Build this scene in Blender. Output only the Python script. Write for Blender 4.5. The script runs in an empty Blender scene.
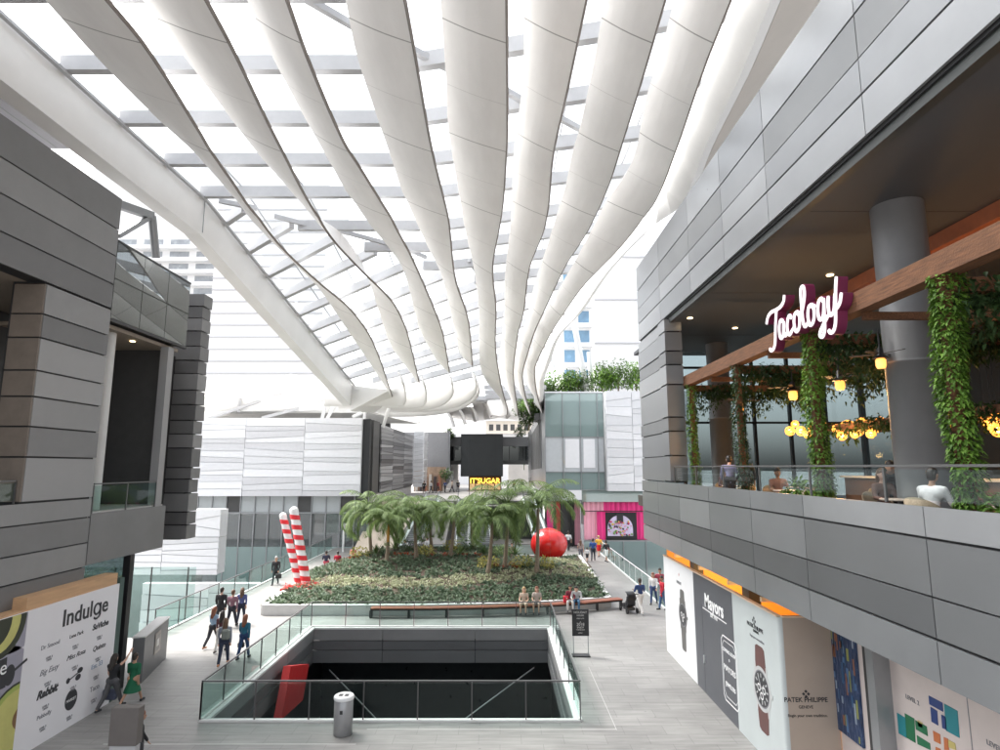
import bpy, math, random
from mathutils import Vector, Matrix
RND = random.Random(7)
C = bpy.context.scene.collection
PI = math.pi
# ------------------------------------------------------------------ camera model
EYE = 7.6
FPX = 600.0
PITCH = math.atan(92/600)
CP, SP = math.cos(PITCH), math.sin(PITCH)
CAM = Vector((0, 0, EYE))
def ray(px, py):
    u = (px-500)/FPX; v = (375-py)/FPX
    return Vector((u, CP-SP*v, SP+CP*v))
def onz(px, py, z=0.0):
    r = ray(px, py); return CAM + r*((z-EYE)/r.z)
def onx(px, py, x):
    r = ray(px, py); return CAM + r*(x/r.x)
def ony(px, py, y):
    r = ray(px, py); return CAM + r*(y/r.y)

# ------------------------------------------------------------------ materials
MATS = {}
def mat(name, col, rough=.5, metal=0.0, var=.06, scale=3.0, bump=0.0, bscale=40, emit=None, estr=0, coat=0, sheen=0, streak=None, spec=.5, trans=0):
    if name in MATS: return MATS[name]
    m = bpy.data.materials.new(name); m.use_nodes = True
    nt = m.node_tree; b = nt.nodes['Principled BSDF']
    b.inputs['Base Color'].default_value = (*col, 1)
    b.inputs['Roughness'].default_value = rough
    b.inputs['Metallic'].default_value = metal
    b.inputs['Specular IOR Level'].default_value = spec
    if coat: b.inputs['Coat Weight'].default_value = coat
    tc = nt.nodes.new('ShaderNodeTexCoord')
    if var:
        mp = nt.nodes.new('ShaderNodeMapping')
        if streak: mp.inputs['Scale'].default_value = streak
        n = nt.nodes.new('ShaderNodeTexNoise'); n.inputs['Scale'].default_value = scale; n.inputs['Detail'].default_value = 6
        n.inputs['Roughness'].default_value = .62
        r = nt.nodes.new('ShaderNodeMapRange')
        r.inputs['From Min'].default_value = .25; r.inputs['From Max'].default_value = .75
        r.inputs['To Min'].default_value = 1-var; r.inputs['To Max'].default_value = 1+var
        mx = nt.nodes.new('ShaderNodeMix'); mx.data_type = 'RGBA'; mx.blend_type = 'MULTIPLY'; mx.inputs[0].default_value = 1
        mx.inputs[6].default_value = (*col, 1)
        nt.links.new(tc.outputs['Object'], mp.inputs[0]); nt.links.new(mp.outputs[0], n.inputs['Vector'])
        nt.links.new(n.outputs['Fac'], r.inputs['Value']); nt.links.new(r.outputs[0], mx.inputs[7])
        nt.links.new(mx.outputs[2], b.inputs['Base Color'])
        r2 = nt.nodes.new('ShaderNodeMapRange'); r2.inputs['To Min'].default_value = max(0, rough-.1); r2.inputs['To Max'].default_value = min(1, rough+.12)
        nt.links.new(n.outputs['Fac'], r2.inputs['Value']); nt.links.new(r2.outputs[0], b.inputs['Roughness'])
    if bump:
        n2 = nt.nodes.new('ShaderNodeTexNoise'); n2.inputs['Scale'].default_value = bscale; n2.inputs['Detail'].default_value = 3
        bp = nt.nodes.new('ShaderNodeBump'); bp.inputs['Strength'].default_value = bump; bp.inputs['Distance'].default_value = .02
        nt.links.new(tc.outputs['Object'], n2.inputs['Vector']); nt.links.new(n2.outputs['Fac'], bp.inputs['Height']); nt.links.new(bp.outputs[0], b.inputs['Normal'])
    if emit:
        b.inputs['Emission Color'].default_value = (*emit, 1); b.inputs['Emission Strength'].default_value = estr
    if trans: b.inputs['Transmission Weight'].default_value = trans
    MATS[name] = m
    return m
def glass(name, tint, refl=.12, rough=.02, op=0.0, opcol=(.3, .35, .35)):
    """architectural glass: tinted transparency under a fresnel reflection"""
    if name in MATS: return MATS[name]
    m = bpy.data.materials.new(name); m.use_nodes = True; nt = m.node_tree
    for n in list(nt.nodes): nt.nodes.remove(n)
    out = nt.nodes.new('ShaderNodeOutputMaterial')
    t = nt.nodes.new('ShaderNodeBsdfTransparent'); t.inputs[0].default_value = (*tint, 1)
    g = nt.nodes.new('ShaderNodeBsdfGlossy'); g.inputs['Roughness'].default_value = rough; g.inputs[0].default_value = (.9, .95, .95, 1)
    lf = nt.nodes.new('ShaderNodeLayerWeight'); lf.inputs[0].default_value = .5
    lw = nt.nodes.new('ShaderNodeMath'); lw.operation = 'POWER'; lw.inputs[1].default_value = 5; nt.links.new(lf.outputs['Facing'], lw.inputs[0])
    ad = nt.nodes.new('ShaderNodeMath'); ad.operation = 'MULTIPLY_ADD'; ad.inputs[1].default_value = .9; ad.inputs[2].default_value = refl+.02; ad.use_clamp = True
    mx = nt.nodes.new('ShaderNodeMixShader')
    nt.links.new(lw.outputs[0], ad.inputs[0]); nt.links.new(ad.outputs[0], mx.inputs[0])
    src = t
    if op:
        d = nt.nodes.new('ShaderNodeBsdfDiffuse'); d.inputs[0].default_value = (*opcol, 1)
        m2 = nt.nodes.new('ShaderNodeMixShader'); m2.inputs[0].default_value = op
        nt.links.new(t.outputs[0], m2.inputs[1]); nt.links.new(d.outputs[0], m2.inputs[2]); src = m2
    nt.links.new(src.outputs[0], mx.inputs[1]); nt.links.new(g.outputs[0], mx.inputs[2])
    nt.links.new(mx.outputs[0], out.inputs[0])
    MATS[name] = m
    return m
def g3(v, b=0): return (v, v*(1+b*.5), v*(1+b))

M_BLADE = mat('blade_white', (.85, .83, .81), .6, var=.10, scale=.5, streak=(1.2, .35, 1.2), bump=.05, bscale=3)
M_LIP = mat('blade_lip', (.22, .19, .17), .5, var=.1)
M_GIRD = mat('girder_white', (.82, .81, .79), .45, var=.05, scale=.5)
M_PURL = mat('purlin_grey', (.42, .42, .43), .45, var=.05)
M_STEEL = mat('steel_grey', (.30, .31, .32), .4, .5, var=.06)
M_WHITEST = mat('white_steel', (.72, .72, .72), .35, var=.04)
M_P = [mat('panel_silver', (.235, .242, .252), .33, .4, var=.10, scale=.45), mat('panel_light', (.29, .297, .307), .32, .35, var=.09, scale=.45),
       mat('panel_mid', (.18, .185, .19), .38, .3, var=.05, scale=.7), mat('panel_dark', (.145, .148, .153), .4, .25, var=.06, scale=.7)]
M_LP = [mat('left_panel_a', (.235, .235, .237), .5, .1, var=.10, scale=.9), mat('left_panel_b', (.18, .18, .182), .5, .1, var=.10, scale=.9),
        mat('left_panel_c', (.145, .145, .147), .5, .1, var=.10, scale=.9), mat('left_panel_d', (.275, .275, .277), .5, .1, var=.05, scale=.9)]
M_WP = [mat('white_panel_a', (.80, .81, .83), .4, .1, var=.03), mat('white_panel_b', (.735, .745, .765), .4, .1, var=.04),
        mat('white_panel_c', (.69, .70, .72), .4, .1, var=.04)]
M_SP = [mat('stripe_a', (.30, .30, .31), .5, var=.08), mat('stripe_b', (.18, .18, .19), .5, var=.08), mat('stripe_c', (.42, .42, .43), .5, var=.06), mat('stripe_d', (.10, .10, .105), .5, var=.06)]
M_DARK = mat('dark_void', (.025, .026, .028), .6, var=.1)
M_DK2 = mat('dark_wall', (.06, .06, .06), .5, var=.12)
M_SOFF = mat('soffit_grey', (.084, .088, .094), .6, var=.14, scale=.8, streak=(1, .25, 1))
M_CONC = mat('concrete_pale', (.45, .44, .43), .7, var=.08, bump=.1)
M_CURB = mat('curb_stone', (.62, .61, .60), .6, var=.07, bump=.1)
M_BLACK = mat('black_metal', (.02, .02, .022), .4, var=.1)
M_CHAR = mat('charcoal_screen', (.035, .04, .043), .35, var=.08, scale=2)
M_RAIL = mat('rail_steel', (.12, .12, .12), .4, .4, var=.06)
M_WOOD = mat('reclaimed_wood', (.155, .068, .032), .8, var=.6, scale=5, bump=.4, bscale=30, streak=(6, .5, 6))
M_PLY = mat('plywood', (.50, .31, .17), .6, var=.15, scale=4, streak=(1, .3, 3))
M_BENCH = mat('bench_wood', (.25, .085, .05), .5, var=.25, scale=6, streak=(.3, 6, 6))
M_GL_ROOF = glass('roof_glass', (.95, .975, .985), .0)
M_GL_RAIL = glass('rail_glass', (.82, .90, .88), .0)
M_GL_WALL = glass('curtain_glass', (.34, .40, .41), .16)
M_GL_TEAL = glass('teal_glass', (.55, .68, .67), .12, op=.62, opcol=(.36, .46, .45))
M_GL_BAL = glass('balustrade_glass', (.86, .90, .90), .0)
M_GL_CLEAR = glass('clear_window', (.48, .53, .54), .03)
M_GL_DARK = glass('smoked_glass', (.25, .27, .28), .10, rough=.06, op=.45, opcol=(.16, .165, .17))
M_CREAM = mat('cream_panel', (.72, .66, .58), .5, var=.05)

# ------------------------------------------------------------------ mesh builder
class MB:
    def __init__(s): s.v = []; s.f = []; s.m = []; s.sm = []
    def add(s, vs, fs, mi=0, smooth=False):
        b = len(s.v); s.v += [tuple(v) for v in vs]
        for f in fs: s.f.append([b+i for i in f]); s.m.append(mi); s.sm.append(smooth)
        return s
    def box(s, x0, x1, y0, y1, z0, z1, mi=0):
        if x0 > x1: x0, x1 = x1, x0
        if y0 > y1: y0, y1 = y1, y0
        if z0 > z1: z0, z1 = z1, z0
        vs = [(x, y, z) for z in (z0, z1) for y in (y0, y1) for x in (x0, x1)]
        return s.add(vs, [(0, 2, 3, 1), (4, 5, 7, 6), (0, 1, 5, 4), (2, 6, 7, 3), (0, 4, 6, 2), (1, 3, 7, 5)], mi)
    def bevbox(s, x0, x1, y0, y1, z0, z1, mi=0, b=.02):
        # box with chamfered edges (24 verts)
        vs = []; c = ((x0+x1)/2, (y0+y1)/2, (z0+z1)/2); h = (abs(x1-x0)/2, abs(y1-y0)/2, abs(z1-z0)/2)
        import itertools
        idx = {}
        for sg in itertools.product((-1, 1), repeat=3):
            for ax in range(3):
                p = [c[k]+sg[k]*(h[k]-(0 if k == ax else b)) for k in range(3)]
                idx[(sg, ax)] = len(vs); vs.append(p)
        fs = []
        for ax in range(3):
            o = [k for k in range(3) if k != ax]
            for sd in (-1, 1):
                q = []
                for a, bb in ((-1, -1), (1, -1), (1, 1), (-1, 1)):
                    sg = [0, 0, 0]; sg[ax] = sd; sg[o[0]] = a; sg[o[1]] = bb; q.append(idx[(tuple(sg), ax)])
                fs.append(q)
            for a in (-1, 1):
                for bb in (-1, 1):
                    q = []
                    for e, kx in ((-1, o[0]), (1, o[0]), (1, o[1]), (-1, o[1])):
                        sg = [0, 0, 0]; sg[ax] = e; sg[o[0]] = a; sg[o[1]] = bb; q.append(idx[(tuple(sg), kx)])
                    fs.append(q)
        for sg in itertools.product((-1, 1), repeat=3): fs.append([idx[(sg, k)] for k in range(3)])
        return s.add(vs, fs, mi)
    def bar(s, p, q, w, h=None, mi=0, up=(0, 0, 1)):
        """rectangular bar from p to q, w across, h along up"""
        h = w if h is None else h
        p = Vector(p); q = Vector(q); d = (q-p).normalized(); up = Vector(up)
        if abs(d.dot(up)) > .98: up = Vector((0, 1, 0)) if abs(d.y) < .9 else Vector((1, 0, 0))
        a = d.cross(up).normalized(); b = a.cross(d).normalized()
        vs = [o+a*i*w/2+b*j*h/2 for o in (p, q) for j in (-1, 1) for i in (-1, 1)]
        return s.add(vs, [(0, 2, 3, 1), (4, 5, 7, 6), (0, 1, 5, 4), (2, 6, 7, 3), (0, 4, 6, 2), (1, 3, 7, 5)], mi)
    def tube(s, pts, rad, n=8, mi=0, cap=True, flat=1.0):
        pts = [Vector(p) for p in pts]
        if not hasattr(rad, '__len__'): rad = [rad]*len(pts)
        vs = []; prev = None
        for i, p in enumerate(pts):
            d = (pts[min(i+1, len(pts)-1)]-pts[max(i-1, 0)]).normalized()
            if prev is None:
                r = Vector((0, 0, 1)) if abs(d.z) < .9 else Vector((1, 0, 0))
            else: r = prev
            a = (r-d*r.dot(d)).normalized(); prev = a; b = d.cross(a)
            for k in range(n):
                t = 2*PI*k/n; vs.append(p+a*math.cos(t)*rad[i]*flat+b*math.sin(t)*rad[i])
        fs = []
        for i in range(len(pts)-1):
            for k in range(n):
                fs.append((i*n+k, i*n+(k+1) % n, (i+1)*n+(k+1) % n, (i+1)*n+k))
        s.add(vs, fs, mi, True)
        if cap: 
            s.add(vs[:n], [tuple(range(n))[::-1]], mi); s.add(vs[-n:], [tuple(range(n))], mi)
        return s
    def prism(s, poly, axis, a0, a1, mi=0):
        """poly of 2-D points; axis 'x': (y,z), 'y': (x,z), 'z': (x,y)"""
        def P(p, a):
            return (a, p[0], p[1]) if axis == 'x' else ((p[0], a, p[1]) if axis == 'y' else (p[0], p[1], a))
        n = len(poly); vs = [P(p, a0) for p in poly]+[P(p, a1) for p in poly]
        fs = [tuple(range(n))[::-1], tuple(range(n, 2*n))]+[(i, (i+1) % n, n+(i+1) % n, n+i) for i in range(n)]
        return s.add(vs, fs, mi)
    def sphere(s, c, r, mi=0, nu=12, nv=8, sc=(1, 1, 1)):
        vs = []
        for j in range(nv+1):
            th = PI*j/nv
            for i in range(nu):
                ph = 2*PI*i/nu
                vs.append((c[0]+r*sc[0]*math.sin(th)*math.cos(ph), c[1]+r*sc[1]*math.sin(th)*math.sin(ph), c[2]+r*sc[2]*math.cos(th)))
        fs = [(j*nu+i, (j+1)*nu+i, (j+1)*nu+(i+1) % nu, j*nu+(i+1) % nu) for j in range(nv) for i in range(nu)]
        return s.add(vs, fs, mi, True)
    def lathe(s, c, prof, n=20, mi=0):
        """prof: (r, z)"""
        vs = [(c[0]+r*math.cos(2*PI*i/n), c[1]+r*math.sin(2*PI*i/n), c[2]+z) for r, z in prof for i in range(n)]
        fs = [(j*n+i, j*n+(i+1) % n, (j+1)*n+(i+1) % n, (j+1)*n+i) for j in range(len(prof)-1) for i in range(n)]
        s.add(vs, fs, mi, True)
        s.add(vs[:n], [tuple(range(n))[::-1]], mi); s.add(vs[-n:], [tuple(range(n))], mi)
        return s
    def build(s, name, mats, parent=None, local=True):
        me = bpy.data.meshes.new(name)
        off = Vector((0, 0, 0))
        if parent is not None and local: off = world_loc(parent)
        me.from_pydata([Vector(v)-off for v in s.v] if off.length else s.v, [], s.f)
        if not isinstance(mats, (list, tuple)): mats = [mats]
        for m in mats: me.materials.append(m)
        me.polygons.foreach_set('material_index', s.m)
        me.polygons.foreach_set('use_smooth', s.sm)
        me.update()
        o = bpy.data.objects.new(name, me); C.objects.link(o)
        if parent is not None: o.parent = parent
        return o
def world_loc(o):
    v = Vector(o.location)
    while o.parent is not None: o = o.parent; v += Vector(o.location)
    return v
def tag(o, label=None, cat=None, group=None, kind=None):
    if label: o['label'] = label
    if cat: o['category'] = cat
    if group: o['group'] = group
    if kind: o['kind'] = kind
    return o
def thing(name, label, cat, loc=(0, 0, 0), group=None, rz=0):
    o = bpy.data.objects.new(name, None); C.objects.link(o); o.location = loc; o.rotation_euler = (0, 0, rz)
    o.empty_display_size = .2
    return tag(o, label, cat, group)
def copy_tree(o, parent=None):
    c = o.copy(); C.objects.link(c); c.parent = parent
    for ch in list(o.children): copy_tree(ch, c)
    return c
def text_obj(body, size, origin, xdir, up, depth, m, name, parent, align='LEFT', bold=0.0, sx=1.0, shear=0):
    cu = bpy.data.curves.new('txt', 'FONT'); cu.body = body; cu.size = size; cu.extrude = depth; cu.align_x = align; cu.offset = bold
    cu.resolution_u = 3; cu.shear = shear; cu.space_line = .9
    o = bpy.data.objects.new('txt', cu); C.objects.link(o)
    dg = bpy.context.evaluated_depsgraph_get()
    me = bpy.data.meshes.new_from_object(o.evaluated_get(dg))
    bpy.data.objects.remove(o); bpy.data.curves.remove(cu)
    x = Vector(xdir).normalized(); z = Vector(up).normalized(); n = x.cross(z)
    mt = Matrix((x*sx, z, n)).transposed().to_4x4(); mt.translation = Vector(origin)
    me.transform(mt); me.materials.clear(); me.materials.append(m)
    if parent is not None: me.transform(Matrix.Translation(-world_loc(parent)))
    r = bpy.data.objects.new(name, me); C.objects.link(r)
    if parent is not None: r.parent = parent
    return r
def lerp(a, b, t): return a+(b-a)*t
def interp(xs, ys, x):
    """smooth (finite-difference cubic) interpolation, linear outside"""
    n = len(xs)
    if x <= xs[0]: return ys[0]+(ys[1]-ys[0])/(xs[1]-xs[0])*(x-xs[0])
    if x >= xs[-1]: return ys[-1]+(ys[-1]-ys[-2])/(xs[-1]-xs[-2])*(x-xs[-1])
    for i in range(n-1):
        if xs[i] <= x <= xs[i+1]: break
    h = xs[i+1]-xs[i]
    def sl(k):
        if k == 0: return (ys[1]-ys[0])/(xs[1]-xs[0])
        if k == n-1: return (ys[-1]-ys[-2])/(xs[-1]-xs[-2])
        return (ys[k+1]-ys[k-1])/(xs[k+1]-xs[k-1])
    t = (x-xs[i])/h; m0 = sl(i)*h; m1 = sl(i+1)*h
    return (2*t**3-3*t*t+1)*ys[i]+(t**3-2*t*t+t)*m0+(-2*t**3+3*t*t)*ys[i+1]+(t**3-t*t)*m1

# ------------------------------------------------------------------ ground
def floor_mat():
    m = bpy.data.materials.new('stone_paving'); m.use_nodes = True; nt = m.node_tree; b = nt.nodes['Principled BSDF']
    tc = nt.nodes.new('ShaderNodeTexCoord')
    br = nt.nodes.new('ShaderNodeTexBrick'); br.inputs['Scale'].default_value = 1.0
    br.inputs['Brick Width'].default_value = 1.2; br.inputs['Row Height'].default_value = .6
    br.inputs['Mortar Size'].default_value = .008; br.inputs['Color1'].default_value = (.295, .287, .276, 1); br.inputs['Color2'].default_value = (.265, .257, .247, 1)
    br.inputs['Mortar'].default_value = (.195, .19, .183, 1)
    nt.links.new(tc.outputs['Object'], br.inputs['Vector'])
    mp = nt.nodes.new('ShaderNodeMapping'); mp.inputs['Scale'].default_value = (.45, 4.2, 1)
    n = nt.nodes.new('ShaderNodeTexNoise'); n.inputs['Scale'].default_value = 1.4; n.inputs['Detail'].default_value = 8; n.inputs['Roughness'].default_value = .65
    nt.links.new(tc.outputs['Object'], mp.inputs[0]); nt.links.new(mp.outputs[0], n.inputs['Vector'])
    r = nt.nodes.new('ShaderNodeMapRange'); r.inputs['From Min'].default_value = .3; r.inputs['From Max'].default_value = .7; r.inputs['To Min'].default_value = .66; r.inputs['To Max'].default_value = 1.16
    nt.links.new(n.outputs['Fac'], r.inputs['Value'])
    mx = nt.nodes.new('ShaderNodeMix'); mx.data_type = 'RGBA'; mx.blend_type = 'MULTIPLY'; mx.inputs[0].default_value = 1
    nt.links.new(br.outputs['Color'], mx.inputs[6]); nt.links.new(r.outputs[0], mx.inputs[7])
    # broad worn routes and small dark spots
    n3 = nt.nodes.new('ShaderNodeTexNoise'); n3.inputs['Scale'].default_value = .22; n3.inputs['Detail'].default_value = 5; nt.links.new(tc.outputs['Object'], n3.inputs['Vector'])
    r3 = nt.nodes.new('ShaderNodeMapRange'); r3.inputs['From Min'].default_value = .35; r3.inputs['From Max'].default_value = .65; r3.inputs['To Min'].default_value = .82; r3.inputs['To Max'].default_value = 1.1; nt.links.new(n3.outputs['Fac'], r3.inputs['Value'])
    v = nt.nodes.new('ShaderNodeTexVoronoi'); v.inputs['Scale'].default_value = 1.6; nt.links.new(tc.outputs['Object'], v.inputs['Vector'])
    r4 = nt.nodes.new('ShaderNodeMapRange'); r4.inputs['From Min'].default_value = .03; r4.inputs['From Max'].default_value = .055; r4.inputs['To Min'].default_value = .62; r4.inputs['To Max'].default_value = 1.0; nt.links.new(v.outputs['Distance'], r4.inputs['Value'])
    mm = nt.nodes.new('ShaderNodeMath'); mm.operation = 'MULTIPLY'; nt.links.new(r3.outputs[0], mm.inputs[0]); nt.links.new(r4.outputs[0], mm.inputs[1])
    mx2 = nt.nodes.new('ShaderNodeMix'); mx2.data_type = 'RGBA'; mx2.blend_type = 'MULTIPLY'; mx2.inputs[0].default_value = 1
    nt.links.new(mx.outputs[2], mx2.inputs[6]); nt.links.new(mm.outputs[0], mx2.inputs[7]); nt.links.new(mx2.outputs[2], b.inputs['Base Color'])
    r2 = nt.nodes.new('ShaderNodeMapRange'); r2.inputs['To Min'].default_value = .3; r2.inputs['To Max'].default_value = .7
    nt.links.new(n.outputs['Fac'], r2.inputs['Value']); nt.links.new(r2.outputs[0], b.inputs['Roughness'])
    return m
M_FLOOR = floor_mat()
HX0, HX1, HY0, HY1 = -8.95, 2.35, 19.6, 30.2      # opening in the plaza
PLX, PRX = -15.7, 9.0                               # plaza edges
g = MB().box(-900, 900, -200, 2500, -6.3, -6.0).build('ground', mat('lower_ground', (.32, .31, .30), .8, var=.15, scale=.2)); tag(g, kind='structure')
p = MB()
p.box(-40, HX0, -12, 28.5, -.5, 0); p.box(HX1, 30, -12, 33.8, -.5, 0); p.box(HX0, HX1, -12, HY0, -.5, 0)
p.box(HX0, HX1, HY1, 33.8, -.5, 0); p.box(PLX, HX0, 28.5, 33.8, -.5, 0); p.box(PLX, PRX, 33.8, 66, -.5, 0)
tag(p.build('plaza', M_FLOOR), kind='structure')
t = MB().box(-14, 5, 66, 140, 3.5, 4.0)
tag(t.build('terrace', M_FLOOR), kind='structure')
t = MB().prism([(54.5, 0), (66, 4.0), (66, 3.4), (56, 0)], 'x', -13.1, -8.6)
tag(t.build('ramp', mat('ramp_stone', (.50, .43, .35), .6, var=.08)), kind='structure')
# pale inlaid joint strips in the paving near the opening
t = MB(); a = onz(165, 735); b = onz(345, 733)
t.box(-11.0, -4.0, 17.97, 18.03, 0, .004); t.box(-3.9, 3.4, 18.93, 18.97, 0, .004); t.box(3.4, 3.42, 18.9, 24.5, 0, .004)
tag(t.build('paving_inlay', mat('inlay_pale', (.43, .42, .41), .5)), kind='structure')

# ------------------------------------------------------------------ the canopy
def roof(Y):
    ks = [(-50, 19.6), (25.9, 19.6), (54.5, 15.02), (62, 14.5), (80, 16.4), (110, 17.4), (160, 17.4)]
    for (a, za), (b, zb) in zip(ks, ks[1:]):
        if a <= Y <= b: return lerp(za, zb, (Y-a)/(b-a))
    return ks[-1][1]
def onroof(px, py, drop=0.0):
    r = ray(px, py); lo = 3.0; f = lambda t: EYE+r.z*t-(roof(r.y*t)-drop)
    t = lo
    while t < 140 and f(t) < 0: t += .5
    a, b = t-.5, t
    for _ in range(30):
        m = (a+b)/2
        if f(m) < 0: a = m
        else: b = m
    return CAM+r*b
canopy = thing('glass_canopy', 'sweeping white ribbed glass canopy spanning high over the open plaza', 'canopy', (0, 0, 19.6))
BL = [ # (upper edge pixels, lower edge pixels)
 ([(47,0),(96,55),(152,112),(193,150),(213,172),(249,216),(283,251),(300,268),(316,284),(330,303),(348,330),(364,354),(390,391)],
  [(103,0),(144.5,50),(200,137),(207.5,150),(230,182),(252.6,213.8),(281,249),(316,282),(319,284.5),(350,311),(373,344),(392,392)]),
 ([(144,0),(180,49),(197.6,72.6),(224,108),(257,151),(283,181),(310,212),(336,229),(352,248),(366,272),(378,308),(392,347),(415,377)],
  [(203,0),(230.6,50.6),(277,145),(279,150),(321,225),(356,266.6),(384.6,295),(395,308),(406.4,333),(419,380)]),
 ([(248,0),(268,46),(299,105.6),(331,163),(349,194),(371,225),(382,238),(402,266.6),(413,304),(420,330),(440,366)],
  [(284.5,0),(307.6,64),(343,145),(356,165),(393,225),(410.6,258),(432.6,308),(441,330),(445.6,350),(449,370)]),
 ([(346,0),(356,50.6),(371.4,99),(391,156),(404,194),(426,242),(441,273),(450,310),(459,350),(463,362)],
  [(403,0),(413,53),(427,132),(434,165),(448,222.6),(454.6,280),(465.6,313),(469,330),(472,364)]),
 ([(440.5,0),(446,77),(448,123),(453.5,161),(463.4,220),(474.4,271),(479,313),(479,344),(482,372)],
  [(505.4,0),(506.5,114),(506,150),(501,216),(492,269),(495.3,308),(495,347),(499,374)]),
 ([(524,0),(523,75),(514,150),(511,216),(505,273),(504,313),(501,344),(499,370)],
  [(586,0),(566,94.6),(552.5,156.6),(545,225),(529,269),(523,313),(517,336),(513,372)]),
 ([(604,0),(594,59),(580,125),(572.6,150),(564,190),(550.6,233.6),(535,282),(526,319),(516,345),(511,370)],
  [(665,0),(642,79),(620,150),(608,187),(590,227),(564,269),(543,313),(535,330),(528,350),(522,374)]),
 ([(673.5,0),(662.5,44),(646,97),(632,160),(605.6,200.6),(581,249),(557,291),(541,318),(530,343),(522,368)],
  [(731,0),(704,68),(674,155),(652,207),(623,244.6),(583.6,286),(566,310),(546,341.6),(534,370)]),
]
FARX = {3: None, 4: [(62, .2), (80, -1.5), (112, -3.0)], 5: [(62, 1.3), (80, 1.0), (112, -.6)], 6: [(62, 2.6), (80, 3.4), (112, 2)], 7: [(62, 3.9), (80, 5.6), (112, 4.6)]}
def ribbon(Ys, fx, fd, th=.08, seg=5, bulge=.045):
    """list of sections; fx(Y)->(Xu,Xl), fd(Y)->drop"""
    body = MB(); lip = MB(); vs = []; lp = []
    for Y in Ys:
        xu, xl = fx(Y); z = roof(Y)-.05; d = fd(Y)
        u = Vector((xu, Y, z)); l = Vector((xl, Y, z+.05-d))
        w = l-u; n = Vector((w.z, 0, -w.x)).normalized()
        if n.z > 0: n = -n
        sec = []
        for k in range(seg+1):
            t = k/seg; sec.append(u+w*t+n*(bulge*math.sin(PI*t)))
        sec2 = [q-n*th for q in reversed(sec)]
        vs += sec+sec2
        e = w.normalized()
        lp += [l+n*(.012), l+e*.035+n*.012, l+e*.035-n*(th+.012), l-n*(th+.012)]
    m = 2*(seg+1); fs = []
    for i in range(len(Ys)-1):
        for k in range(m): fs.append((i*m+k, i*m+(k+1) % m, (i+1)*m+(k+1) % m, (i+1)*m+k))
    body.add(vs, fs, 0, False); body.add(vs[:m], [tuple(range(m))]); body.add(vs[-m:], [tuple(range(m))[::-1]])
    fs = []
    for i in range(len(Ys)-1):
        for k in range(4): fs.append((i*4+k, i*4+(k+1) % 4, (i+1)*4+(k+1) % 4, (i+1)*4+k))
    lip.add(lp, fs)
    return body, lip
def blade_mat():
    m = M_BLADE.copy(); m.name = 'blade_panels'; nt = m.node_tree; b = nt.nodes['Principled BSDF']
    tc = nt.nodes.new('ShaderNodeTexCoord'); sp = nt.nodes.new('ShaderNodeSeparateXYZ'); nt.links.new(tc.outputs['Object'], sp.inputs[0])
    outs = []
    for per, wd, off in ((5.6, .045, 2.3), (2.8, .02, 2.3)):
        a = nt.nodes.new('ShaderNodeMath'); a.operation = 'ADD'; a.inputs[1].default_value = off; nt.links.new(sp.outputs['Y'], a.inputs[0])
        q = nt.nodes.new('ShaderNodeMath'); q.operation = 'PINGPONG'; q.inputs[1].default_value = per/2; nt.links.new(a.outputs[0], q.inputs[0])
        l = nt.nodes.new('ShaderNodeMath'); l.operation = 'LESS_THAN'; l.inputs[1].default_value = wd/2; nt.links.new(q.outputs[0], l.inputs[0])
        s = nt.nodes.new('ShaderNodeMath'); s.operation = 'MULTIPLY'; s.inputs[1].default_value = (.65 if per > 5 else .35); nt.links.new(l.outputs[0], s.inputs[0])
        outs.append(s)
    mxx = nt.nodes.new('ShaderNodeMath'); mxx.operation = 'MAXIMUM'; nt.links.new(outs[0].outputs[0], mxx.inputs[0]); nt.links.new(outs[1].outputs[0], mxx.inputs[1])
    old = b.inputs['Base Color'].links[0].from_socket
    mx = nt.nodes.new('ShaderNodeMix'); mx.data_type = 'RGBA'; nt.links.new(mxx.outputs[0], mx.inputs[0]); nt.links.new(old, mx.inputs[6]); mx.inputs[7].default_value = (.12, .10, .09, 1)
    nt.links.new(mx.outputs[2], b.inputs['Base Color'])
    return m
M_BLADES = blade_mat()
DROP = lambda Y: .8 if Y < 40 else min(1.9, .8+(Y-40)*.035)
for bi, (U, L) in enumerate(BL):
    PU = sorted([(lambda q: (q.y, q.x))(onroof(*p, 0)) for p in U]); PLw = sorted([(lambda q: (q.y, q.x))(onroof(p[0], p[1], .85)) for p in L])
    end = min(PU[-1][0], PLw[-1][0])
    far = FARX.get(bi)
    if far:
        PU = [p for p in PU if p[0] < 51]; PLw = [p for p in PLw if p[0] < 51]
        for (Y, X) in far: PU.append((Y, X-.15)); PLw.append((Y, X+.5))
        end = 92
    def mono(P):
        o = [P[0]]
        for p in P[1:]:
            if p[0]-o[-1][0] > .6: o.append(p)
        return o
    PU = mono(PU); PLw = mono(PLw)
    ux, uy = [p[0] for p in PU], [p[1] for p in PU]; lx, ly = [p[0] for p in PLw], [p[1] for p in PLw]
    Ys = []; y = 4.0
    while y < end: Ys.append(y); y += .5 if y < 60 else 1.2
    Ys.append(end)
    body, lip = ribbon(Ys, lambda Y: (interp(ux, uy, Y), interp(lx, ly, Y)), DROP)
    o = body.build('blade', M_BLADES, canopy); lip.build('edge_trim', M_LIP, o)
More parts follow.
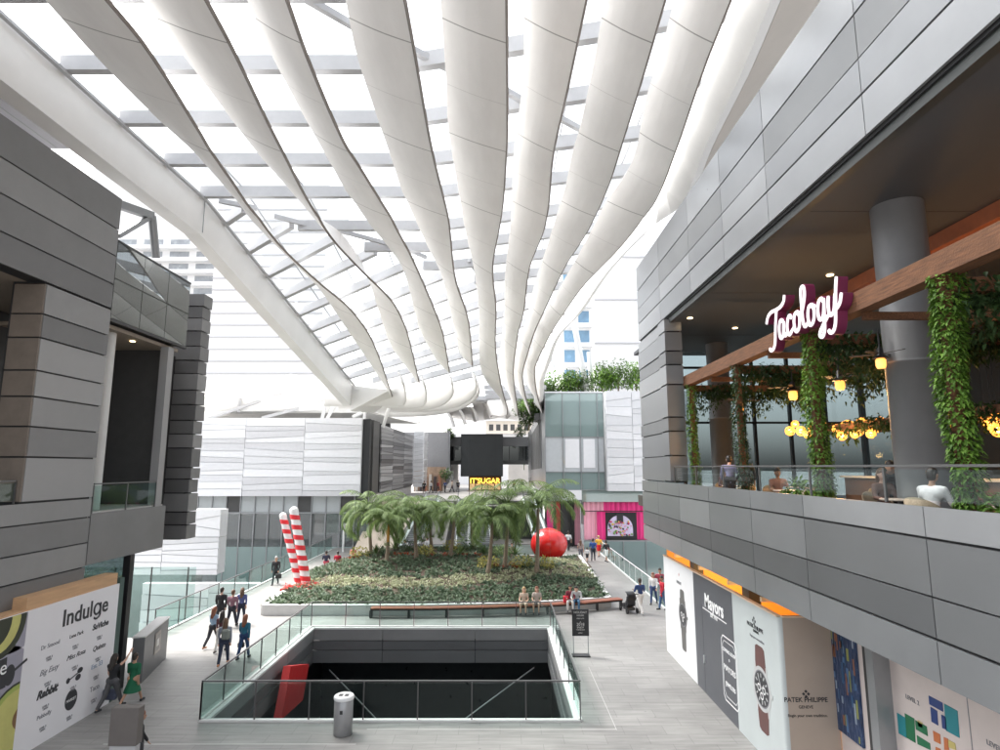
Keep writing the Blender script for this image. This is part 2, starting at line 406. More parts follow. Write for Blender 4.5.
for px, ya, yb in ((446, 408, 427), (458, 405, 424), (470, 402, 421), (483, 399, 418), (496, 395, 415), (509, 391, 412), (521, 386, 408), (532, 380, 403)):      # far fins beyond the curled wing
    a = ony(px, ya, 86); b = ony(px+6, (ya+yb)/2, 86); c = ony(px+9, yb, 86); t_ = Vector((-.35, 0, -.05)); run = Vector((-1.2, 18, 1.2))
    sec = [a, b, c, c+t_, b+t_, a+t_]; body = MB(); body.add(sec+[q+run for q in sec], [tuple(range(6)), tuple(range(11, 5, -1))]+[(i, (i+1) % 6, 6+(i+1) % 6, 6+i) for i in range(6)])
    body.build('far_fin', M_BLADE, canopy)
# edge girders
def girder(stations, name='girder'):
    """stations: (top-outer X, topz, bottom X, botz, Y) -> thick plate"""
    mb = MB(); vs = []
    for (xa, za, xb, zb, Y, th) in stations:
        vs += [(xa, Y, za), (xb, Y, zb), (xb+th, Y, zb), (xa+th, Y, za)]
    fs = []
    n = len(stations)
    for i in range(n-1):
        for k in range(4): fs.append((i*4+k, i*4+(k+1) % 4, (i+1)*4+(k+1) % 4, (i+1)*4+k))
    mb.add(vs, fs+[(0, 1, 2, 3), (4*n-4, 4*n-1, 4*n-2, 4*n-3)]); return mb
st = []
for Y in (2, 10, 18, 25.9, 33, 40, 48, 54.5):
    s = roof(Y); st.append((-13.5, s+.2, -13.62, s-1.55-(0 if Y < 26 else (Y-26)*.012), Y, -.7))
gL = girder(st).build('girder', M_GIRD, canopy)
j = MB(); j.box(-13.47, -13.50, 25.89, 25.92, 18.1, 19.75); j.build('joint', M_STEEL, gL)
j = MB()
for k in range(9):                                        # drip rail along the girder's inner top
    pass
for a, b in ((2, 25.9), (25.9, 54.5)): j.bar((-13.35, a, roof(a)-.02), (-13.35, b, roof(b)-.02), .14, .1)
j.build('gutter', M_PURL, gL)
RU = [(735,0),(712,62),(690,118),(676,155),(655,205),(627,243),(588,285),(570,310),(550,340),(538,365)]
RL = [(771,0),(738,81),(704.6,150),(689,190),(678,209),(641,236),(606,273),(577,315),(556,338),(545,368)]
RLp = sorted([(lambda q: (q.y, q.x))(onroof(p[0], p[1], 1.0)) for p in RL]); RUp = sorted([(lambda q: (q.y, q.x))(onroof(p[0], p[1], .25)) for p in RU])
def clean(P, e=.8):
    o = [P[0]]
    for p in P[1:]:
        if p[0]-o[-1][0] > e: o.append(p)
    return o
RLp = clean(RLp); RUp = clean(RUp)
def gxu(Y): return interp([p[0] for p in RUp], [p[1] for p in RUp], min(Y, 50))+max(0, Y-50)*.05
def gxl(Y): return interp([p[0] for p in RLp], [p[1] for p in RLp], min(Y, 50))+max(0, Y-50)*.06
st = []; Y = 4.0
while Y <= 112:
    s = roof(Y); st.append((gxu(Y), s-.25, gxl(Y), s-1.0, Y, .35)); Y += 1.0
mb = MB(); vs = []
for (xa, za, xb, zb, Y, th) in st: vs += [(xa, Y, za), (xb, Y, zb), (xb+.35, Y, zb+.25), (xb+.3, Y, za+.6), (xa+.05, Y, za+.45)]
n = len(st); fs = []
for i in range(n-1):
    for k in range(5): fs.append((i*5+k, i*5+(k+1) % 5, (i+1)*5+(k+1) % 5, (i+1)*5+k))
mb.add(vs, fs); gR = mb.build('girder', M_GIRD, canopy)
# cream soffit outboard of the right girder
mb = MB(); vs = []; n = 0
for i in range(18):
    Y = 4+i*1.25; xa = gxl(Y)+.36; s = roof(Y)-.75
    vs += [(xa, Y, s), (xa+2.2, Y, s+1.0), (xa+2.2, Y, s+1.2), (xa, Y, s+.2)]; n += 1
fs = []
for i in range(n-1):
    for k in range(4): fs.append((i*4+k, i*4+(k+1) % 4, (i+1)*4+(k+1) % 4, (i+1)*4+k))
mb.add(vs, fs+[(0, 1, 2, 3), (4*n-4, 4*n-1, 4*n-2, 4*n-3)]); mb.build('soffit', mat('soffit_cream', (.74, .69, .63), .6, var=.05, scale=.8), canopy)
# purlins
def gmax(Y): return gxu(Y)+.2
def fold(X): return 25.9+.72*(X+13.5)
def purlin(pts, w=.26, h=.5):
    mb = MB()
    for a, b in zip(pts, pts[1:]):
        mb.bar((a[0], a[1], roof(a[1])+.02+h/2), (b[0], b[1], roof(b[1])+.02+h/2), w, h)
    mb.build('purlin', M_PURL, canopy)
Y = 25.55
while Y > 3:
    xr = gmax(Y-2); purlin([(-13.5, Y), (-3, Y), (xr, Y-.24*(xr+3))]); Y -= 2.9
Y = 28.4
while Y < 54:
    x0 = (Y-25.9)/.72-13.5
    xr = gmax(Y)
    if x0 < xr-1:
        if x0 < -3: purlin([(x0, Y), (-3, Y), (xr, Y-.24*(xr+3))])
        else: purlin([(x0, Y-.24*(x0+3)), (xr, Y-.24*(xr+3))])
    Y += 2.05
Y = 28.0
while Y < 92:
    # diagonal family, from the left girder (or a left limit) down to the fold
    x0 = -13.5; y0 = Y
    if Y > 54: x0 = -13.5+(Y-54)/.8+.0; y0 = 54.0
    # intersection with fold: y0-.8*(x-x0) = 25.9+.72*(x+13.5)
    xf = (y0+.8*x0-25.9-.72*13.5)/(1.52)
    yf = fold(xf)
    if xf > gmax(min(yf, 50)): xf = gmax(min(yf, 50)); yf = y0-.8*(xf-x0)
    if xf-x0 > .6: purlin([(x0, y0), (xf, yf)])
    Y += 2.76
for Y in [57+2.4*i for i in range(22)]:
    xl = -1.5 if Y < 72 else -8.5
    mb = MB(); mb.bar((xl, Y, roof(Y)+.3), (gxu(50)+1.5, Y, roof(Y)+.3), .2, .4); mb.build('purlin', M_PURL, canopy)
# a few diagonal braces
for a, b in (((300, -5), (352, 25)), ((413, 50), (447, 68)), ((508, 92), (522, 100)), ((560, 118), (578, 128)), ((225, 202), (245, 206)), ((285, 219), (320, 228)), ((348, 233), (374, 240)), ((404, 248), (418, 254)), ((470, 262), (474, 268))):
    p = onroof(*a, -.3); q = onroof(*b, -.3); d = (q-p); MB().bar(p-d*.3, q+d*.6, .16, .2).build('brace', M_PURL, canopy)
# glazing, slightly above the purlins
mb = MB()
def gl(x0, x1, ya, yb, dz=.58):
    mb.add([(x0(ya), ya, roof(ya)+dz), (x1(ya), ya, roof(ya)+dz), (x1(yb), yb, roof(yb)+dz), (x0(yb), yb, roof(yb)+dz)], [(0, 1, 2, 3)])
Ys = [3+i*1.9 for i in range(12)]+[25.9]+[27.9+i*2.05 for i in range(13)]+[54.5]
for a, b in zip(Ys, Ys[1:]): gl(lambda Y: -13.4, gmax, a, b)
for a, b in zip([54.5, 62, 71, 80, 95, 112], [62, 71, 80, 95, 112]): gl(lambda Y: -1.2 if Y < 72 else -9.0, gmax, a, b)
mb.build('glazing', M_GL_ROOF, canopy)
# glazing bars
for X in (-11.7, -8.9, -6.1, -3.3, -.5, 2.3, 5.1):
    mb = MB()
    for a, b in zip(Ys, Ys[1:]):
        if X < gmax(b): mb.bar((X, a, roof(a)+.56), (X, b, roof(b)+.56), .05, .06)
    mb.build('glazing_bar', M_PURL, canopy)
# curled wing at the far left end: nested fins turning from the blades to run away to the left
def onlevel(px, py, z): return onz(px, py, z)
wingm = mat('wing_white', (.84, .83, .81), .55, var=.04, scale=.5)
def fabric_mat():
    m = bpy.data.materials.new('translucent_membrane'); m.use_nodes = True; nt = m.node_tree; b = nt.nodes['Principled BSDF']; b.inputs['Base Color'].default_value = (.85, .85, .84, 1); b.inputs['Roughness'].default_value = .7
    tr = nt.nodes.new('ShaderNodeBsdfTranslucent'); tr.inputs[0].default_value = (.9, .9, .88, 1); ms = nt.nodes.new('ShaderNodeMixShader'); ms.inputs[0].default_value = .55
    nt.links.new(b.outputs[0], ms.inputs[1]); nt.links.new(tr.outputs[0], ms.inputs[2]); nt.links.new(ms.outputs[0], nt.nodes['Material Output'].inputs[0]); return m
membrane = fabric_mat()
def fin(path, z0, h, lean=.5, th=.12):
    body = MB(); vs = []; n = len(path)
    for i, p in enumerate(path):
        d = (Vector(path[min(i+1, n-1)])-Vector(path[max(i-1, 0)])).normalized(); nn = Vector((d.y, -d.x, 0))
        zt = z0(i/(n-1)); hh = h(i/(n-1))
        T = Vector((p[0], p[1], zt)); B = T+Vector((0, 0, -hh))+nn*lean*hh
        m1 = (T+B)/2+nn*.12*hh
        vs += [T, m1, B, B-nn*th, m1-nn*th, T-nn*th]
    fs = []
    for i in range(n-1):
        for k in range(6): fs.append((i*6+k, i*6+(k+1) % 6, (i+1)*6+(k+1) % 6, (i+1)*6+k))
    body.add(vs, fs, 0, True); body.add(vs[:6], [tuple(range(6))]); body.add(vs[-6:], [tuple(range(6))[::-1]])
    return body
def arc(cx, cy, rx, ry, a0, a1, n=16):
    return [(cx+rx*math.cos(math.radians(lerp(a0, a1, i/n))), cy+ry*math.sin(math.radians(lerp(a0, a1, i/n)))) for i in range(n+1)]
for k in range(5):
    xs = [-8.6, -6.9, -4.4, -2.3, -2.2][k]; ys = [50.5, 51.5, 50.8, 50.2, 53][k]; rr = [1.6, 2.8, 5.0, 7.5, 10.5][k]; ry = [2.5, 4.6, 8.4, 12.5, 17][k]
    path = [(xs, ys)]+arc(xs-rr, ys+1.0, rr, ry, 0, 90, 16)
    ex, ey = path[-1]
    path += [(ex-3*i, ey+.25*i) for i in range(1, 13 if k > 1 else 3)]
    b = fin(path, lambda t, k=k: lerp(15.6, 14.6+.1*k, min(1, t*2.2)), lambda t, k=k: lerp(.9, 1.5, min(1, t*3)), lean=.35)
    b.build('curl_fin', wingm, canopy)
mb = MB()
vs = []
for i in range(9):
    for j in range(9):
        a = i/8; x = lerp(-50, -3.2, j/8); y = lerp(52, 71.5, a)
        vs.append((x, y+max(0, (-20-x))*.08, 15.6-.9*a))
mb.add(vs, [(i*9+j, i*9+j+1, (i+1)*9+j+1, (i+1)*9+j) for i in range(8) for j in range(8) if not (i < 1)], 0, True)
mb.build('wing_soffit', membrane, canopy)
mb = MB(); vs = [(lerp(-8.5, 8.5, j/8), lerp(82, 108, i/6), lerp(16.9, 16.0, i/6)+.25*math.cos(j*1.57)) for i in range(7) for j in range(9)]
mb.add(vs, [(i*9+j, i*9+j+1, (i+1)*9+j+1, (i+1)*9+j) for i in range(6) for j in range(8)], 0, True); mb.build('far_soffit', wingm, canopy)
# end plate of the left girder, turning to the blade tips
a = Vector((-13.6, 54.5, 15.2)); 
mb = MB()
q = [ony(349, 385, 54.5), ony(350, 411, 54.5), ony(372, 413, 57), ony(393, 396, 54), ony(390, 390, 53.0)]
mb.add([*q, *[v+Vector((.1, .6, .05)) for v in q]], [(0, 1, 2, 3, 4), (9, 8, 7, 6, 5)]+[(i, (i+1) % 5, 5+(i+1) % 5, 5+i) for i in range(5)])
mb.build('end_plate', M_GIRD, canopy)
# struts standing on the white panel block
mb = MB()
for a, b in (((366, 398), (364, 424)), ((391, 400), (383, 427)), ((388, 400), (353, 417)), ((328, 396), (322, 419)), ((326, 398), (300, 410)), ((336, 402), (327, 419))):
    p, q = ony(*a, 59.5), ony(*b, 60); mb.tube([p, q], .17, 8)
mb.build('strut', M_WHITEST, canopy)
mb = MB()
mb.tube([ony(572, 312, 60), ony(588, 396, 62)], .3, 10); mb.tube([ony(589, 352, 64), ony(592, 394, 64)], .25, 8)
mb.tube([ony(547, 350, 66), ony(556, 372, 66)], .2, 8)
mb.build('strut', M_WHITEST, canopy)
# ------------------------------------------------------------------ near right building
rb = thing('restaurant_building', 'near grey panelled building on the right with an open restaurant terrace under its deep overhang', 'building', (6.7, 28, 0))
def panels_x(x, rows, seams, mi_fn, inward, gap=.035, th=.06, mats=M_P, name='cladding', parent=None, jitter=.0, gaps=None):
    """cladding panels on a plane x=const; rows z bounds, seams y bounds; outward face at x"""
    mb = MB()
    for i, (z0, z1) in enumerate(zip(rows, rows[1:])):
        for j, (y0, y1) in enumerate(zip(seams, seams[1:])):
            g0 = (gaps[i] if gaps else gap)/2
            dx = RND.uniform(-jitter, jitter)
            mb.box(x+dx, x+inward*th+dx, y0+.011, y1-.011, z0+g0, z1-.012, mi_fn(i, j))
    return mb.build(name, mats, parent)
seamsR = [2, 3.4, 6.9, 10.2, 14.2, 17.2, 20.4, 24.4, 28.4]
pal = [[1, 0, 1, 1, 1, 0, 1, 1], [1, 1, 1, 0, 1, 1, 0, 1], [2, 3, 2, 2, 2, 0, 2, 1], [0, 1, 0, 0, 1, 0, 1, 1]]
panels_x(6.7, [13.6, 14.42, 15.15, 16.06, 17.25], seamsR, lambda i, j: [[1, 1, 1, 1, 1, 1, 0, 1], [0, 0, 0, 0, 1, 0, 1, 0], [2, 2, 2, 2, 0, 2, 2, 0], [0, 0, 0, 1, 0, 1, 0, 1]][i][j], 1, parent=rb, name='upper_fascia', gap=.05, gaps=[.03, .075, .03, .075])
MB().box(6.78, 7.4, 1.9, 28.35, 13.55, 17.2).build('fascia_core', M_DARK, rb)
mb = MB(); mb.box(6.83, 7.02, 1.9, 28.3, 13.36, 13.549); 
mb.build('drip_channel', mat('channel_dark', (.045, .05, .048), .4), rb)
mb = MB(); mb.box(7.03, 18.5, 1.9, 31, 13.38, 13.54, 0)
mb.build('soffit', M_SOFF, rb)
mb = MB()
for y in (6.5, 13, 19.5, 26): mb.box(7.1, 18.4, y-.008, y+.008, 13.372, 13.3799)
mb.build('soffit_joint', M_DK2, rb)
# lower fascia
seamsL = [2, 5.6, 9.6, 13.4, 16.2, 19.4, 22.6, 25.6, 28.4]
low = [[1, 0, 0, 1, 1, 1, 1, 1], [2, 0, 2, 0, 3, 0, 0, 1], [3, 2, 2, 0, 0, 3, 0, 0], [0, 1, 1, 0, 0, 1, 1, 1]]
PL2 = [M_P[0], M_P[1], mat('panel_lower_mid', (.165, .17, .176), .36, .35, var=.05, scale=.7), mat('panel_lower_dark', (.13, .134, .14), .36, .35, var=.05, scale=.7)]
panels_x(6.62, [4.35, 5.0, 5.63, 6.5, 7.0], seamsL, lambda i, j: [[0, 0, 0, 0, 0, 1, 1, 1], [2, 2, 3, 3, 3, 3, 2, 2], [2, 2, 2, 0, 0, 1, 0, 0], [1, 1, 1, 0, 0, 0, 0, 0]][i][j], 1, parent=rb, name='lower_fascia', mats=PL2, gaps=[.03, .07, .03, .06])
MB().box(6.69, 7.0, 2, 28.36, 4.38, 6.96).build('fascia_core', M_DARK, rb)
MB().box(7.0, 18.5, 2, 31, 5.7, 6.2).build('floor_slab', mat('terrace_floor', (.05, .042, .036), .6, var=.2), rb)
MB().box(7.0, 18.5, 2, 28.3, 4.3, 4.5).build('ground_ceiling', M_DK2, rb)
# corner pier of stacked panels
mb = MB(); zz = 7.02; k = 0
for h, mi in ((1.0, 0), (.95, 0), (.55, 2), (1.3, 0), (.8, 1), (.55, 2), (.8, 0), (.6, 1)):
    h2 = min(h, 13.5-zz); mb.box(6.66+.03*(k % 2), 7.55, 24.6, 28.4, zz+.02, zz+h2-.02, mi); mb.box(6.62, 7.3, 23.6, 24.58, zz+.05, zz+h2-.01, mi); zz += h2; k += 1
mb.build('corner_pier', [M_P[0], M_P[1], M_P[2]], rb)
MB().box(6.75, 7.25, 23.7, 28.35, 7.0, 13.4).build('pier_core', M_DARK, rb)
# end return of the upper storey, facing away to the square's far end
MB().box(7.4, 18.5, 28.2, 28.34, 13.6, 17.2).build('end_wall', M_P[1], rb)
# columns
M_COL = mat('column_grey', (.22, .22, .225), .38, .15, var=.08, scale=1.2)
for (x, y, r) in ((8.9, 12.75, .52), (10.3, 28.0, .5), (9.0, 2.0, .5)):
    mb = MB(); mb.lathe((x, y, 6.2), [(r, 0), (r, 3.6), (r+.004, 3.6), (r+.004, 3.66), (r, 3.66), (r, 7.18)], 32); mb.build('column', M_COL, rb)
# rear glass walls of the terrace
def glass_wall_y(y, x0, x1, z0, z1, step, parent, trans=(), glassm=M_GL_CLEAR):
    n = max(1, round((x1-x0)/step))
    MB().box(x0, x1, y-.015, y+.015, z0, z1).build('glazing', glassm, parent)
    for i in range(n+1):
        x = x0+(x1-x0)*i/n; MB().box(x-.06, x+.06, y-.12, y+.1, z0, z1).build('mullion', M_BLACK, parent)
    for z in trans: MB().box(x0, x1, y-.1, y+.08, z-.05, z+.05).build('transom', M_BLACK, parent)
def glass_wall_x(x, y0, y1, z0, z1, step, parent, trans=(), glassm=M_GL_CLEAR):
    n = max(1, round((y1-y0)/step))
    MB().box(x-.015, x+.015, y0, y1, z0, z1).build('glazing', glassm, parent)
    for i in range(n+1):
        y = y0+(y1-y0)*i/n; MB().box(x-.1, x+.12, y-.06, y+.06, z0, z1).build('mullion', M_BLACK, parent)
    for z in trans: MB().box(x-.08, x+.1, y0, y1, z-.05, z+.05).build('transom', M_BLACK, parent)
glass_wall_y(30.2, 7.4, 18.2, 6.2, 13.38, 1.75, rb, (9.8, 12.6))
MB().box(18.2, 18.4, 2, 25, 6.2, 13.3).build('side_wall', MATS['dark_wall'], rb)
glass_wall_x(18.3, 25, 30.2, 6.2, 13.38, 2.2, rb, (9.8,))
MB().box(12.6, 18.2, 2, 9, 6.2, 13.3).build('kitchen_wall', mat('kitchen_dark', (.06, .045, .04), .7), rb)
# added orange band: the warm lamp glow on the soffit, put into colour
mb = MB(); mb.box(10.9, 12.4, 9, 22, 13.0, 13.37); mb.build('soffit_glow_band', mat('soffit_glow_orange', (.45, .14, .06), .6, var=.15), rb)
# ground floor shop wall behind the hoardings
MB().box(12.2, 12.4, 2, 28.3, 0, 4.3).build('shop_wall', mat('ochre_glow_wall', (.75, .40, .10), .6, var=.12, scale=1.5), rb)  # lamplit orange of the interior is partly put into this wall colour
mb = MB()
for y in (17.2, 19.6, 22.4, 25.4): mb.box(7.15, 12.1, y-.06, y+.06, 3.95, 4.08)
mb.build('ceiling_batten', mat('batten_cream', (.8, .66, .45), .6), rb)
mb = MB(); mb.box(7.3, 12.1, 16.1, 26.38, 4.12, 4.28); mb.build('shop_ceiling', mat('ochre_glow_ceiling', (.70, .36, .09), .6, var=.12), rb)  # ceiling colour carries the same orange glow
MB().box(8.6, 12.0, 15.6, 16.0, 0, 4.3).build('shop_divider', M_DK2, rb)
MB().box(7.12, 12.2, 26.4, 26.52, 0, 4.3).build('shop_end_wall', MATS['ochre_glow_wall'], rb)
for y in (18.5, 23.5):
    mb = MB(); mb.box(7.25, 7.6, y-.25, y+.25, 0, 4.3); mb.build('shop_pier', M_DK2, rb)
for y in (18.3, 21, 24):
    l = bpy.data.lights.new('shop_light', 'POINT'); l.energy = 75; l.color = (1, .62, .25); l.shadow_soft_size = .25
    o = bpy.data.objects.new('shop_light', l); C.objects.link(o); o.location = (9.6, y, 3.3)
# ceiling downlights
M_LAMP = mat('lamp_glow', (1, .85, .6), .4, var=0, emit=(1, .72, .38), estr=2.5)
for (px, py) in ((830, 275), (735, 328), (690, 318)):
    p = onz(px, py, 13.37); mb = MB(); mb.lathe((p.x, p.y, 13.355), [(.10, 0), (.10, .02)], 16); o = mb.build('downlight', M_LAMP, rb)
# ---- shopfront to the right of the hoarding (plane x = 8.3)
SX = 8.35
def rectx(mb, px0, py0, px1, py1, x, th=-.01, mi=0):
    a = onx(px0, py0, x); b = onx(px1, py1, x); mb.box(x, x+th, a.y, b.y, a.z, b.z, mi)
sf = thing('shopfront_wall', 'pale pink shopfront wall with a coloured floor plan, low at the right edge', 'shopfront', (SX, 8, 0))
MB().box(SX, SX+.15, 2.0, 15.84, 0, 4.28).build('wall_panel', mat('pink_white', (.66, .58, .55), .5, var=.04), sf)
def yx(px, x): return onx(px, 680, x).y
ya, yb = yx(836, SX), yx(860, SX)
M_POST = mat('city_screen', (.03, .06, .14), .25, var=.5, scale=5, streak=(1, 6, .6))
scn = MB().box(SX-.06, SX-.001, ya, yb, 1.25, 4.2).build('display_screen', M_POST, sf)
mb = MB(); 
for k in range(40):
    y = lerp(yb+.05, ya-.1, RND.random()); z = lerp(1.3, 3.8, RND.random()); mb.box(SX-.066, SX-.061, y, y+RND.uniform(.03, .09), z, z+RND.uniform(.1, .5), RND.randrange(5))
mb.build('skyline_graphic', [mat('sg1', (.10, .20, .38), .4), mat('sg2', (.35, .42, .50), .4), mat('sg3', (.32, .34, .08), .4), mat('sg4', (.03, .10, .22), .4), mat('sg5', (.30, .12, .06), .4)], scn)
y0, y1 = yx(891, SX), yx(868, SX)
mb = MB(); mb.box(SX-.35, SX-.001, y0, y0+.28, 0, 4.28, 0); mb.box(SX-.28, SX-.001, y0+.3, y0+.5, 0, 4.28, 1); mb.build('dark_pilaster', [M_STEEL, M_BLACK], sf)
cols = {'teal': (.02, .24, .28), 'navy': (.02, .05, .20), 'green': (.01, .15, .06), 'orange': (.55, .16, .05), 'yellow': (.55, .45, .15), 'lime': (.25, .45, .15)}
plan = [('teal', [(430, 515), (478, 545), (482, 655), (440, 630)]), ('green', [(473, 518), (525, 548), (532, 683), (485, 655)]),
        ('green', [(531, 556), (594, 592), (600, 645), (536, 608)]), ('yellow', [(545, 556), (570, 572), (574, 600), (548, 590)]),
        ('navy', [(606, 420), (682, 460), (686, 510), (610, 468)]), ('navy', [(616, 482), (652, 505), (658, 586), (622, 565)]),
        ('teal', [(692, 465), (765, 505), (777, 655), (703, 615)]), ('navy', [(676, 525), (703, 540), (708, 612), (682, 600)]),
        ('orange', [(630, 615), (668, 635), (672, 690), (636, 672)]), ('orange', [(690, 650), (712, 660), (718, 722), (694, 722)]),
        ('yellow', [(715, 665), (752, 685), (757, 722), (718, 708)]), ('green', [(540, 640), (612, 685), (615, 722), (545, 690)]), ('orange', [(645, 705), (672, 716), (673, 740), (645, 740)])]
for c, pts in plan:
    poly = []
    for (cx, cy) in pts:
        q = onx(820+cx/5.556, 620+cy/5.556, SX); poly.append((q.y, q.z))
    MB().prism(poly, 'x', SX-.012, SX-.001).build('floor_plan', mat('plan_'+c, cols[c], .5, var=.03), sf)
M_INK = mat('ink_black', (.03, .03, .035), .5, var=.02); M_INKG = mat('ink_grey', (.22, .22, .24), .5, var=.02)
q = onx(906, 698, SX); text_obj('LEVEL 2', .12, (SX-.006, q.y, q.z), (0, -1, 0), (0, 0, 1), .004, M_INKG, 'lettering', sf)
q = onx(987, 744, SX); text_obj('LEVEL 4', .12, (SX-.006, q.y, q.z), (0, -1, 0), (0, 0, 1), .004, M_INKG, 'lettering', sf)
yy = yx(965, SX); MB().box(SX-.005, SX-.001, yy-.01, yy+.01, 0, 4.28).build('panel_joint', M_INKG, sf)
# ------------------------------------------------------------------ right hoarding
HX = 7.0; HB = 15.85; HF = 26.6
hd = thing('shop_hoarding', 'tall hoarding of watch advertisements standing under the right building, white, slate and pale green panels', 'hoarding', (HX, 20, 0))
TOPH = 3.85
yb1 = yx(692, HX); yb1 = onx(697, 665, HX).y; yb2 = onx(733, 620, HX).y
M_ADW = mat('ad_white', (.72, .72, .73), .4, var=.03); M_ADS = mat('ad_slate', (.088, .092, .104), .45, var=.07, scale=1); M_ADG = mat('ad_pale_green', (.48, .52, .52), .4, var=.07, scale=.7); M_ADT = mat('ad_tan', (.42, .345, .285), .4, var=.06, scale=.7)
pw = MB().box(HX, HX+.08, yb1, HF, 0, TOPH).build('white_panel', M_ADW, hd)
ps = MB().box(HX, HX+.08, yb2, yb1-.004, 0, TOPH).build('slate_panel', M_ADS, hd)
pg = MB().box(HX, HX+.08, HB+.1, yb2-.004, 0, TOPH).build('green_panel', M_ADG, hd)
ptn = MB().box(HX+.1, 8.34, HB, HB+.08, 0, TOPH).build('tan_panel', M_ADT, hd)
MB().lathe((HX+.1, HB+.1, 0), [(.1, 0), (.1, TOPH)], 20).build('rounded_corner', M_ADG, hd)
MB().box(HX-.02, HX+.11, HB+.1, HF, TOPH+.002, TOPH+.04).build('top_rail', mat('rail_orange', (.75, .55, .38), .5), hd)
MB().box(HX+.1, 8.34, HB-.02, HB+.1, TOPH+.002, TOPH+.04).build('top_rail', MATS['rail_orange'], hd)
def T(px, py, x=HX): q = onx(px, py, x); return (q.y, q.z)
def txt(body, px, py, size, m, parent, x=HX, align='CENTER', bold=0, sx=1):
    y, z = T(px, py, x); return text_obj(body, size, (x-.006, y, z), (0, -1, 0), (0, 0, 1), .005, m, 'lettering', parent, align, bold, sx)
M_AW = mat('lettering_white', (.85, .85, .85), .5, var=0)
M_INKR = mat('ink_pale_red', (.6, .3, .3), .5, var=0)
def watch(y, z, s, parent, strap, dial, ring, x=HX-.002, ku=1.85, kd=1.85):
    """watch illustration in relief on the panel, s = case radius; tapered strap above and below"""
    def ring_(r0, r1, m, d, zz=z, seg=28, name='watch_ring'):
        mb = MB(); vs = []
        for i in range(seg):
            a = 2*PI*i/seg; vs += [(x-d, y+r1*math.cos(a), zz+r1*math.sin(a)), (x-d, y+r0*math.cos(a), zz+r0*math.sin(a)), (x, y+r1*math.cos(a), zz+r1*math.sin(a))]
        fs = []
        for i in range(seg):
            j = (i+1) % seg; fs += [(i*3, j*3, j*3+1, i*3+1), (i*3, i*3+2, j*3+2, j*3)]
        mb.add(vs, fs); return mb.build(name, m, parent)
    for sg in (1, -1):
        kk = ku if sg > 0 else kd
        poly = [(y-.62*s, z+sg*.8*s), (y+.62*s, z+sg*.8*s), (y+.5*s, z+sg*kk*s), (y+.3*s, z+sg*(kk+.1)*s), (y-.3*s, z+sg*(kk+.1)*s), (y-.5*s, z+sg*kk*s)]
        MB().prism(poly, 'x', x-.004, x).build('watch_strap', strap, parent)
        for e in (-.72, .54):
            MB().prism([(y+e*s, z+sg*.6*s), (y+(e+.18)*s, z+sg*.6*s), (y+(e+.16)*s, z+sg*1.12*s), (y+(e+.04)*s, z+sg*1.12*s)], 'x', x-.005, x).build('watch_lug', ring, parent)
    ring_(0, 1.0*s, ring, .007); ring_(0, .84*s, M_INKG, .008); ring_(0, .78*s, dial, .009)
    for k in range(12):
        a = 2*PI*k/12; c, sn = math.cos(a), math.sin(a)
        MB().prism([(y+c*.70*s-sn*.04*s, z+sn*.70*s+c*.04*s), (y+c*.70*s+sn*.04*s, z+sn*.70*s-c*.04*s), (y+c*.52*s+sn*.04*s, z+sn*.52*s-c*.04*s), (y+c*.52*s-sn*.04*s, z+sn*.52*s+c*.04*s)], 'x', x-.012, x-.0095).build('hour_mark', ring, parent)
    for (dy, dz) in ((-.28, 0), (.28, 0), (0, -.32)):
        mb = MB(); mb.add([(x-.013, y+dy*s+.18*s*math.cos(2*PI*i/14), z+dz*s+.18*s*math.sin(2*PI*i/14)) for i in range(14)], [tuple(range(14))]); mb.build('sub_dial', M_AW if dial is not M_AW else M_INKG, parent)
        mb = MB(); mb.add([(x-.0135, y+dy*s+.11*s*math.cos(2*PI*i/12), z+dz*s+.11*s*math.sin(2*PI*i/12)) for i in range(12)], [tuple(range(12))]); mb.build('sub_dial', M_INK, parent)
    for a, l in ((math.radians(60), .6), (math.radians(140), .42)):
        c, sn = math.cos(a), math.sin(a); MB().bar((x-.016, y, z), (x-.016, y+c*l*s, z+sn*l*s), .003, .05*s, up=(0, -sn, c)).build('watch_hand', ring, parent)
    MB().box(x-.012, x, y-1.18*s, y-.98*s, z-.1*s, z+.1*s).build('crown_knob', ring, parent)
M_STRAPG = mat('strap_grey', (.12, .115, .11), .6, var=.1); M_STRAPR = mat('strap_burgundy', (.12, .055, .05), .6, var=.15); M_SILV = mat('watch_silver', (.55, .56, .56), .3, .3, var=.1)
y, z = T(683, 615); watch(y, z, .50, pw, M_STRAPG, M_INK, M_STRAPG, ku=1.75, kd=2.5)
txt('HUBLOT', 679, 584, .16, M_INKG, pw); txt('+', 679, 577, .25, M_INKR, pw)
y, z = T(762, 689); watch(y, z, .56, pg, M_STRAPR, M_INK, M_SILV)
txt('PATEK PHILIPPE', 755, 629, .15, M_INK, pg); txt('GENEVE', 756, 633, .10, M_INK, pg); txt('Begin your own tradition', 757, 640, .09, M_INKG, pg)
def diamond(y, z, s, m, parent, x=HX):
    for dy, dz in ((0, 1), (0, -1), (1, 0), (-1, 0)):
        MB().prism([(y+dy*s+a*s*.62, z+dz*s+b*s*.62) for a, b in ((1, 0), (0, 1), (-1, 0), (0, -1))], 'x', x-.008, x-.001).build('emblem', m, parent)
y, z = T(754, 621); diamond(y, z, .075, M_INK, pg)
txt('Mayors', 714, 612, .62, M_AW, ps, bold=.012, sx=.95)
txt('EST. 1910', 714, 619, .16, M_AW, ps)
MB().box(HX-.007, HX-.001, *(lambda a: (a.y-1.1, a.y+1.1))(onx(714, 615, HX)), *(lambda a: (a.z-.02, a.z+.01))(onx(714, 615, HX))).build('underline', M_AW, ps)
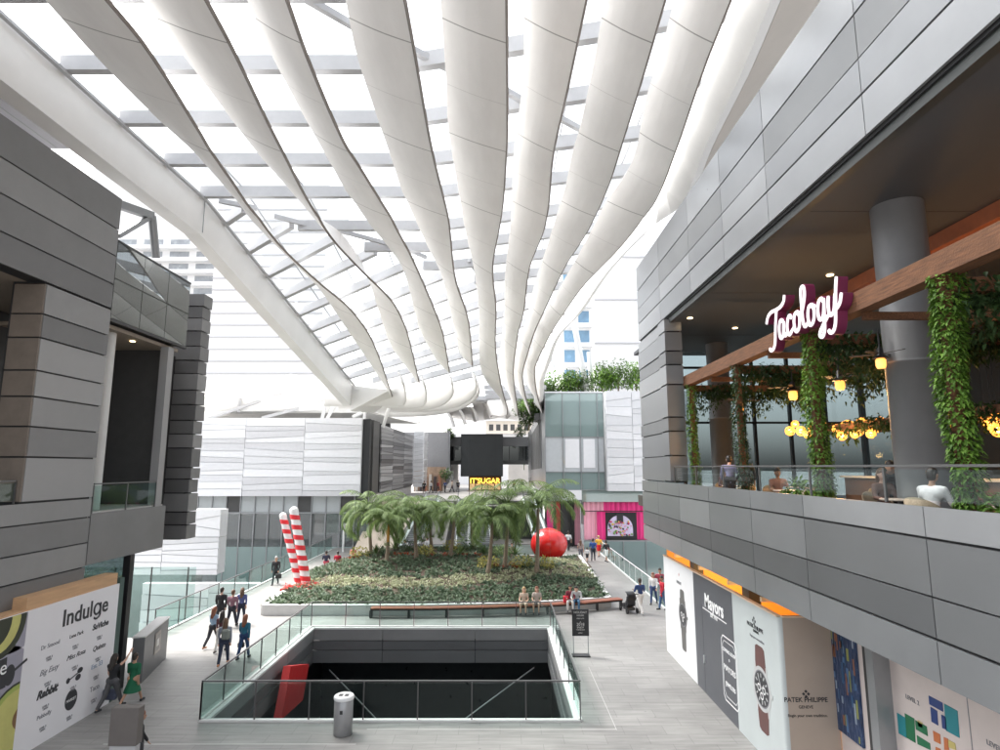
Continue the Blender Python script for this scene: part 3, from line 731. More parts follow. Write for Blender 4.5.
# framed badge
yc, zc = T(730, 672)
def outline(poly, w, m, parent, x=HX, name='badge_frame'):
    mb = MB(); n = len(poly)
    for i in range(n):
        a, b = poly[i], poly[(i+1) % n]; mb.bar((x-.004, a[0], a[1]), (x-.004, b[0], b[1]), .006, w, up=(0, -(b[1]-a[1]), b[0]-a[0]) if abs(b[0]-a[0]) > 1e-6 or abs(b[1]-a[1]) > 1e-6 else (0, 0, 1))
    return mb.build(name, m, parent)
for s, w_ in ((1, .03), (.86, .012)):
    W, H, c = .60*s, .95*s, .14
    outline([(yc-W, zc-H+c), (yc-W+c, zc-H), (yc+W-c, zc-H), (yc+W, zc-H+c), (yc+W, zc+H-c), (yc+W-c, zc+H), (yc-W+c, zc+H), (yc-W, zc+H-c)], w_, M_AW, ps)
for tx, dz, sz in (('COMING SOON', .5, .15), ('*', .22, .2), ('MAYORS', -.05, .24), ('JEWELERS', -.5, .18)):
    text_obj(tx, sz, (HX-.006, yc, zc+dz), (0, -1, 0), (0, 0, 1), .005, M_AW, 'lettering', ps, 'CENTER')
# door line with handle
yd, zd = T(704, 650); MB().box(HX-.004, HX-.001, yd-.01, yd+.01, 0, 2.9).build('door_joint', M_INK, ps); MB().box(HX-.06, HX-.001, yd-.12, yd-.08, 1.0, 1.25).build('door_handle', M_SILV, ps)
# tan return panel
def TY(px, py): q = ony(px, py, HB-.004); return q
q = TY(806, 702); text_obj('PATEK PHILIPPE', .155, q, (1, 0, 0), (0, 0, 1), .004, M_INK, 'lettering', ptn, 'CENTER', .002)
q = TY(806, 708.5); text_obj('GENEVE', .10, q, (1, 0, 0), (0, 0, 1), .004, M_INK, 'lettering', ptn, 'CENTER')
q = TY(808, 717); text_obj('Begin your own tradition.', .095, q, (1, 0, 0), (0, 0, 1), .004, M_INK, 'lettering', ptn, 'CENTER')
q = TY(806, 694)
for dx, dz in ((0, 1), (0, -1), (1, 0), (-1, 0)):
    MB().prism([(q.x+dx*.06+a*.04, q.z+dz*.06+b*.04) for a, b in ((1, 0), (0, 1), (-1, 0), (0, -1))], 'y', HB-.008, HB-.001).build('emblem', M_INK, ptn)

# ------------------------------------------------------------------ near left building
lb = thing('left_building', 'dark grey banded panel building at the left with recessed balconies and a glass-faced box', 'building', (-13.2, 21, 0))
XL = -13.2
rows = [3.6, 4.45, 5.2, 6.0, 6.6]
panels_x(XL, rows, [2, 19.8], lambda i, j: [2, 0, 1, 0][i], -1, mats=M_LP, parent=lb, name='spandrel', gap=.06)
panels_x(XL, [12.9, 13.75, 14.75, 15.7, 16.85], [2, 19.8], lambda i, j: [2, 1, 0, 1][i], -1, mats=M_LP, parent=lb, name='fascia', gap=.07)
MB().box(XL-.07, XL-.6, 2, 19.76, 12.95, 16.8).build('fascia_core', M_DARK, lb)
MB().box(XL-.07, XL-.5, 2, 19.76, 3.65, 6.58).build('spandrel_core', M_DARK, lb)
mb = MB(); z = 6.62
for h, mi in ((1.25, 3), (.85, 1), (.85, 0), (.75, 3), (.95, 3), (.7, 2), (.95, 0)):
    h = min(h, 12.88-z); mb.box(XL, XL-.07, 16.9, 19.8, z+.03, z+h-.02, mi); mb.box(XL-.02, XL-.9, 16.84, 16.899, z+.03, z+h-.02, 4); z += h
mb.box(XL, XL-.07, 16.9, 19.8, z, 12.88, 1); mb.box(XL-.02, XL-.9, 16.84, 16.899, z, 12.88, 4)
mb.build('pier_cladding', M_LP+[mat('jamb_wood', (.17, .14, .115), .5, var=.15, scale=3)], lb)
MB().box(XL-.08, XL-1.0, 16.9, 19.77, 6.5, 12.95).build('pier_core', M_DARK, lb)
M_LSOF = mat('left_soffit', (.30, .25, .20), .6, var=.1)
MB().box(XL-.6, -21, 2, 21, 12.95, 13.1).build('soffit', M_LSOF, lb)
MB().box(XL-.1, -21, 2, 24.15, 5.9, 6.15).build('balcony_floor', M_CONC, lb)
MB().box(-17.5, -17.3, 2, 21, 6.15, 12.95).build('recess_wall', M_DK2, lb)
# glass-faced box further along
gb = MB()
for a, b in ((19.85, 21.45), (21.48, 23.1), (23.13, 24.75)):
    gb.box(XL-.02, XL-.05, a, b, 12.62, 15.3)
gb.build('glass_cladding', glass('dark_reflective', (.10, .11, .12), .16, op=.55, opcol=(.14, .145, .15)), lb)
mb = MB(); mb.box(XL-.0, XL-.12, 19.83, 24.78, 12.5, 12.6); mb.box(XL, XL-.12, 19.83, 24.78, 15.31, 15.38); mb.box(XL, XL-.12, 19.83, 24.78, 14.0, 14.02)
mb.build('box_trim', M_BLACK, lb)
MB().box(XL-.09, -16.5, 19.9, 24.72, 12.62, 15.3).build('box_core', M_LP[2], lb)
MB().box(XL-.3, -17, 19.82, 24.7, 12.35, 12.48).build('soffit', M_LSOF, lb)
MB().lathe((-14.1, 21.0, 6.1), [(.33, 0), (.33, 6.3)], 24).build('column', mat('left_column', (.55, .55, .54), .4, var=.05), lb)
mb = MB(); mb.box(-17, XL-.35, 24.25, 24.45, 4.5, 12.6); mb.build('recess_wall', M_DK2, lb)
mb = MB(); mb.box(XL-.02, XL-.33, 23.5, 23.9, 4.52, 12.34); mb.build('jamb', M_LP[3], lb)
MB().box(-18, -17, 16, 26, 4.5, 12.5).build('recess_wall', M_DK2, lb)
mb = MB(); mb.box(XL-.0, XL-.4, 19.84, 24.2, 4.5, 6.1); mb.build('spandrel', M_LP[1], lb)
MB().lathe((-14.0, 22.4, 12.32), [(.09, 0), (.09, .02)], 14).build('downlight', M_LAMP, lb)
MB().box(XL-.45, -17, 19.9, 24.2, 4.45, 4.6).build('soffit', M_DK2, lb)
# stacked-slab pilaster
mb = MB(); z = 4.5; k = 0
for h, mi in zip([.62, .55, .8, .6, .5, .85, .62, .6, .7, .65, .75, .6, .65, .7, .6, .55, .6], [1, 2, 0, 2, 1, 2, 0, 1, 2, 1, 0, 2, 1, 2, 0, 2, 1]):
    if z+h > 15.6: break
    dx = [0, .05, .02, .07][k % 4]; mb.box(-13.5-dx*.8, -15.6, 26.55+.03*(k % 2), 27.35, z+.03, z+h-.02, mi); z += h; k += 1
mb.build('slab_pilaster', [M_LP[0], M_LP[1], M_LP[2]], lb)
MB().box(-13.8, -15.5, 26.65, 27.3, 4.5, 15.4).build('pilaster_core', M_DARK, lb)
MB().box(-14.6, -17, 25.2, 27.3, 4.5, 12.5).build('rear_wall', M_DARK, lb)
# ground floor glazing behind the hoarding
MB().box(-15.2, -15.1, 2, 25, 0, 4.4).build('shop_glass', M_GL_WALL, lb)
MB().box(-22, -21.8, 2, 25, 0, 4.4).build('shop_wall', mat('shop_brown', (.10, .07, .05), .6, var=.2), lb)
MB().box(-22, -13.3, 2, 21, 3.45, 3.6).build('ground_ceiling', M_DK2, lb)
mb = MB(); mb.box(-13.15, -13.4, 22.1, 22.35, 0, 4.5); mb.build('post', M_BLACK, lb)
MB().box(-18.0, -26, 2, 27.3, 4.5, 15.5).build('rear_block', M_LP[2], lb)
# timber frame on top of the hoarding
lh = thing('white_hoarding', 'white hoarding of restaurant names with avocado pictures along the left building', 'hoarding', (-12.75, 15, 0))
LHX = -12.75; LHT = 3.74
MB().box(LHX, LHX-.06, 5, 20.95, 0, LHT).build('printed_panel', mat('hoarding_white', (.72, .71, .735), .45, var=.03, scale=.6), lh)
MB().box(LHX-.065, LHX-.45, 5, 20.9, LHT-.3, LHT+.05).build('timber_frame', M_PLY, lh)
MB().box(LHX-.065, LHX-.5, 17.0, 20.9, LHT+.05, LHT+.35).build('timber_frame', M_PLY, lh)
mb = MB(); mb.box(LHX+.0, LHX-.2, 20.97, 21.2, 0, 3.9); mb.build('end_post', mat('post_green', (.05, .09, .08), .5), lh)
def TL(px, py): q = onx(px, py, LHX); return (q.y, q.z)
def ltxt(body, px, py, size, m, align='LEFT', bold=0, sx=1, shear=0):
    y, z = TL(px, py); return text_obj(body, size, (LHX+.004, y, z), (0, 1, 0), (0, 0, 1), .004, m, 'lettering', lh, align, bold, sx, shear)
o_ = ltxt('Indul', 61.5, 627, .66, M_INK, bold=.012, sx=1.02)
_y0, _z0 = TL(61.5, 627); _w = max(v.co.y for v in o_.data.vertices)+world_loc(lh).y-_y0
gy, gz, gr = _y0+_w+.07+.165, _z0+.165, .15
mb = MB(); mb.tube([(LHX+.006, gy+gr*math.cos(2*PI*i/20), gz+gr*1.05*math.sin(2*PI*i/20)) for i in range(21)], .034, 4, 0, False, flat=1)
mb.tube([(LHX+.006, gy+gr, gz+.17), (LHX+.006, gy+gr, gz-.17)]+[(LHX+.006, gy+gr*math.cos(a_), gz-.18-gr*.75*math.sin(a_)) for a_ in (.3, .8, 1.4, 2.0, 2.6)], .034, 4); mb.build('lettering', M_INK, lh)
text_obj('e', .66, (LHX+.004, gy+gr+.075, _z0), (0, 1, 0), (0, 0, 1), .004, M_INK, 'lettering', lh, 'LEFT', .012, 1.02)
def scrib(px, py, w, h, m, seed, thick=.022):
    """small handwritten-style name: a connected looping stroke"""
    r = random.Random(seed); y, z = TL(px, py); mb = MB(); pts = []
    n = 18
    for i in range(n+1):
        t = i/n; pts.append((LHX+.006, y+(t-.5)*w, z+math.sin(t*PI*7+r.random())*h*.5*(.5+r.random()*.6)))
    mb.tube(pts, thick, 5); mb.build('restaurant_name', m, lh)
    for k in (0, 1): 
        MB().box(LHX, LHX+.004, y-w*.13, y+w*.13, z-h*1.1-.14-.09*k, z-h*1.1-.10-.09*k).build('small_print', M_INKG, lh)
def lname(body, px, py, size, m=M_INK, bold=0, shear=0):
    y, z = TL(px, py); text_obj(body, size, (LHX+.004, y, z-size*.3), (0, 1, 0), (0, 0, 1), .004, m, 'restaurant_name', lh, 'CENTER', bold, 1, shear)
    text_obj('LEVEL 3\nOPEN', .075, (LHX+.004, y, z-size*.3-.3), (0, 1, 0), (0, 0, 1), .003, M_INKG, 'small_print', lh, 'CENTER', .002)
lname('SuViche', 100.5, 625, .24, bold=.008, shear=.2); lname('Luna Park', 76.5, 634.5, .15, shear=.1); lname('Dr Smood', 50.5, 645, .17, M_INKG)
lname('Quinto', 99, 647, .21, shear=.35, bold=.003); lname('Miss Rosa', 76, 655, .2, shear=.4); lname('Big Easy', 49, 670, .22, M_INKG, shear=.35)
lname('Est. 33', 97, 665, .2, mat('ink_blue_grey', (.25, .33, .45), .5)); lname('Taco', 94.5, 688, .22, M_INKG)
lname('Rabbit', 47, 692, .30, bold=.012, shear=.3); lname('Pubbelly', 44, 715, .16, M_INKG)
def disc(y, z, ry, rz, m, name='printed_shape', d=.004, clip=None):
    mb = MB(); poly = [(y+ry*math.cos(2*PI*i/28), z+rz*math.sin(2*PI*i/28)) for i in range(28)]
    if clip: poly = [(min(p[0], clip), p[1]) for p in poly]
    if clip: poly = [(p[0], min(p[1], LHT-.005)) for p in poly]
    mb.prism(poly, 'x', LHX+d-.003, LHX+d); return mb.build(name, m, lh)
y, z = TL(71, 699.5); disc(y, z, .26, .29, M_INK, d=.005); text_obj('MARKET', .11, (LHX+.006, y, z-.04), (0, 1, 0), (0, 0, 1), .002, M_AW, 'lettering', lh, 'CENTER'); 
text_obj('LEVEL 3\nOPEN', .075, (LHX+.004, y, z-.5), (0, 1, 0), (0, 0, 1), .003, M_INKG, 'small_print', lh, 'CENTER', .002)
# fork-like mark of dots and a bar
a, b = TL(68, 681), TL(80, 671); mb = MB(); mb.bar((LHX+.004, a[0], a[1]), (LHX+.004, b[0], b[1]), .006, .035, up=(0, -(b[1]-a[1]), b[0]-a[0])); mb.build('printed_mark', M_INK, lh)
disc(a[0], a[1], .08, .08, M_INK, 'printed_mark'); disc(b[0], b[1]+.03, .12, .08, M_INK, 'printed_mark'); y, z = TL(78, 677); disc(y, z, .12, .09, M_INK, 'printed_mark')
text_obj('LEVEL 3\nOPEN', .075, (LHX+.004, TL(73, 688)[0], TL(73, 688)[1]), (0, 1, 0), (0, 0, 1), .003, M_INKG, 'small_print', lh, 'CENTER', .002)
# pictures at the near end
yc = TL(25, 640)[0]
M_PG = mat('print_grey', (.30, .29, .35), .5, var=.04); M_AVS = mat('avocado_skin', (.03, .035, .02), .5, var=.2); M_AVF = mat('avocado_flesh', (.50, .48, .16), .5, var=.1); M_AVR = mat('avocado_rim', (.33, .40, .10), .5, var=.1); M_PIT = mat('avocado_pit', (.22, .12, .05), .4, var=.2)
MB().box(LHX, LHX+.0015, 5, yc, 0, LHT-.01).build('picture_ground', mat('print_lilac', (.60, .57, .62), .5, var=.05, scale=.5), lh)
y, z = TL(15, 622); disc(y, z, .95, .78, M_PG, clip=yc, d=.005)
y, z = TL(1, 622); disc(y, z, .85, .95, M_AVS, clip=yc, d=.008); disc(y-.05, z, .70, .80, M_AVF, clip=yc, d=.011); disc(y-.15, z, .5, .62, M_AVS, clip=yc, d=.014)
y, z = TL(3, 688); disc(y, z, .9, 1.0, M_PG, clip=yc, d=.005)
mb = MB(); A_ = TL(-4, 672); B_ = TL(6, 672)
mb.bar((LHX+.006, TL(-6, 678)[0], TL(-6, 678)[1]), (LHX+.006, TL(6, 672)[0], TL(6, 672)[1]), .004, .75, up=(0, 0, 1)); mb.build('jar_print', M_INK, lh)
y, z = TL(-1, 672); text_obj('e', .5, (LHX+.009, y, z-.1), (0, 1, 0), (0, 0, 1), .003, M_AW, 'lettering', lh)
a, b = TL(12, 672), TL(27, 659); mb = MB(); mb.bar((LHX+.006, a[0], a[1]), (LHX+.006, b[0], b[1]), .004, .07, up=(0, -(b[1]-a[1]), b[0]-a[0])); mb.build('spoon_print', M_INK, lh); disc(a[0]-.08, a[1]-.05, .17, .26, M_INK, 'spoon_print', d=.009)
y, z = TL(16, 718); disc(y, z, 1.02, .92, M_AVS, clip=yc-.01, d=.006); disc(y, z, .95, .86, M_AVR, clip=yc-.01, d=.009); disc(y, z, .82, .74, M_AVF, clip=yc-.01, d=.012); disc(y+.22, z-.02, .36, .32, M_PIT, clip=yc-.01, d=.017)

# left canopy soffit beyond the girder and struts from the roof
o = MB(); o.box(-30, -14.3, 2, 21.5, 19.7, 20.0, 0)
for y in (6, 10, 14, 18): o.box(-30, -14.3, y-.02, y+.02, 19.69, 19.6999, 1)
for x in (-17, -20, -23): o.box(x-.02, x+.02, 2, 21.4, 19.69, 19.6999, 1)
ls = o.build('side_canopy', [mat('side_soffit', (.42, .42, .46), .5), M_STEEL]); tag(ls, 'flat panelled soffit beyond the left girder in the upper left corner', 'canopy')
bs = thing('roof_brace', 'grey forked steel brace between the left building roof and the white girder', 'brace', (-13.9, 23, 16))
q0 = onx(156, 258, -13.9); q1 = onx(152, 216, -13.9)
MB().tube([q0, q1], .16, 8).build('post', M_STEEL, bs); MB().bar(onx(100, 198, -14.2), q1, .25, .3).build('arm', M_STEEL, bs); MB().bar(onx(118, 236, -14.0), q1, .16, .16).build('arm', M_STEEL, bs)
# ------------------------------------------------------------------ middle distance buildings
def striped_y(mb, y, x0, x1, z0, z1, inward, nmat, seed, rows=12, seams=(), th=.08):
    """white cladding of wedge-shaped horizontal bands (front faces -Y)"""
    r = random.Random(seed); xs = [x0]+list(seams)+[x1]
    for a, b in zip(xs, xs[1:]):
        zl = [z0]; zr = [z0]
        for i in range(rows):
            t = (i+1)/rows
            zl.append(lerp(z0, z1, t)+(r.uniform(-.3, .3)*(z1-z0)/rows if i < rows-1 else 0)); zr.append(lerp(z0, z1, t)+(r.uniform(-.3, .3)*(z1-z0)/rows if i < rows-1 else 0))
        for i in range(rows):
            g_ = .022; p = r.uniform(0, .05)
            mb.add([(a+.02, y-p, zl[i]+g_), (b-.02, y-p, zr[i]+g_), (b-.02, y-p-.05, zr[i+1]-g_), (a+.02, y-p-.05, zl[i+1]-g_),
                    (a+.02, y+th, zl[i]+g_), (b-.02, y+th, zr[i]+g_), (b-.02, y+th, zr[i+1]-g_), (a+.02, y+th, zl[i+1]-g_)],
                   [(0, 1, 2, 3), (4, 7, 6, 5), (0, 4, 5, 1), (3, 2, 6, 7), (0, 3, 7, 4), (1, 5, 6, 2)], r.choices(range(nmat), weights=[5, 3, 2, 1][:nmat])[0])
def striped_x(mb, x, y0, y1, z0, z1, nmat, seed, rows=12, seams=(), out=1, th=.08):
    t = MB(); striped_y(t, 0, y0, y1, z0, z1, 1, nmat, seed, rows, seams, th)
    vs = [(x-out*v[1], v[0], v[2]) for v in t.v]; mb.v_off = len(mb.v)
    b = len(mb.v); mb.v += vs
    for f, m in zip(t.f, t.m): mb.f.append([b+i for i in (f if out < 0 else f[::-1])]); mb.m.append(m); mb.sm.append(False)
MWD = M_WP+[mat('white_panel_d', (.62, .625, .645), .4, .1, var=.05)]
mw = thing('white_panel_building', 'wide white panel-clad block over dark shop glazing behind the candy-striped poles', 'building', (-20, 58, 0))
YF = 58.0
mb = MB(); striped_y(mb, YF, -32, -13.3, 4.85, 12.3, 1, 4, 5, 12, (-24.5, -18.8)); mb.build('white_cladding', MWD, mw)
MB().box(-32, -13.3, YF+.1, YF+12, 4.9, 12.2).build('upper_core', M_WP[1], mw)
mb = MB(); mb.box(-13.3, -12.6, YF+.3, YF+1.0, 4.9, 12.2, 0); mb.box(-12.9, -12.5, YF+1.5, YF+4.5, 4.9, 12.2, 1); mb.build('dark_corner', [M_DARK, M_DK2], mw)
mb = MB(); striped_x(mb, -12.4, YF+5, YF+28, 5.0, 12.0, 4, 8, 18, (YF+12, YF+20)); mb.build('striped_side_wall', M_SP, mw)
MB().box(-20, -12.5, YF+4.9, YF+28, 4.9, 12.0).build('side_core', M_DARK, mw)
mb = MB(); striped_x(mb, -10.9, YF+28.2, YF+32.5, 4.8, 12.6, 3, 11, 14); striped_y(mb, YF+28.1, -12.3, -10.9, 4.8, 12.6, 1, 3, 12, 14); mb.build('white_end_panel', M_WP, mw)
# lower glazing
n = 8
MB().box(-29, -12.6, YF+.9, YF+.95, -6, 4.85).build('shop_glazing', M_GL_DARK, mw)
for i in range(13):
    x = -29+16.4*i/12; MB().box(x-.05, x+.05, YF+.75, YF+.9, -6, 4.85).build('mullion', M_STEEL, mw)
MB().box(-29, -12.6, YF+.7, YF+.9, 3.2, 3.32).build('transom', M_STEEL, mw)
mb = MB()
for i, c in zip(range(0, 12, 1), [0, 0, 1, 0, 0, 0, 0, 1, 0, 0, 1, 1]):
    x = -29+16.4*i/12
    mb.box(x+.06, x+1.30, YF+.84, YF+.895, 3.33, 4.84, c)
mb.build('frosted_band', [mat('frosted', (.42, .45, .46), .3, var=.05), M_DK2], mw)
MB().box(-29, -12.6, YF+.80, YF+.88, -6, .1).build('teal_glazing', M_GL_TEAL, mw)
mb = MB(); mb.box(-28, -13, YF+5, YF+5.2, 0, 4.8, 0)
for k in range(9): x = -26+k*1.4; mb.box(x, x+.5, YF+4.5, YF+4.95, 0, RND.uniform(1.5, 4.2), 1+k % 3)
mb.build('shop_interior', [mat('shop_dark', (.10, .095, .09), .6, var=.3), mat('shop_a', (.35, .30, .22), .6), mat('shop_b', (.05, .12, .05), .6), mat('shop_c', (.5, .42, .30), .6)], mw)
# white stair-step block, lower left
wb = thing('low_white_block', 'low stepped white panel block between the dark pilaster and the shop glazing', 'building', (-22, 46, 0))
YB = 47.0
a = ony(126, 575, YB); b = ony(217, 575, YB); c = ony(160, 537, YB); d = ony(217, 509, YB); e = ony(202, 509, YB)
mb = MB(); striped_y(mb, YB, -33, b.x, a.z, c.z, 1, 3, 21, 6, (-25.6,)); striped_y(mb, YB, e.x-.9, b.x, c.z, d.z, 1, 3, 22, 3); mb.build('white_cladding', M_WP, wb)
MB().box(-33, b.x, YB+.1, YB+1.2, a.z+.05, c.z-.03).build('core', M_WP[1], wb)
MB().box(e.x-.9, b.x, YB+.1, YB+1.2, c.z+.0, d.z-.05).build('core', M_WP[1], wb)
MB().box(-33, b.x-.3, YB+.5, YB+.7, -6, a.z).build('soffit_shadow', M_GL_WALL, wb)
lw = thing('white_basin_wall', 'low white panel wall down in the sunken court beyond the left ramp railing', 'wall', (-22, 42, -6))
mb = MB(); a = ony(143, 583, 43); b = ony(232, 583, 43); striped_y(mb, 43, a.x, -16.2, -6, a.z, 1, 3, 31, 7, (-20,)); mb.build('white_cladding', M_WP, lw)
MB().box(a.x, -16.2, 43.1, 43.5, -6, a.z-.03).build('core', M_WP[1], lw)
gw = thing('green_glass_screen', 'clear glass screen standing behind the grey kiosk wall at the left', 'glass screen', (-17, 30, -6))
MB().box(-24, -16.6, 34, 34.03, -6, 2.2).build('glass_pane', M_GL_RAIL, gw)
for x in (-23, -21, -19, -17): MB().box(x-.03, x+.03, 33.95, 34.0, -6, 2.2).build('post', M_RAIL, gw)
# distant left terrace block with dark opening
db = thing('arcade_building', 'dark recessed arcade building between the striped wall and the black screen', 'building', (-9, 100, 4))
def poly_x(name, x0, x1, pts, m): MB().prism(pts, 'x', x0, x1).build(name, m, db)
MB().box(-16, -7.9, 93, 93.3, 5, 12.9).build('end_panel', M_SP[0], db)
MB().box(-8.2, -7.9, 93.3, 108, 11.6, 13.2).build('side_fascia', M_P[2], db)
MB().box(-8.2, -7.9, 93.3, 108, 5.4, 7.0).build('side_spandrel', M_P[2], db)
MB().box(-8.6, -8.4, 93.3, 108, 5.4, 12).build('dark_glazing', M_DARK, db)
MB().box(-7.95, -7.7, 93, 93.5, 5.2, 12.9).build('corner_post', M_STEEL, db)
# the shops under it, busy and warm
mb = MB(); RB = random.Random(5)
MB().box(-13, -8.2, 92, 92.2, 4, 7.6).build('shop_front', mat('shop_warm', (.40, .28, .20), .6, var=.3, scale=2), db)
for k in range(7):
    x = -12.8+k*.7; mb.box(x, x+.4, 91.7, 91.98, 4, RB.uniform(5, 6.6), k % 3)
mb.build('shop_display', [mat('sd1', (.6, .55, .5), .6), mat('sd2', (.08, .06, .06), .6), mat('sd3', (.45, .2, .12), .6)], db)
# cladding with speckled mural above the ramp
mu = MB(); mu.box(-12.9, -12.5, 60, 86, 4.0, 5.0); o = mu.build('mural_wall', mat('mural_speckle', (.55, .54, .53), .6, var=.5, scale=9)); tag(o, 'speckled grey patterned wall strip below the striped side wall', 'wall')
# bridge and black screen
br = thing('footbridge', 'dark enclosed footbridge crossing behind the black screen', 'bridge', (-2, 96, 9))
a = ony(425, 440, 97); b = ony(548, 461, 97)
MB().box(-14, 7, 97, 101, 10.9, 12.4).build('parapet', M_P[3], br); MB().box(-14, 7, 97.4, 101, 8.6, 10.9).build('window_band', M_GL_WALL, br); MB().box(-14, 7, 97, 101, 8.0, 8.6).build('deck_edge', M_DK2, br)
MB().box(-14, 7, 100.5, 100.8, 8.6, 10.9).build('rear_wall', M_DARK, br)
for k in range(14): x = -13.5+1.5*k; MB().box(x-.05, x+.05, 97.3, 97.4, 8.6, 10.9).build('mullion', M_BLACK, br)
scn = thing('hanging_screen', 'large blank black screen box hanging in the middle distance above the lit shop', 'screen', (-3, 94, 7))
a = ony(461, 434, 94); b = ony(503, 476.5, 94)
MB().bevbox(a.x, b.x, 94, 95.2, b.z, a.z, 0, .05).build('housing', M_BLACK, scn)
mb = MB()
for i in range(6):
    for j in range(6):
        x0 = lerp(a.x+.1, b.x-.1, i/6); x1 = lerp(a.x+.1, b.x-.1, (i+1)/6); z0 = lerp(b.z+.1, a.z-.1, j/6); z1 = lerp(b.z+.1, a.z-.1, (j+1)/6); mb.box(x0+.012, x1-.012, 93.94, 93.995, z0+.012, z1-.012)
mb.build('screen_tiles', M_CHAR, scn)
sh = thing('lit_shop', 'small dark glazed shop with glowing orange lettering under the black screen', 'shop', (-3, 95, 4))
a = ony(469, 477, 95); b = ony(501, 500, 95)
MB().box(a.x, b.x, 95.6, 99, 4, 7.4).build('shop_body', mat('shop_body', (.07, .05, .04), .5, var=.2), sh)
MB().box(a.x-.2, b.x+.2, 95.2, 99.2, 7.4, 8.0).build('roof_slab', M_DK2, sh)
for i in range(6): x = lerp(a.x, b.x, i/5); MB().box(x-.07, x+.07, 95.4, 95.6, 4, 7.4).build('mullion', M_BLACK, sh)
MB().box(a.x+.1, b.x-.1, 95.57, 95.595, 4.1, 5.0).build('window', mat('window_warm', (.5, .4, .25), .4, var=.5, scale=3, emit=(1, .7, .35), estr=.12), sh)
text_obj("IT'SUGAR", 1.12, ((a.x+b.x)/2, 95.1, 5.1), (1, 0, 0), (0, 0, 1), .06, mat('letter_orange', (1, .5, .08), .4, var=0, emit=(1, .48, .06), estr=.9), 'lettering', sh, 'CENTER', .02)
# far bits on the terrace between: low white stalls and green
for i, (x0, x1, y, z1, lab) in enumerate(((-12, -7.2, 104, 9.5, 'pale sunlit building end seen left of the black screen under the bridge'), (1.5, 9, 112, 9.2, 'pale sunlit building end seen right of the black screen under the bridge'))):
    o = MB().box(x0, x1, y, y+3, 4, z1).build('far_building', mat('far_pale', (.75, .72, .70), .6, var=.12, scale=.6)); tag(o, lab, 'building')
rt = thing('far_rooftop', 'pale rooftop pavilion with small windows above the black screen', 'building', (0, 130, 12))
MB().box(-10, 12, 128, 140, 4, 14.6).build('lower_block', M_WP[1], rt); MB().box(-3, 7, 127, 138, 14.6, 17.2).build('upper_block', M_CREAM, rt)
for k in range(6): MB().box(-2.3+1.5*k, -1.4+1.5*k, 126.9, 127, 15.2, 16.5).build('window', M_DK2, rt)
MB().box(-6, 9, 126, 139, 17.2, 17.6).build('roof', M_WP[0], rt)
# ---- glass and white building, centre right
gbx = thing('glass_corner_building', 'pale green glass and white panel building over the pink curtained shop window', 'building', (10, 58, 0))
X0, X1, X2 = 4.35, 10.0, 14.6
ZT = ony(560, 393, 58).z; z1 = ony(560, 437, 58).z; z2 = ony(560, 472, 58).z; z3 = ony(560, 490, 58).z; z4 = ony(620, 502, 58).z
zw0 = ony(620, 491, 58).z
mb = MB(); nx = 4; xs = [X0, 6.05, 7.75, 9.4, 10.0]
MB().box(X0, X1, 58, 58.04, z1, ZT).build('teal_glass_band', M_GL_TEAL, gbx)
MB().box(X0, X1, 58, 58.04, z2, z1-.0).build('pale_glass_band', mat('pale_spandrel', (.52, .55, .57), .2, var=.05, coat=.3), gbx)
mb = MB(); mb.box(6.25, 7.6, 57.95, 57.99, z2+.4, z1-.2); mb.box(8.0, 9.1, 57.95, 57.99, z2+.4, z1-.2); mb.build('blind', M_WP[0], gbx)
MB().box(X0, X1, 58, 58.04, z3, z2).build('teal_glass_band', M_GL_TEAL, gbx)
MB().box(7.75, 14.4, 58.1, 58.14, z4, z3).build('teal_glass_band', M_GL_TEAL, gbx)
MB().box(X0, X2+4, 59.5, 75, z4, ZT-.3).build('core', mat('core_grey', (.50, .53, .53), .6), gbx)
for x in xs: MB().box(x-.03, x+.03, 57.9, 57.999, z3, ZT).build('mullion', M_STEEL, gbx)
for z in (z1, z2, z3): MB().box(X0, X1, 57.9, 57.999, z-.03, z+.03).build('transom', M_STEEL, gbx)
MB().box(X0, X1, 57.85, 58.2, ZT, ZT+.12).build('coping', M_WP[0], gbx)
mb = MB(); striped_y(mb, 57.2, 10.1, 18, zw0, ZT+.1, 1, 3, 41, 12, (12.6, 14.7)); mb.build('white_cladding', M_WP, gbx); MB().box(10.1, 18, 57.3, 59.5, zw0+.05, ZT).build('white_core', M_WP[1], gbx)
mb = MB(); mb.box(6.0, 7.7, 57.6, 58.3, z3-.9, z3-.02); mb.build('white_canopy', M_WP[0], gbx)
# side wall receding on the left of it
pts = [(58.1, z3-.5), (58.1, ZT), (60, ZT+.1), (75, 13.4), (92, 12.6), (92, 5.4), (75, 5.2)]
MB().prism(pts, 'x', X0-.02, X0+.25).build('side_wall', M_P[0], gbx)
mb = MB(); mb.prism([(63, 7.5), (63, 12.6), (84, 11.9), (84, 7.2)], 'x', X0-.05, X0-.025); mb.build('side_opening', M_DK2, gbx)
for k in range(8): y = 63+k*3; MB().box(X0-.09, X0-.055, y-.06, y+.06, 7.4, 12.2).build('mullion', M_STEEL, gbx)
mb = MB(); striped_x(mb, X0-.0, 84.2, 92, 5, 12.8, 3, 44, 14, out=-1); mb.build('side_cladding', M_P[:3], gbx)
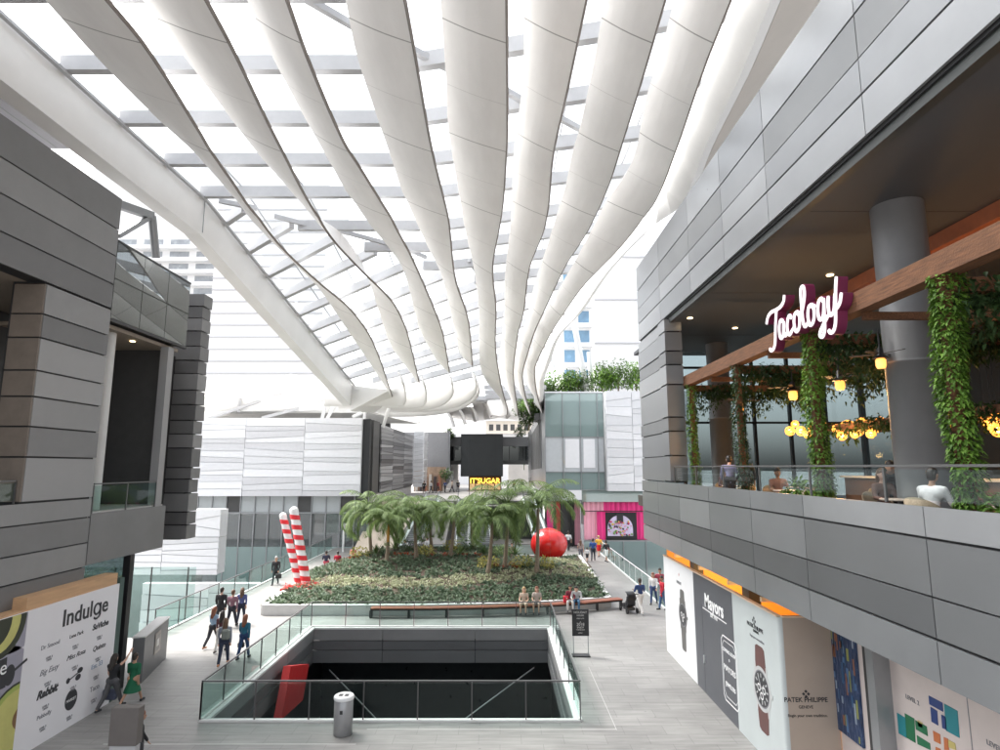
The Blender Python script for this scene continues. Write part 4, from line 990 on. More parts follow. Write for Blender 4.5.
# pink shop
M_PINK = mat('pink_curtain', (.80, .04, .24), .6, var=.35, scale=3, streak=(4, 1, .05)); M_PINK2 = mat('pink_pale', (.85, .40, .50), .6, var=.3, scale=3, streak=(4, 1, .05))
zp0 = ony(620, 540, 58.3).z
def curtain(x0, x1, z0, z1, y, m, name='curtain'):
    mb = MB(); n = int((x1-x0)/.09)+1; vs = []
    for i in range(n+1):
        x = lerp(x0, x1, i/n); yy = y+.06*math.sin(i*1.15)
        vs += [(x, yy, z0), (x, yy, z1)]
    mb.add(vs, [(2*i, 2*i+2, 2*i+3, 2*i+1) for i in range(n)]); vs2 = [(v[0], v[1]+.03, v[2]) for v in vs]; mb.add(vs2, [(2*i, 2*i+1, 2*i+3, 2*i+2) for i in range(n)])
    return mb.build(name, m, gbx)
curtain(8.0, 9.9, zp0, z4, 58.6, M_PINK2); curtain(9.9, 14.6, z4-1.0, z4, 58.6, M_PINK); curtain(13.0, 14.6, zp0, z4-1.0, 58.6, M_PINK); curtain(9.2, 10.0, zp0, z4-.9, 58.45, M_PINK)
MB().box(7.9, 14.6, 58.15, 58.2, z4-.9, z4-.82).build('transom', M_BLACK, gbx)
MB().box(7.9, 14.6, 58.1, 58.25, zp0-.12, zp0).build('sill', M_STEEL, gbx)
MB().box(9.95, 13.0, 58.5, 58.7, zp0, z4-1.0).build('window_box', M_BLACK, gbx)
zz0, zz1 = zp0+.35, z4-1.25
mb = MB(); n = 20; poly = [(10.2+2.4*.5+1.2*math.cos(PI*i/n), lerp(zz0, zz1, .35)+(zz1-lerp(zz0, zz1, .35))*math.sin(PI*i/n)) for i in range(n+1)]+[(10.2, zz0), (12.6, zz0)]
mb.prism(poly, 'y', 58.44, 58.49); dsp = mb.build('arched_display', mat('arch_lilac', (.68, .60, .80), .5, var=.2), gbx)
mb = MB(); RD = random.Random(3)
for k in range(70):
    x = RD.uniform(10.3, 12.5); z = lerp(zz0+.05, zz0+1.35, RD.random()); s = RD.uniform(.05, .12); mb.sphere((x, 58.42, z), s, RD.randrange(6), 6, 4)
mb.build('display_goods', [mat('dg%d' % i, c, .5) for i, c in enumerate(((.6, .05, .15), (.7, .5, .1), (.05, .05, .08), (.2, .35, .1), (.7, .25, .35), (.5, .5, .6)))], gbx)
MB().box(11.1, 11.7, 58.38, 58.43, zz0+1.2, zz0+2.1).build('dark_emblem', M_INK, gbx)
MB().box(7.9, 20, 58.1, 58.14, -6, zp0-.12).build('teal_glazing', M_GL_TEAL, gbx)
for k in range(5): x = 9.5+k*2.1; MB().box(x-.03, x+.03, 58.0, 58.1, -6, zp0-.12).build('mullion', M_STEEL, gbx)
MB().box(7.9, 20, 58.8, 60, -6, z4).build('lower_core', mat('lower_core', (.36, .38, .38), .6), gbx)
# red and dark shop below the glass corner, left of the pink windows
rs = thing('red_shop', 'dark shop entrance with red lit panels beneath the glass corner, behind the red ball', 'shop', (6, 60, 0))
MB().box(4.4, 7.9, 60.4, 60.6, 0, z3-.9).build('back_wall', M_DK2, rs)
for i, (x0, x1, m) in enumerate(((4.6, 5.2, M_PINK), (5.5, 5.9, mat('red_panel', (.55, .04, .05), .5)), (7.3, 7.85, M_PINK2))): MB().box(x0, x1, 60.2, 60.39, .1, z3-1.2).build('red_panel', m, rs)
MB().box(7.0, 7.1, 59.8, 60.2, 0, z3-.9).build('post', M_BLACK, rs)
mb = MB(); striped_y(mb, 59.9, 4.4, 8.0, z3-.9, z3-.05, 1, 1, 3, 1); mb.build('fascia', [mat('shop_red_dark', (.16, .05, .05), .5)], rs)
# ---- distant towers
def tower(name, label, x0, x1, y, z1, kind, step=3.3, z0=-6, depth=18, zmin=14, zmax=66):
    t = thing(name, label, 'tower', ((x0+x1)/2, y, z0))
    MB().box(x0, x1, y, y+depth, z0, z1).build('wall', mat('tower_white', (.80, .80, .80), .6, var=.05, scale=.1), t)
    k = 0; z = zmin; mw_ = mat('tower_window_'+kind, (.33, .35, .37) if kind == 'balcony' else (.18, .32, .46), .25, var=.3, scale=.4)
    ms_ = mat('tower_slab', (.78, .78, .78), .6, var=.04) if kind != 'bands' else mat('band_grey', (.5, .5, .52), .6)
    wmb = None
    while z < min(z1-2, zmax):
        if kind == 'bands': MB().box(x0-.05, x1+.05, y-.25, y-.01, z, z+.25).build('floor_band', ms_, t)
        else:
            ov, dp, hh = (.8, 1.9, .9) if kind == 'balcony' else (.3, 1.2, .7)
            MB().box(x0-ov, x1+ov, y-dp, y-.01, z, z+hh).build('balcony', ms_, t)
            n = 6 if kind == 'balcony' else 2
            for i in range(n):
                xx = lerp(x0, x1, (i+.12)/n); MB().box(xx, xx+(x1-x0)/n*.72, y-.06, y-.005, z+hh+.1, z+3.0).build('window', mw_, t)
        z += step
    return t
tower('apartment_tower', 'white apartment tower with stacked balconies seen below the left girder', -108, -66, 150, 90, 'balcony')
tower('office_tower', 'pale banded tower rising behind the white panel block at the left', -62, -38, 125, 70, 'bands', 2.6)
tower('balcony_tower', 'white tower with bright blue windows between the right girder and the roof planting', 10.6, 15.6, 100, 42, 'blue', 3.4, zmax=39)
tower('plain_tower', 'plain pale tower behind the right building edge beside the blue windowed tower', 19, 30, 118, 75, 'bands', 9)
tower('slim_tower', 'slim hazy tower with blue glass low above the white far canopy', -33.5, -29.5, 130, 22.5, 'blue', 3.2)
# ---- far white canopy at the left
fc = thing('far_canopy', 'low folded white canopy roof behind the white panel block at the left', 'canopy', (-25, 66, 12))
def sheet(pts, name, m=M_GIRD, d=(0, .15, .3)):
    n = len(pts); mb = MB(); mb.add([*pts, *[Vector(p)+Vector(d) for p in pts]], [tuple(range(n)), tuple(range(2*n-1, n-1, -1))]+[(i, (i+1) % n, n+(i+1) % n, n+i) for i in range(n)]); return mb.build(name, m, fc)
sheet([ony(195, 421, 62), ony(195, 411, 66), ony(282, 392, 66), ony(300, 396, 62)], 'roof_fold')
sheet([ony(195, 411, 66.1), ony(195, 407, 70), ony(290, 376, 76), ony(345, 388, 76), ony(282, 392, 66.1)], 'roof_fold')
sheet([ony(282, 392, 66.2), ony(345, 388, 76), ony(360, 397, 70), ony(300, 396, 62)], 'roof_fold')
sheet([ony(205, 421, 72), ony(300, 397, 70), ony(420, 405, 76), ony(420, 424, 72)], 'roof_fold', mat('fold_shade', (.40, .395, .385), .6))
for a, b in (((205, 420), (282, 393)), ((262, 418), (350, 395)), ((240, 398), (238, 412)), ((300, 397), (345, 408))):
    mb = MB(); mb.bar(ony(*a, 61.5), ony(*b, 61.8), .25, .3); mb.build('rib', M_PURL, fc)
dkr = MB(); dkr.box(-30, -13.6, 74, 75, 10, 12.9); o = dkr.build('dark_roof_screen', M_SP[3]); tag(o, 'dark roof screen wall under the curled white canopy wing', 'wall')
# ------------------------------------------------------------------ railings
def railing(name, label, pts, z=0.0, h=1.15, step=1.5, curb=True, postm=M_RAIL, group=None, glassm=M_GL_RAIL, zs=None):
    p0 = Vector((pts[0][0], pts[0][1], z)); t = thing(name, label, 'railing', p0, group)
    for i in range(len(pts)-1):
        za, zb = (zs[i], zs[i+1]) if zs else (z, z)
        a = Vector((*pts[i], za)); b = Vector((*pts[i+1], zb)); L = (b-a).length; n = max(1, round(L/step)); d = (b-a)/n
        up = Vector((0, 0, 1))
        for k in range(n+(1 if i == len(pts)-2 else 0)):
            q = a+d*k; MB().bar(q, q+up*(h-.03), .035, .05).build('post', postm, t)
        MB().bar(a+up*h, b+up*h, .055, .04).build('handrail', postm, t)
        e = d.normalized()*.04
        mb = MB()
        for k in range(n):
            q = a+d*k+e; r = a+d*(k+1)-e; s = d.cross(up).normalized()*.006
            for w_ in (1,):
                mb.add([q-s+up*.08, r-s+up*.08, r-s+up*(h-.06), q-s+up*(h-.06), q+s+up*.08, r+s+up*.08, r+s+up*(h-.06), q+s+up*(h-.06)],
                       [(0, 1, 2, 3), (7, 6, 5, 4), (0, 4, 5, 1), (3, 2, 6, 7), (0, 3, 7, 4), (1, 5, 6, 2)])
        mb.build('glass', glassm, t)
        if curb: MB().bar(a+up*.03, b+up*.03, .12, .06).build('base_rail', M_CURB, t)
    return t
OX0, OX1, OY0, OY1 = HX0-.02, HX1+.08, HY0-.1, HY1+.12
railing('opening_railing', 'steel and glass railing enclosing the rectangular opening in the plaza floor', [(OX0-.1, OY0), (OX1, OY0), (OX1, OY1), (OX0-.1, OY1), (OX0-.1, OY0)], 0, 1.15, 1.65)
railing('ramp_railing', 'long glass railing along the left edge of the plaza above the sunken court', [(PLX+.05, 28.6), (PLX+.05, 57.5)], 0, 1.2, 2.0)
railing('court_railing', 'glass railing along the right edge of the plaza toward the pink shop', [(PRX-.05, 57.5), (PRX-.05, 33.9)], 0, 1.1, 1.8, postm=M_WHITEST)
railing('terrace_railing', 'glass balustrade of the restaurant terrace below the script sign', [(6.75, 23.5), (6.75, 3)], 7.0, .62, 2.6, curb=False, glassm=M_GL_BAL)
railing('balcony_railing', 'short glass balcony railing in the recess beside the left column', [(-13.25, 19.9), (-13.25, 23.5)], 6.1, .95, 1.7, curb=False, group=None)
railing('loggia_railing', 'glass railing of the large dark recess at the left edge', [(-13.35, 3), (-13.35, 16.8)], 6.6, .62, 3.4, curb=False)
railing('upper_railing', 'small glass railing across the foot of the escalators behind the palms', [(-7.4, 52.6), (3.2, 52.6)], 0, 1.1, 2.0)
# opening walls
ow = thing('opening_lining', 'grey panel lining and dark depths of the rectangular opening in the plaza floor', 'light well', (HX0, HY0, -6))
def band(mb, pts):
    pass
mb = MB()
for (x0, x1) in ((HX0, -5.6), (-5.57, -1.2), (-1.17, HX1)):
    mb.box(x0, x1, HY1-.02, HY1-.08, -.55, -.06, 2); mb.box(x0, x1, HY1-.02, HY1-.08, -.98, -.58, 1); mb.box(x0, x1, HY1-.02, HY1-.10, -1.55, -1.01, 0)
for (y0, y1) in ((HY0, 23), (23.03, 26.6), (26.63, HY1-.1)):
    for x, d in ((HX0, 1), (HX1, -1)):
        mb.box(x+.02*d, x+.08*d, y0, y1, -.55, -.06, 2); mb.box(x+.02*d, x+.08*d, y0, y1, -.98, -.58, 1); mb.box(x+.02*d, x+.10*d, y0, y1, -1.55, -1.01, 0)
mb.build('wall_panels', [M_P[2], M_P[3], M_LP[0]], ow)
mb = MB(); mb.box(HX0-.05, HX0+.1, HY0, HY1, -.06, .02); mb.box(HX1-.1, HX1+.05, HY0, HY1, -.06, .02); mb.box(HX0+.1, HX1-.1, HY1-.1, HY1+.05, -.06, .02); mb.box(HX0+.1, HX1-.1, HY0-.05, HY0+.1, -.06, .02)
mb.build('edge_coping', M_CURB, ow)
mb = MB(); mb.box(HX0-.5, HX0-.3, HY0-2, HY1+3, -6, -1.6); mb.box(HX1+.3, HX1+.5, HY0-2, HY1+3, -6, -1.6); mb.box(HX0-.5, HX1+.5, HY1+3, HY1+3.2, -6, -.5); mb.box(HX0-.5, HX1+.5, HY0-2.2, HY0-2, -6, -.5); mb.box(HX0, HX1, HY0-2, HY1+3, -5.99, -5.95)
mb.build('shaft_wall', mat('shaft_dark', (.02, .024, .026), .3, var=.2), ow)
a = onx(286, 720, HX0+.3); 
mb = MB(); mb.prism([(lambda q: (q.y, q.z))(onx(a_, b_, -8.3)) for a_, b_ in ((291, 666), (309, 664), (303, 700), (281, 720))], 'x', -8.6, -8.3); mb.build('red_column', mat('red_paint', (.55, .03, .03), .4, var=.05), ow)
mb = MB(); mb.box(HX0+.15, HX0+.4, 20.6, 21.6, -6, -1.6); mb.build('white_column', M_WP[1], ow)
for a, b in (((-8, HY1-.3, -1.8), (-3, HY1-3, -5)), ((1.6, HY1-.3, -1.7), (-5, HY1-4, -5))): MB().bar(a, b, .04, .04).build('tie_rod', M_STEEL, ow)
# ------------------------------------------------------------------ vegetation
def leafmat(name, c1, c2, rough=.55):
    if name in MATS: return MATS[name]
    m = bpy.data.materials.new(name); m.use_nodes = True; nt = m.node_tree; b = nt.nodes['Principled BSDF']
    tc = nt.nodes.new('ShaderNodeTexCoord'); n = nt.nodes.new('ShaderNodeTexNoise'); n.inputs['Scale'].default_value = 2.3; n.inputs['Detail'].default_value = 5
    n2 = nt.nodes.new('ShaderNodeTexWhiteNoise'); n2.noise_dimensions = '3D'
    gp = nt.nodes.new('ShaderNodeNewGeometry')
    mx = nt.nodes.new('ShaderNodeMix'); mx.data_type = 'RGBA'; mx.inputs[6].default_value = (*c1, 1); mx.inputs[7].default_value = (*c2, 1)
    a = nt.nodes.new('ShaderNodeMapRange'); a.inputs['From Min'].default_value = .3; a.inputs['From Max'].default_value = .7
    ad = nt.nodes.new('ShaderNodeMix'); ad.inputs[0].default_value = .55
    nt.links.new(tc.outputs['Object'], n.inputs['Vector']); nt.links.new(n.outputs['Fac'], a.inputs['Value'])
    nt.links.new(a.outputs[0], ad.inputs[2]); nt.links.new(gp.outputs['Random Per Island'], ad.inputs[3])
    nt.links.new(ad.outputs[0], mx.inputs[0]); nt.links.new(mx.outputs[2], b.inputs['Base Color'])
    b.inputs['Roughness'].default_value = rough; b.inputs['Specular IOR Level'].default_value = .35
    b.inputs['Subsurface Weight'].default_value = 0
    # some light passes through the leaves
    tr = nt.nodes.new('ShaderNodeBsdfTranslucent'); nt.links.new(mx.outputs[2], tr.inputs[0])
    ms = nt.nodes.new('ShaderNodeMixShader'); ms.inputs[0].default_value = .25
    out = [x for x in nt.nodes if x.type == 'OUTPUT_MATERIAL'][0]
    nt.links.new(b.outputs[0], ms.inputs[1]); nt.links.new(tr.outputs[0], ms.inputs[2]); nt.links.new(ms.outputs[0], out.inputs[0])
    MATS[name] = m; return m
LF_PALM = leafmat('palm_green', (.055, .11, .03), (.27, .36, .13)); LF_COVER = leafmat('cover_green', (.045, .08, .045), (.17, .23, .14)); LF_CREAM = leafmat('cover_cream', (.22, .25, .13), (.52, .53, .36))
LF_IVY = leafmat('ivy_green', (.035, .09, .015), (.20, .36, .05)); LF_IVYD = leafmat('ivy_dark', (.012, .03, .01), (.05, .10, .03)); LF_DARK = leafmat('shrub_dark', (.03, .065, .02), (.13, .20, .07)); LF_YEL = leafmat('shrub_yellow', (.20, .22, .04), (.50, .42, .12)); LF_RED = leafmat('bromeliad_red', (.25, .03, .02), (.45, .12, .05))
M_BARK = mat('palm_bark', (.22, .17, .12), .8, var=.25, scale=8, bump=.5, bscale=18); M_SOIL = mat('soil', (.07, .045, .03), .9, var=.3)
def leaf(mb, p, d, L, W, mi=0, droop=.25):
    """folded lance-shaped leaf from p along d"""
    d = Vector(d).normalized(); s = d.cross(Vector((0, 0, 1)))
    if s.length < .1: s = Vector((1, 0, 0))
    s.normalize(); p = Vector(p); m = p+d*L*.45+Vector((0, 0, -droop*L*.12)); e = p+d*L+Vector((0, 0, -droop*L)); u = Vector((0, 0, W*.18))
    mb.add([p, m+s*W/2+u, e, m-s*W/2+u, m], [(0, 4, 1), (4, 2, 1), (0, 3, 4), (3, 2, 4)], mi)
def leafcloud(mb, c, rad, n, size, mi=0, rng=RND, hollow=.35, shape=None):
    for _ in range(n):
        while True:
            v = Vector((rng.uniform(-1, 1), rng.uniform(-1, 1), rng.uniform(-1, 1)))
            if hollow < v.length < 1: break
        p = Vector((c[0]+v.x*rad[0], c[1]+v.y*rad[1], c[2]+v.z*rad[2]))
        d = Vector((v.x+rng.uniform(-.8, .8), v.y+rng.uniform(-.8, .8), v.z*.6+rng.uniform(-.6, .6)))
        leaf(mb, p, d, size*rng.uniform(.7, 1.4), size*rng.uniform(.4, .6), mi, rng.uniform(0, .5))
# planter
def gp(px, py, z=0): q = onz(px, py, z); return (q.x, q.y)
A = (-12.3, 32.7); B = (-4, 32.75); Cc = (1.5, 33.3); D = (6.0, 34.6)
E = (6.45, 50.5); F = (-8.5, 50.5); G = (-13.0, 44.5)
loop = [A, B, Cc, D, E, F, G]
planter = thing('planter', 'long pale stone planter full of palms in the middle of the plaza', 'planter', (-3, 40, 0))
for (a, b) in zip(loop, loop[1:]+[A]):
    MB().bar((a[0], a[1], .26), (b[0], b[1], .26), .28, .52).build('curb', M_CURB, planter)
def bedz(x, y):
    if x > 1.2 and y > 44: return .5
    return .42+.75*min(1, max(0, (y-33.5)/9))*min(1, max(.15, (x+13.5)/4))*min(1, max(.2, (7.2-x)/3))
def inside(x, y):
    c = False; n = len(loop)
    for i in range(n):
        (x1, y1), (x2, y2) = loop[i], loop[(i+1) % n]
        if (y1 > y) != (y2 > y) and x < (x2-x1)*(y-y1)/(y2-y1)+x1: c = not c
    return c
mb = MB(); N = 30; vs = []
for i in range(N+1):
    for j in range(N+1):
        x = lerp(-13.2, 6.6, i/N); y = lerp(32.8, 50.4, j/N); vs.append((x, y, bedz(x, y)))
fs = []
for i in range(N):
    for j in range(N):
        x = lerp(-13.2, 6.6, (i+.5)/N); y = lerp(32.8, 50.4, (j+.5)/N)
        if inside(x, y): fs.append((i*(N+1)+j, (i+1)*(N+1)+j, (i+1)*(N+1)+j+1, i*(N+1)+j+1))
mb.add(vs, fs, 0, True); mb.build('soil', M_SOIL, planter)
def band_y(x): return 38.2+.9*math.sin(x*.35)+.12*(x+4)
mc = MB(); mcr = MB(); R4 = random.Random(11)
for k in range(5200):
    x = R4.uniform(-13, 6.4); y = 32.9+(R4.random()**1.25)*17.4
    if not inside(x, y) or abs(x-6.3) < .1: continue
    by = band_y(x); z = bedz(x, y); cr = abs(y-by) < 1.15+.3*math.sin(x*1.7) or (x > 3.2 and 42 < y < 48)
    if y > 43.0 and not cr and R4.random() < .45: continue
    m_ = mcr if cr else mc; h = R4.uniform(.22, .38) if not cr else R4.uniform(.18, .3)
    for q in range(5 if not cr else 6):
        a = R4.uniform(0, 2*PI); e = R4.uniform(.35, 1.3)
        leaf(m_, (x+R4.uniform(-.1, .1), y+R4.uniform(-.1, .1), z-.02), (math.cos(a)*math.cos(e), math.sin(a)*math.cos(e), math.sin(e)), h*1.3, h*.36, 0, .35)
o = mc.build('ground_cover', LF_COVER); tag(o, 'dark green ground cover massed through the planter', 'ground cover', kind='stuff')
o = mcr.build('ground_cover', LF_CREAM); tag(o, 'cream variegated ground cover curving in a band through the planter', 'ground cover', kind='stuff')
# bench along the front curb
bench = thing('long_bench', 'long reddish wood bench fixed along the front curb of the planter', 'bench', (-1, 32.4, 0))
pth = [(-6.6, 32.2), (-3.5, 32.25), (-.5, 32.5), (2.2, 32.9), (4.4, 33.5), (6.6, 34.35)]
for a, b in zip(pth, pth[1:]):
    d = Vector((b[0]-a[0], b[1]-a[1], 0)).normalized(); n = Vector((d.y, -d.x, 0))
    for k in (-1.5, -.5, .5, 1.5):
        o = n*(k*.125); MB().bar(Vector((*a, .47))+o, Vector((*b, .47))+o, .115, .055).build('slat', M_BENCH, bench)
for a, b in zip(pth, pth[1:]): MB().bar((*a, .40), (*b, .40), .40, .07).build('seat_frame', M_BLACK, bench)
for i in range(9):
    t = i/8*(len(pth)-1); k = min(int(t), len(pth)-2); x, y = lerp(pth[k][0], pth[k+1][0], t-k), lerp(pth[k][1], pth[k+1][1], t-k)
    MB().box(x-.05, x+.05, y-.18, y+.18, 0, .37).build('leg', M_BLACK, bench)
# palms
def palm_crown(rng, nfr=17, L=2.6, top=0.0):
    mb = MB()
    for k in range(nfr):
        a = 2*PI*k/nfr*1.0+rng.uniform(-.25, .25); up = rng.uniform(.1, 1.25) if k % 3 else rng.uniform(.9, 1.4); LL = L*rng.uniform(.8, 1.1)
        pts = []; p = Vector((0, 0, 0)); e = up; n = 14
        for i in range(n+1):
            pts.append(p.copy()); p = p+Vector((math.cos(a)*math.cos(e), math.sin(a)*math.cos(e), math.sin(e)))*LL/n; e -= (.115+.05*(1.3-up))*(1+i*.05)
        mb.tube(pts, [.03*(1-i/(n+1))+.006 for i in range(n+1)], 4, 0)
        for i in range(2, n*2+1):
            t = i/(n*2); j = min(int(t*n), n-1); q = pts[j].lerp(pts[j+1], t*n-j); d = (pts[j+1]-pts[j]).normalized(); s = d.cross(Vector((0, 0, 1))).normalized()
            ll = .62*math.sin(PI*min(1, t*.86+.12))**.7*LL/2.6
            for sg in (-1, 1):
                dd = d*.75+s*sg*.9+Vector((0, 0, -.12-.25*rng.random()))
                leaf(mb, q, dd, ll*rng.uniform(.8, 1.15), .085, 0, .38)
    return mb
PALMS = [(370, 556, 511, 2.8), (388.6, 570, 522, 2.0), (415, 562, 513, 2.5), (454, 561, 516, 2.7), (492, 577, 520, 2.3), (507.6, 573, 507, 2.9), (538, 576, 508, 3.0), (396, 555, 516, 2.2), (430, 556, 518, 2.3), (472, 556, 518, 2.3)]
PLAB = ['leftmost tall palm of the planter with drooping fronds', 'short palm with an orange hanging flower stalk near the left end of the planter', 'palm third from the left in the planter beside the escalator side wall',
        'broad palm in front of the middle escalators', 'slender pale trunk palm on the front mound left of the tallest palm', 'tallest palm of the planter with upright bright fronds', 'wide palm growing just left of the red ball',
        'palm crown overlapping behind the short palm near the left end', 'small palm between the side wall and the broad palm', 'small palm behind and right of the broad middle palm']
for i, ((px, py, pt, L), lab) in enumerate(zip(PALMS, PLAB)):
    Y = 46.5 if py < 565 else 41.5
    Y = {556: 46.5, 570: 42.5, 562: 44.5, 561: 45, 577: 39.5, 573: 41, 576: 40, 555: 49, }.get(py, 46)
    if i >= 7: Y = 49
    q = ony(px, pt, Y); z0 = bedz(q.x, Y); H = q.z-z0
    t = thing('palm_tree', lab, 'palm', (q.x, Y, z0), 'coconut palms in the planter'); rg = random.Random(100+i)
    mb = MB(); lean = rg.uniform(-.3, .3)
    pts = [(q.x-lean*(1-k/8)**2, Y, z0-.1+(H+.05)*k/8) for k in range(9)]
    mb.tube(pts, [.16-.07*(k/8)**.6+(.05 if k == 0 else 0) for k in range(9)], 10); mb.build('trunk', M_BARK, t)
    cr = palm_crown(rg, 20, L*1.28).build('crown', LF_PALM, t, local=False); cr.location = (0, 0, H)
    if i == 1:
        MB().tube([(0+q.x, Y-.1, z0+H-.1), (q.x+.05, Y-.3, z0+H-.6), (q.x+.05, Y-.32, z0+H-1.3)], [.05, .12, .06], 8).build('flower_stalk', mat('orange_stalk', (.65, .28, .04), .6, var=.2), t)
# shrubs in the planter
SHR = [(395, 553, 'spiky', LF_PALM), (452, 551, 'yel', LF_YEL), (470, 551, 'dark', LF_DARK), (410, 552, 'dark', LF_DARK), (425, 556, 'yel', LF_YEL), (376, 558, 'spiky', LF_DARK), (440, 560, 'red', LF_RED), (484, 556, 'spiky', LF_DARK), (500, 565, 'dark', LF_PALM), (515, 566, 'spiky', LF_DARK), (522, 577, 'yel', LF_YEL), (545, 575, 'yel', LF_YEL), (488, 582, 'yel', LF_YEL), (400, 560, 'red', LF_RED), (360, 560, 'yel', LF_YEL), (350, 562, 'red', LF_RED), (470, 560, 'red', LF_RED), (460, 556, 'spiky', LF_PALM), (505, 579, 'red', LF_RED)]
names = {'spiky': ('cordyline', 'spiky green rosette shrub'), 'yel': ('croton', 'yellow leaved croton shrub'), 'dark': ('leafy_shrub', 'rounded dark green shrub'), 'red': ('bromeliad', 'low reddish bromeliad clump')}
where = ['beneath the orange flower stalk palm', 'in front of the foot of the middle escalators', 'right of the yellow croton by the middle escalators', 'behind the third palm from the left', 'between the third palm and the broad palm', 'at the foot of the leftmost tall palm', 'in front of the broad middle palm', 'left of the tallest palm at the back', 'at the base of the tallest palm', 'to the right of the tallest palm base', 'just left of the wide palm by the red ball', 'just right of the wide palm by the red ball', 'at the foot of the slender pale trunk palm', 'between the second and third palms', 'left of the leftmost tall palm', 'at the far left of the planted mound', 'right of the broad middle palm', 'behind the broad middle palm', 'on bare soil between the two front palms']
for i, ((px, py, kind, lm), wh) in enumerate(zip(SHR, where)):
    Y = {True: 41.0}.get(py > 570, 45.5 if py > 555 else 48.5); q = ony(px, py, Y); rg = random.Random(i); mb = MB()
    z0 = bedz(q.x, Y)-.02
    if kind == 'spiky':
        for k in range(46): a = rg.uniform(0, 2*PI); e = rg.uniform(.2, 1.45); leaf(mb, (q.x, Y, z0+.1), (math.cos(a)*math.cos(e), math.sin(a)*math.cos(e), math.sin(e)), rg.uniform(.7, 1.1), .09, 0, .15)
    elif kind == 'red':
        for c in range(9):
            cx, cy = q.x+rg.uniform(-.9, .9), Y+rg.uniform(-.5, .5)
            for k in range(12): a = rg.uniform(0, 2*PI); e = rg.uniform(.3, 1.3); leaf(mb, (cx, cy, bedz(cx, cy)), (math.cos(a)*math.cos(e), math.sin(a)*math.cos(e), math.sin(e)), rg.uniform(.25, .42), .08, 0, .2)
    else:
        leafcloud(mb, (q.x, Y, z0+.35), (.75, .5, .4), 260, .2, 0, rg, .1)
        mb.tube([(q.x, Y, z0-.1), (q.x, Y, z0+.4)], .03, 5)
    tag(mb.build(names[kind][0], lm), names[kind][1]+' '+wh, 'shrub')
# roof planting on the right building
for i, (px, py, r, lab) in enumerate(((533, 400, 1.8, 'hanging dark foliage at the left corner of the glass building roof'), (545, 392, 1.5, 'palm-like rooftop shrub above the glass corner, second from the left'), (562, 383, 1.7, 'rounded rooftop shrub above the teal glass band'), (578, 384, 1.7, 'rooftop shrub just left of the white slanted pole'), (602, 378, 1.7, 'rooftop shrub just right of the white slanted pole'), (618, 375, 1.9, 'largest bushy rooftop shrub above the white cladding'), (636, 376, 1.9, 'rooftop shrub against the right building edge'), (529, 416, 1.5, 'lowest trailing foliage clump left of the glass building'))):
    Y = 62 if i not in (0, 7) else 66
    q = ony(px, py, Y); rg = random.Random(40+i); mb = MB()
    t = thing('roof_shrub', lab, 'shrub', (q.x, Y, 14.6))
    for c in range(9):
        leafcloud(mb, (q.x+rg.uniform(-.75, .75)*r, Y+rg.uniform(-.6, .6)*r, q.z+rg.uniform(-.45, .45)*r), (r*.5, r*.5, r*.42), 130, .34, 0, rg, .2)
    mb.build('foliage', LF_DARK if i % 2 else LF_IVY, t)
    z_ = 14.2 if i not in (0, 7) else q.z-1.6
    MB().tube([(q.x, Y, z_), (q.x, Y, q.z)], .09, 6).build('stem', M_BARK, t)
for i, (px, py) in enumerate(((520, 404), (538, 398))):
    pass
o = MB().box(4.6, 18, 60, 63.5, 14.3, 14.75).build('roof_planter', M_CREAM); tag(o, 'low cream roof planter edge holding the shrubs above the glass building', 'planter')
o = MB().box(3.7, 4.3, 64.5, 68, 12.6, 13.3).build('corner_planter', M_P[2]); tag(o, 'grey corner planter carrying the trailing foliage left of the glass building', 'planter')
# far greenery under the bridge
for i, (px, py, Y, r, lab) in enumerate(((598, 0, 0, 0, ''), (524, 457, 105, 1.6, 'dark shrub beyond the footbridge right of the black screen'), (446, 474, 90, .9, 'small shrub on the terrace left of the black screen'), (449, 434, 96, .9, 'plant on the footbridge roof left of the black screen'), (520, 432, 98, .9, 'plant on the footbridge roof right of the black screen'))):
    if not lab: continue
    q = ony(px, py, Y); mb = MB(); rg = random.Random(60+i); leafcloud(mb, q, (r, r, r*.8), 260, .4, 0, rg, .1); mb.tube([(q.x, Y, q.z-r*1.4), (q.x, Y, q.z)], .07, 5); tag(mb.build('leafy_shrub', LF_DARK), lab, 'shrub')
# ------------------------------------------------------------------ plaza objects
M_RED = mat('inflated_red', (.62, .012, .012), .22, var=.03, coat=.4)
ball = thing('red_ball', 'giant shiny red inflated ball squeezed behind the palms', 'ball', (3.6, 48.5, 0))
q = ony(549, 544, 47.5)
rb_ = 1.33
MB().sphere((q.x, 47.5, q.z), rb_, 0, 32, 20, (1.06, 1, .9)).build('shell', M_RED, ball)
MB().lathe((q.x, 47.5, 0), [(.75, 0), (.75, q.z-rb_*.72)], 20).build('plinth', M_BLACK, ball)
mb = MB()
for k in range(12):
    a = 2*PI*k/12; pts = [(q.x+math.cos(a)*1.063*rb_*math.sin(th)*1.002, 47.5+math.sin(a)*rb_*math.sin(th)*1.002, q.z+.9*rb_*math.cos(th)*1.002) for th in [PI*j/16 for j in range(17)]]
    mb.tube(pts, .008, 4)
mb.build('seam', mat('seam_red', (.4, .01, .01), .4), ball)
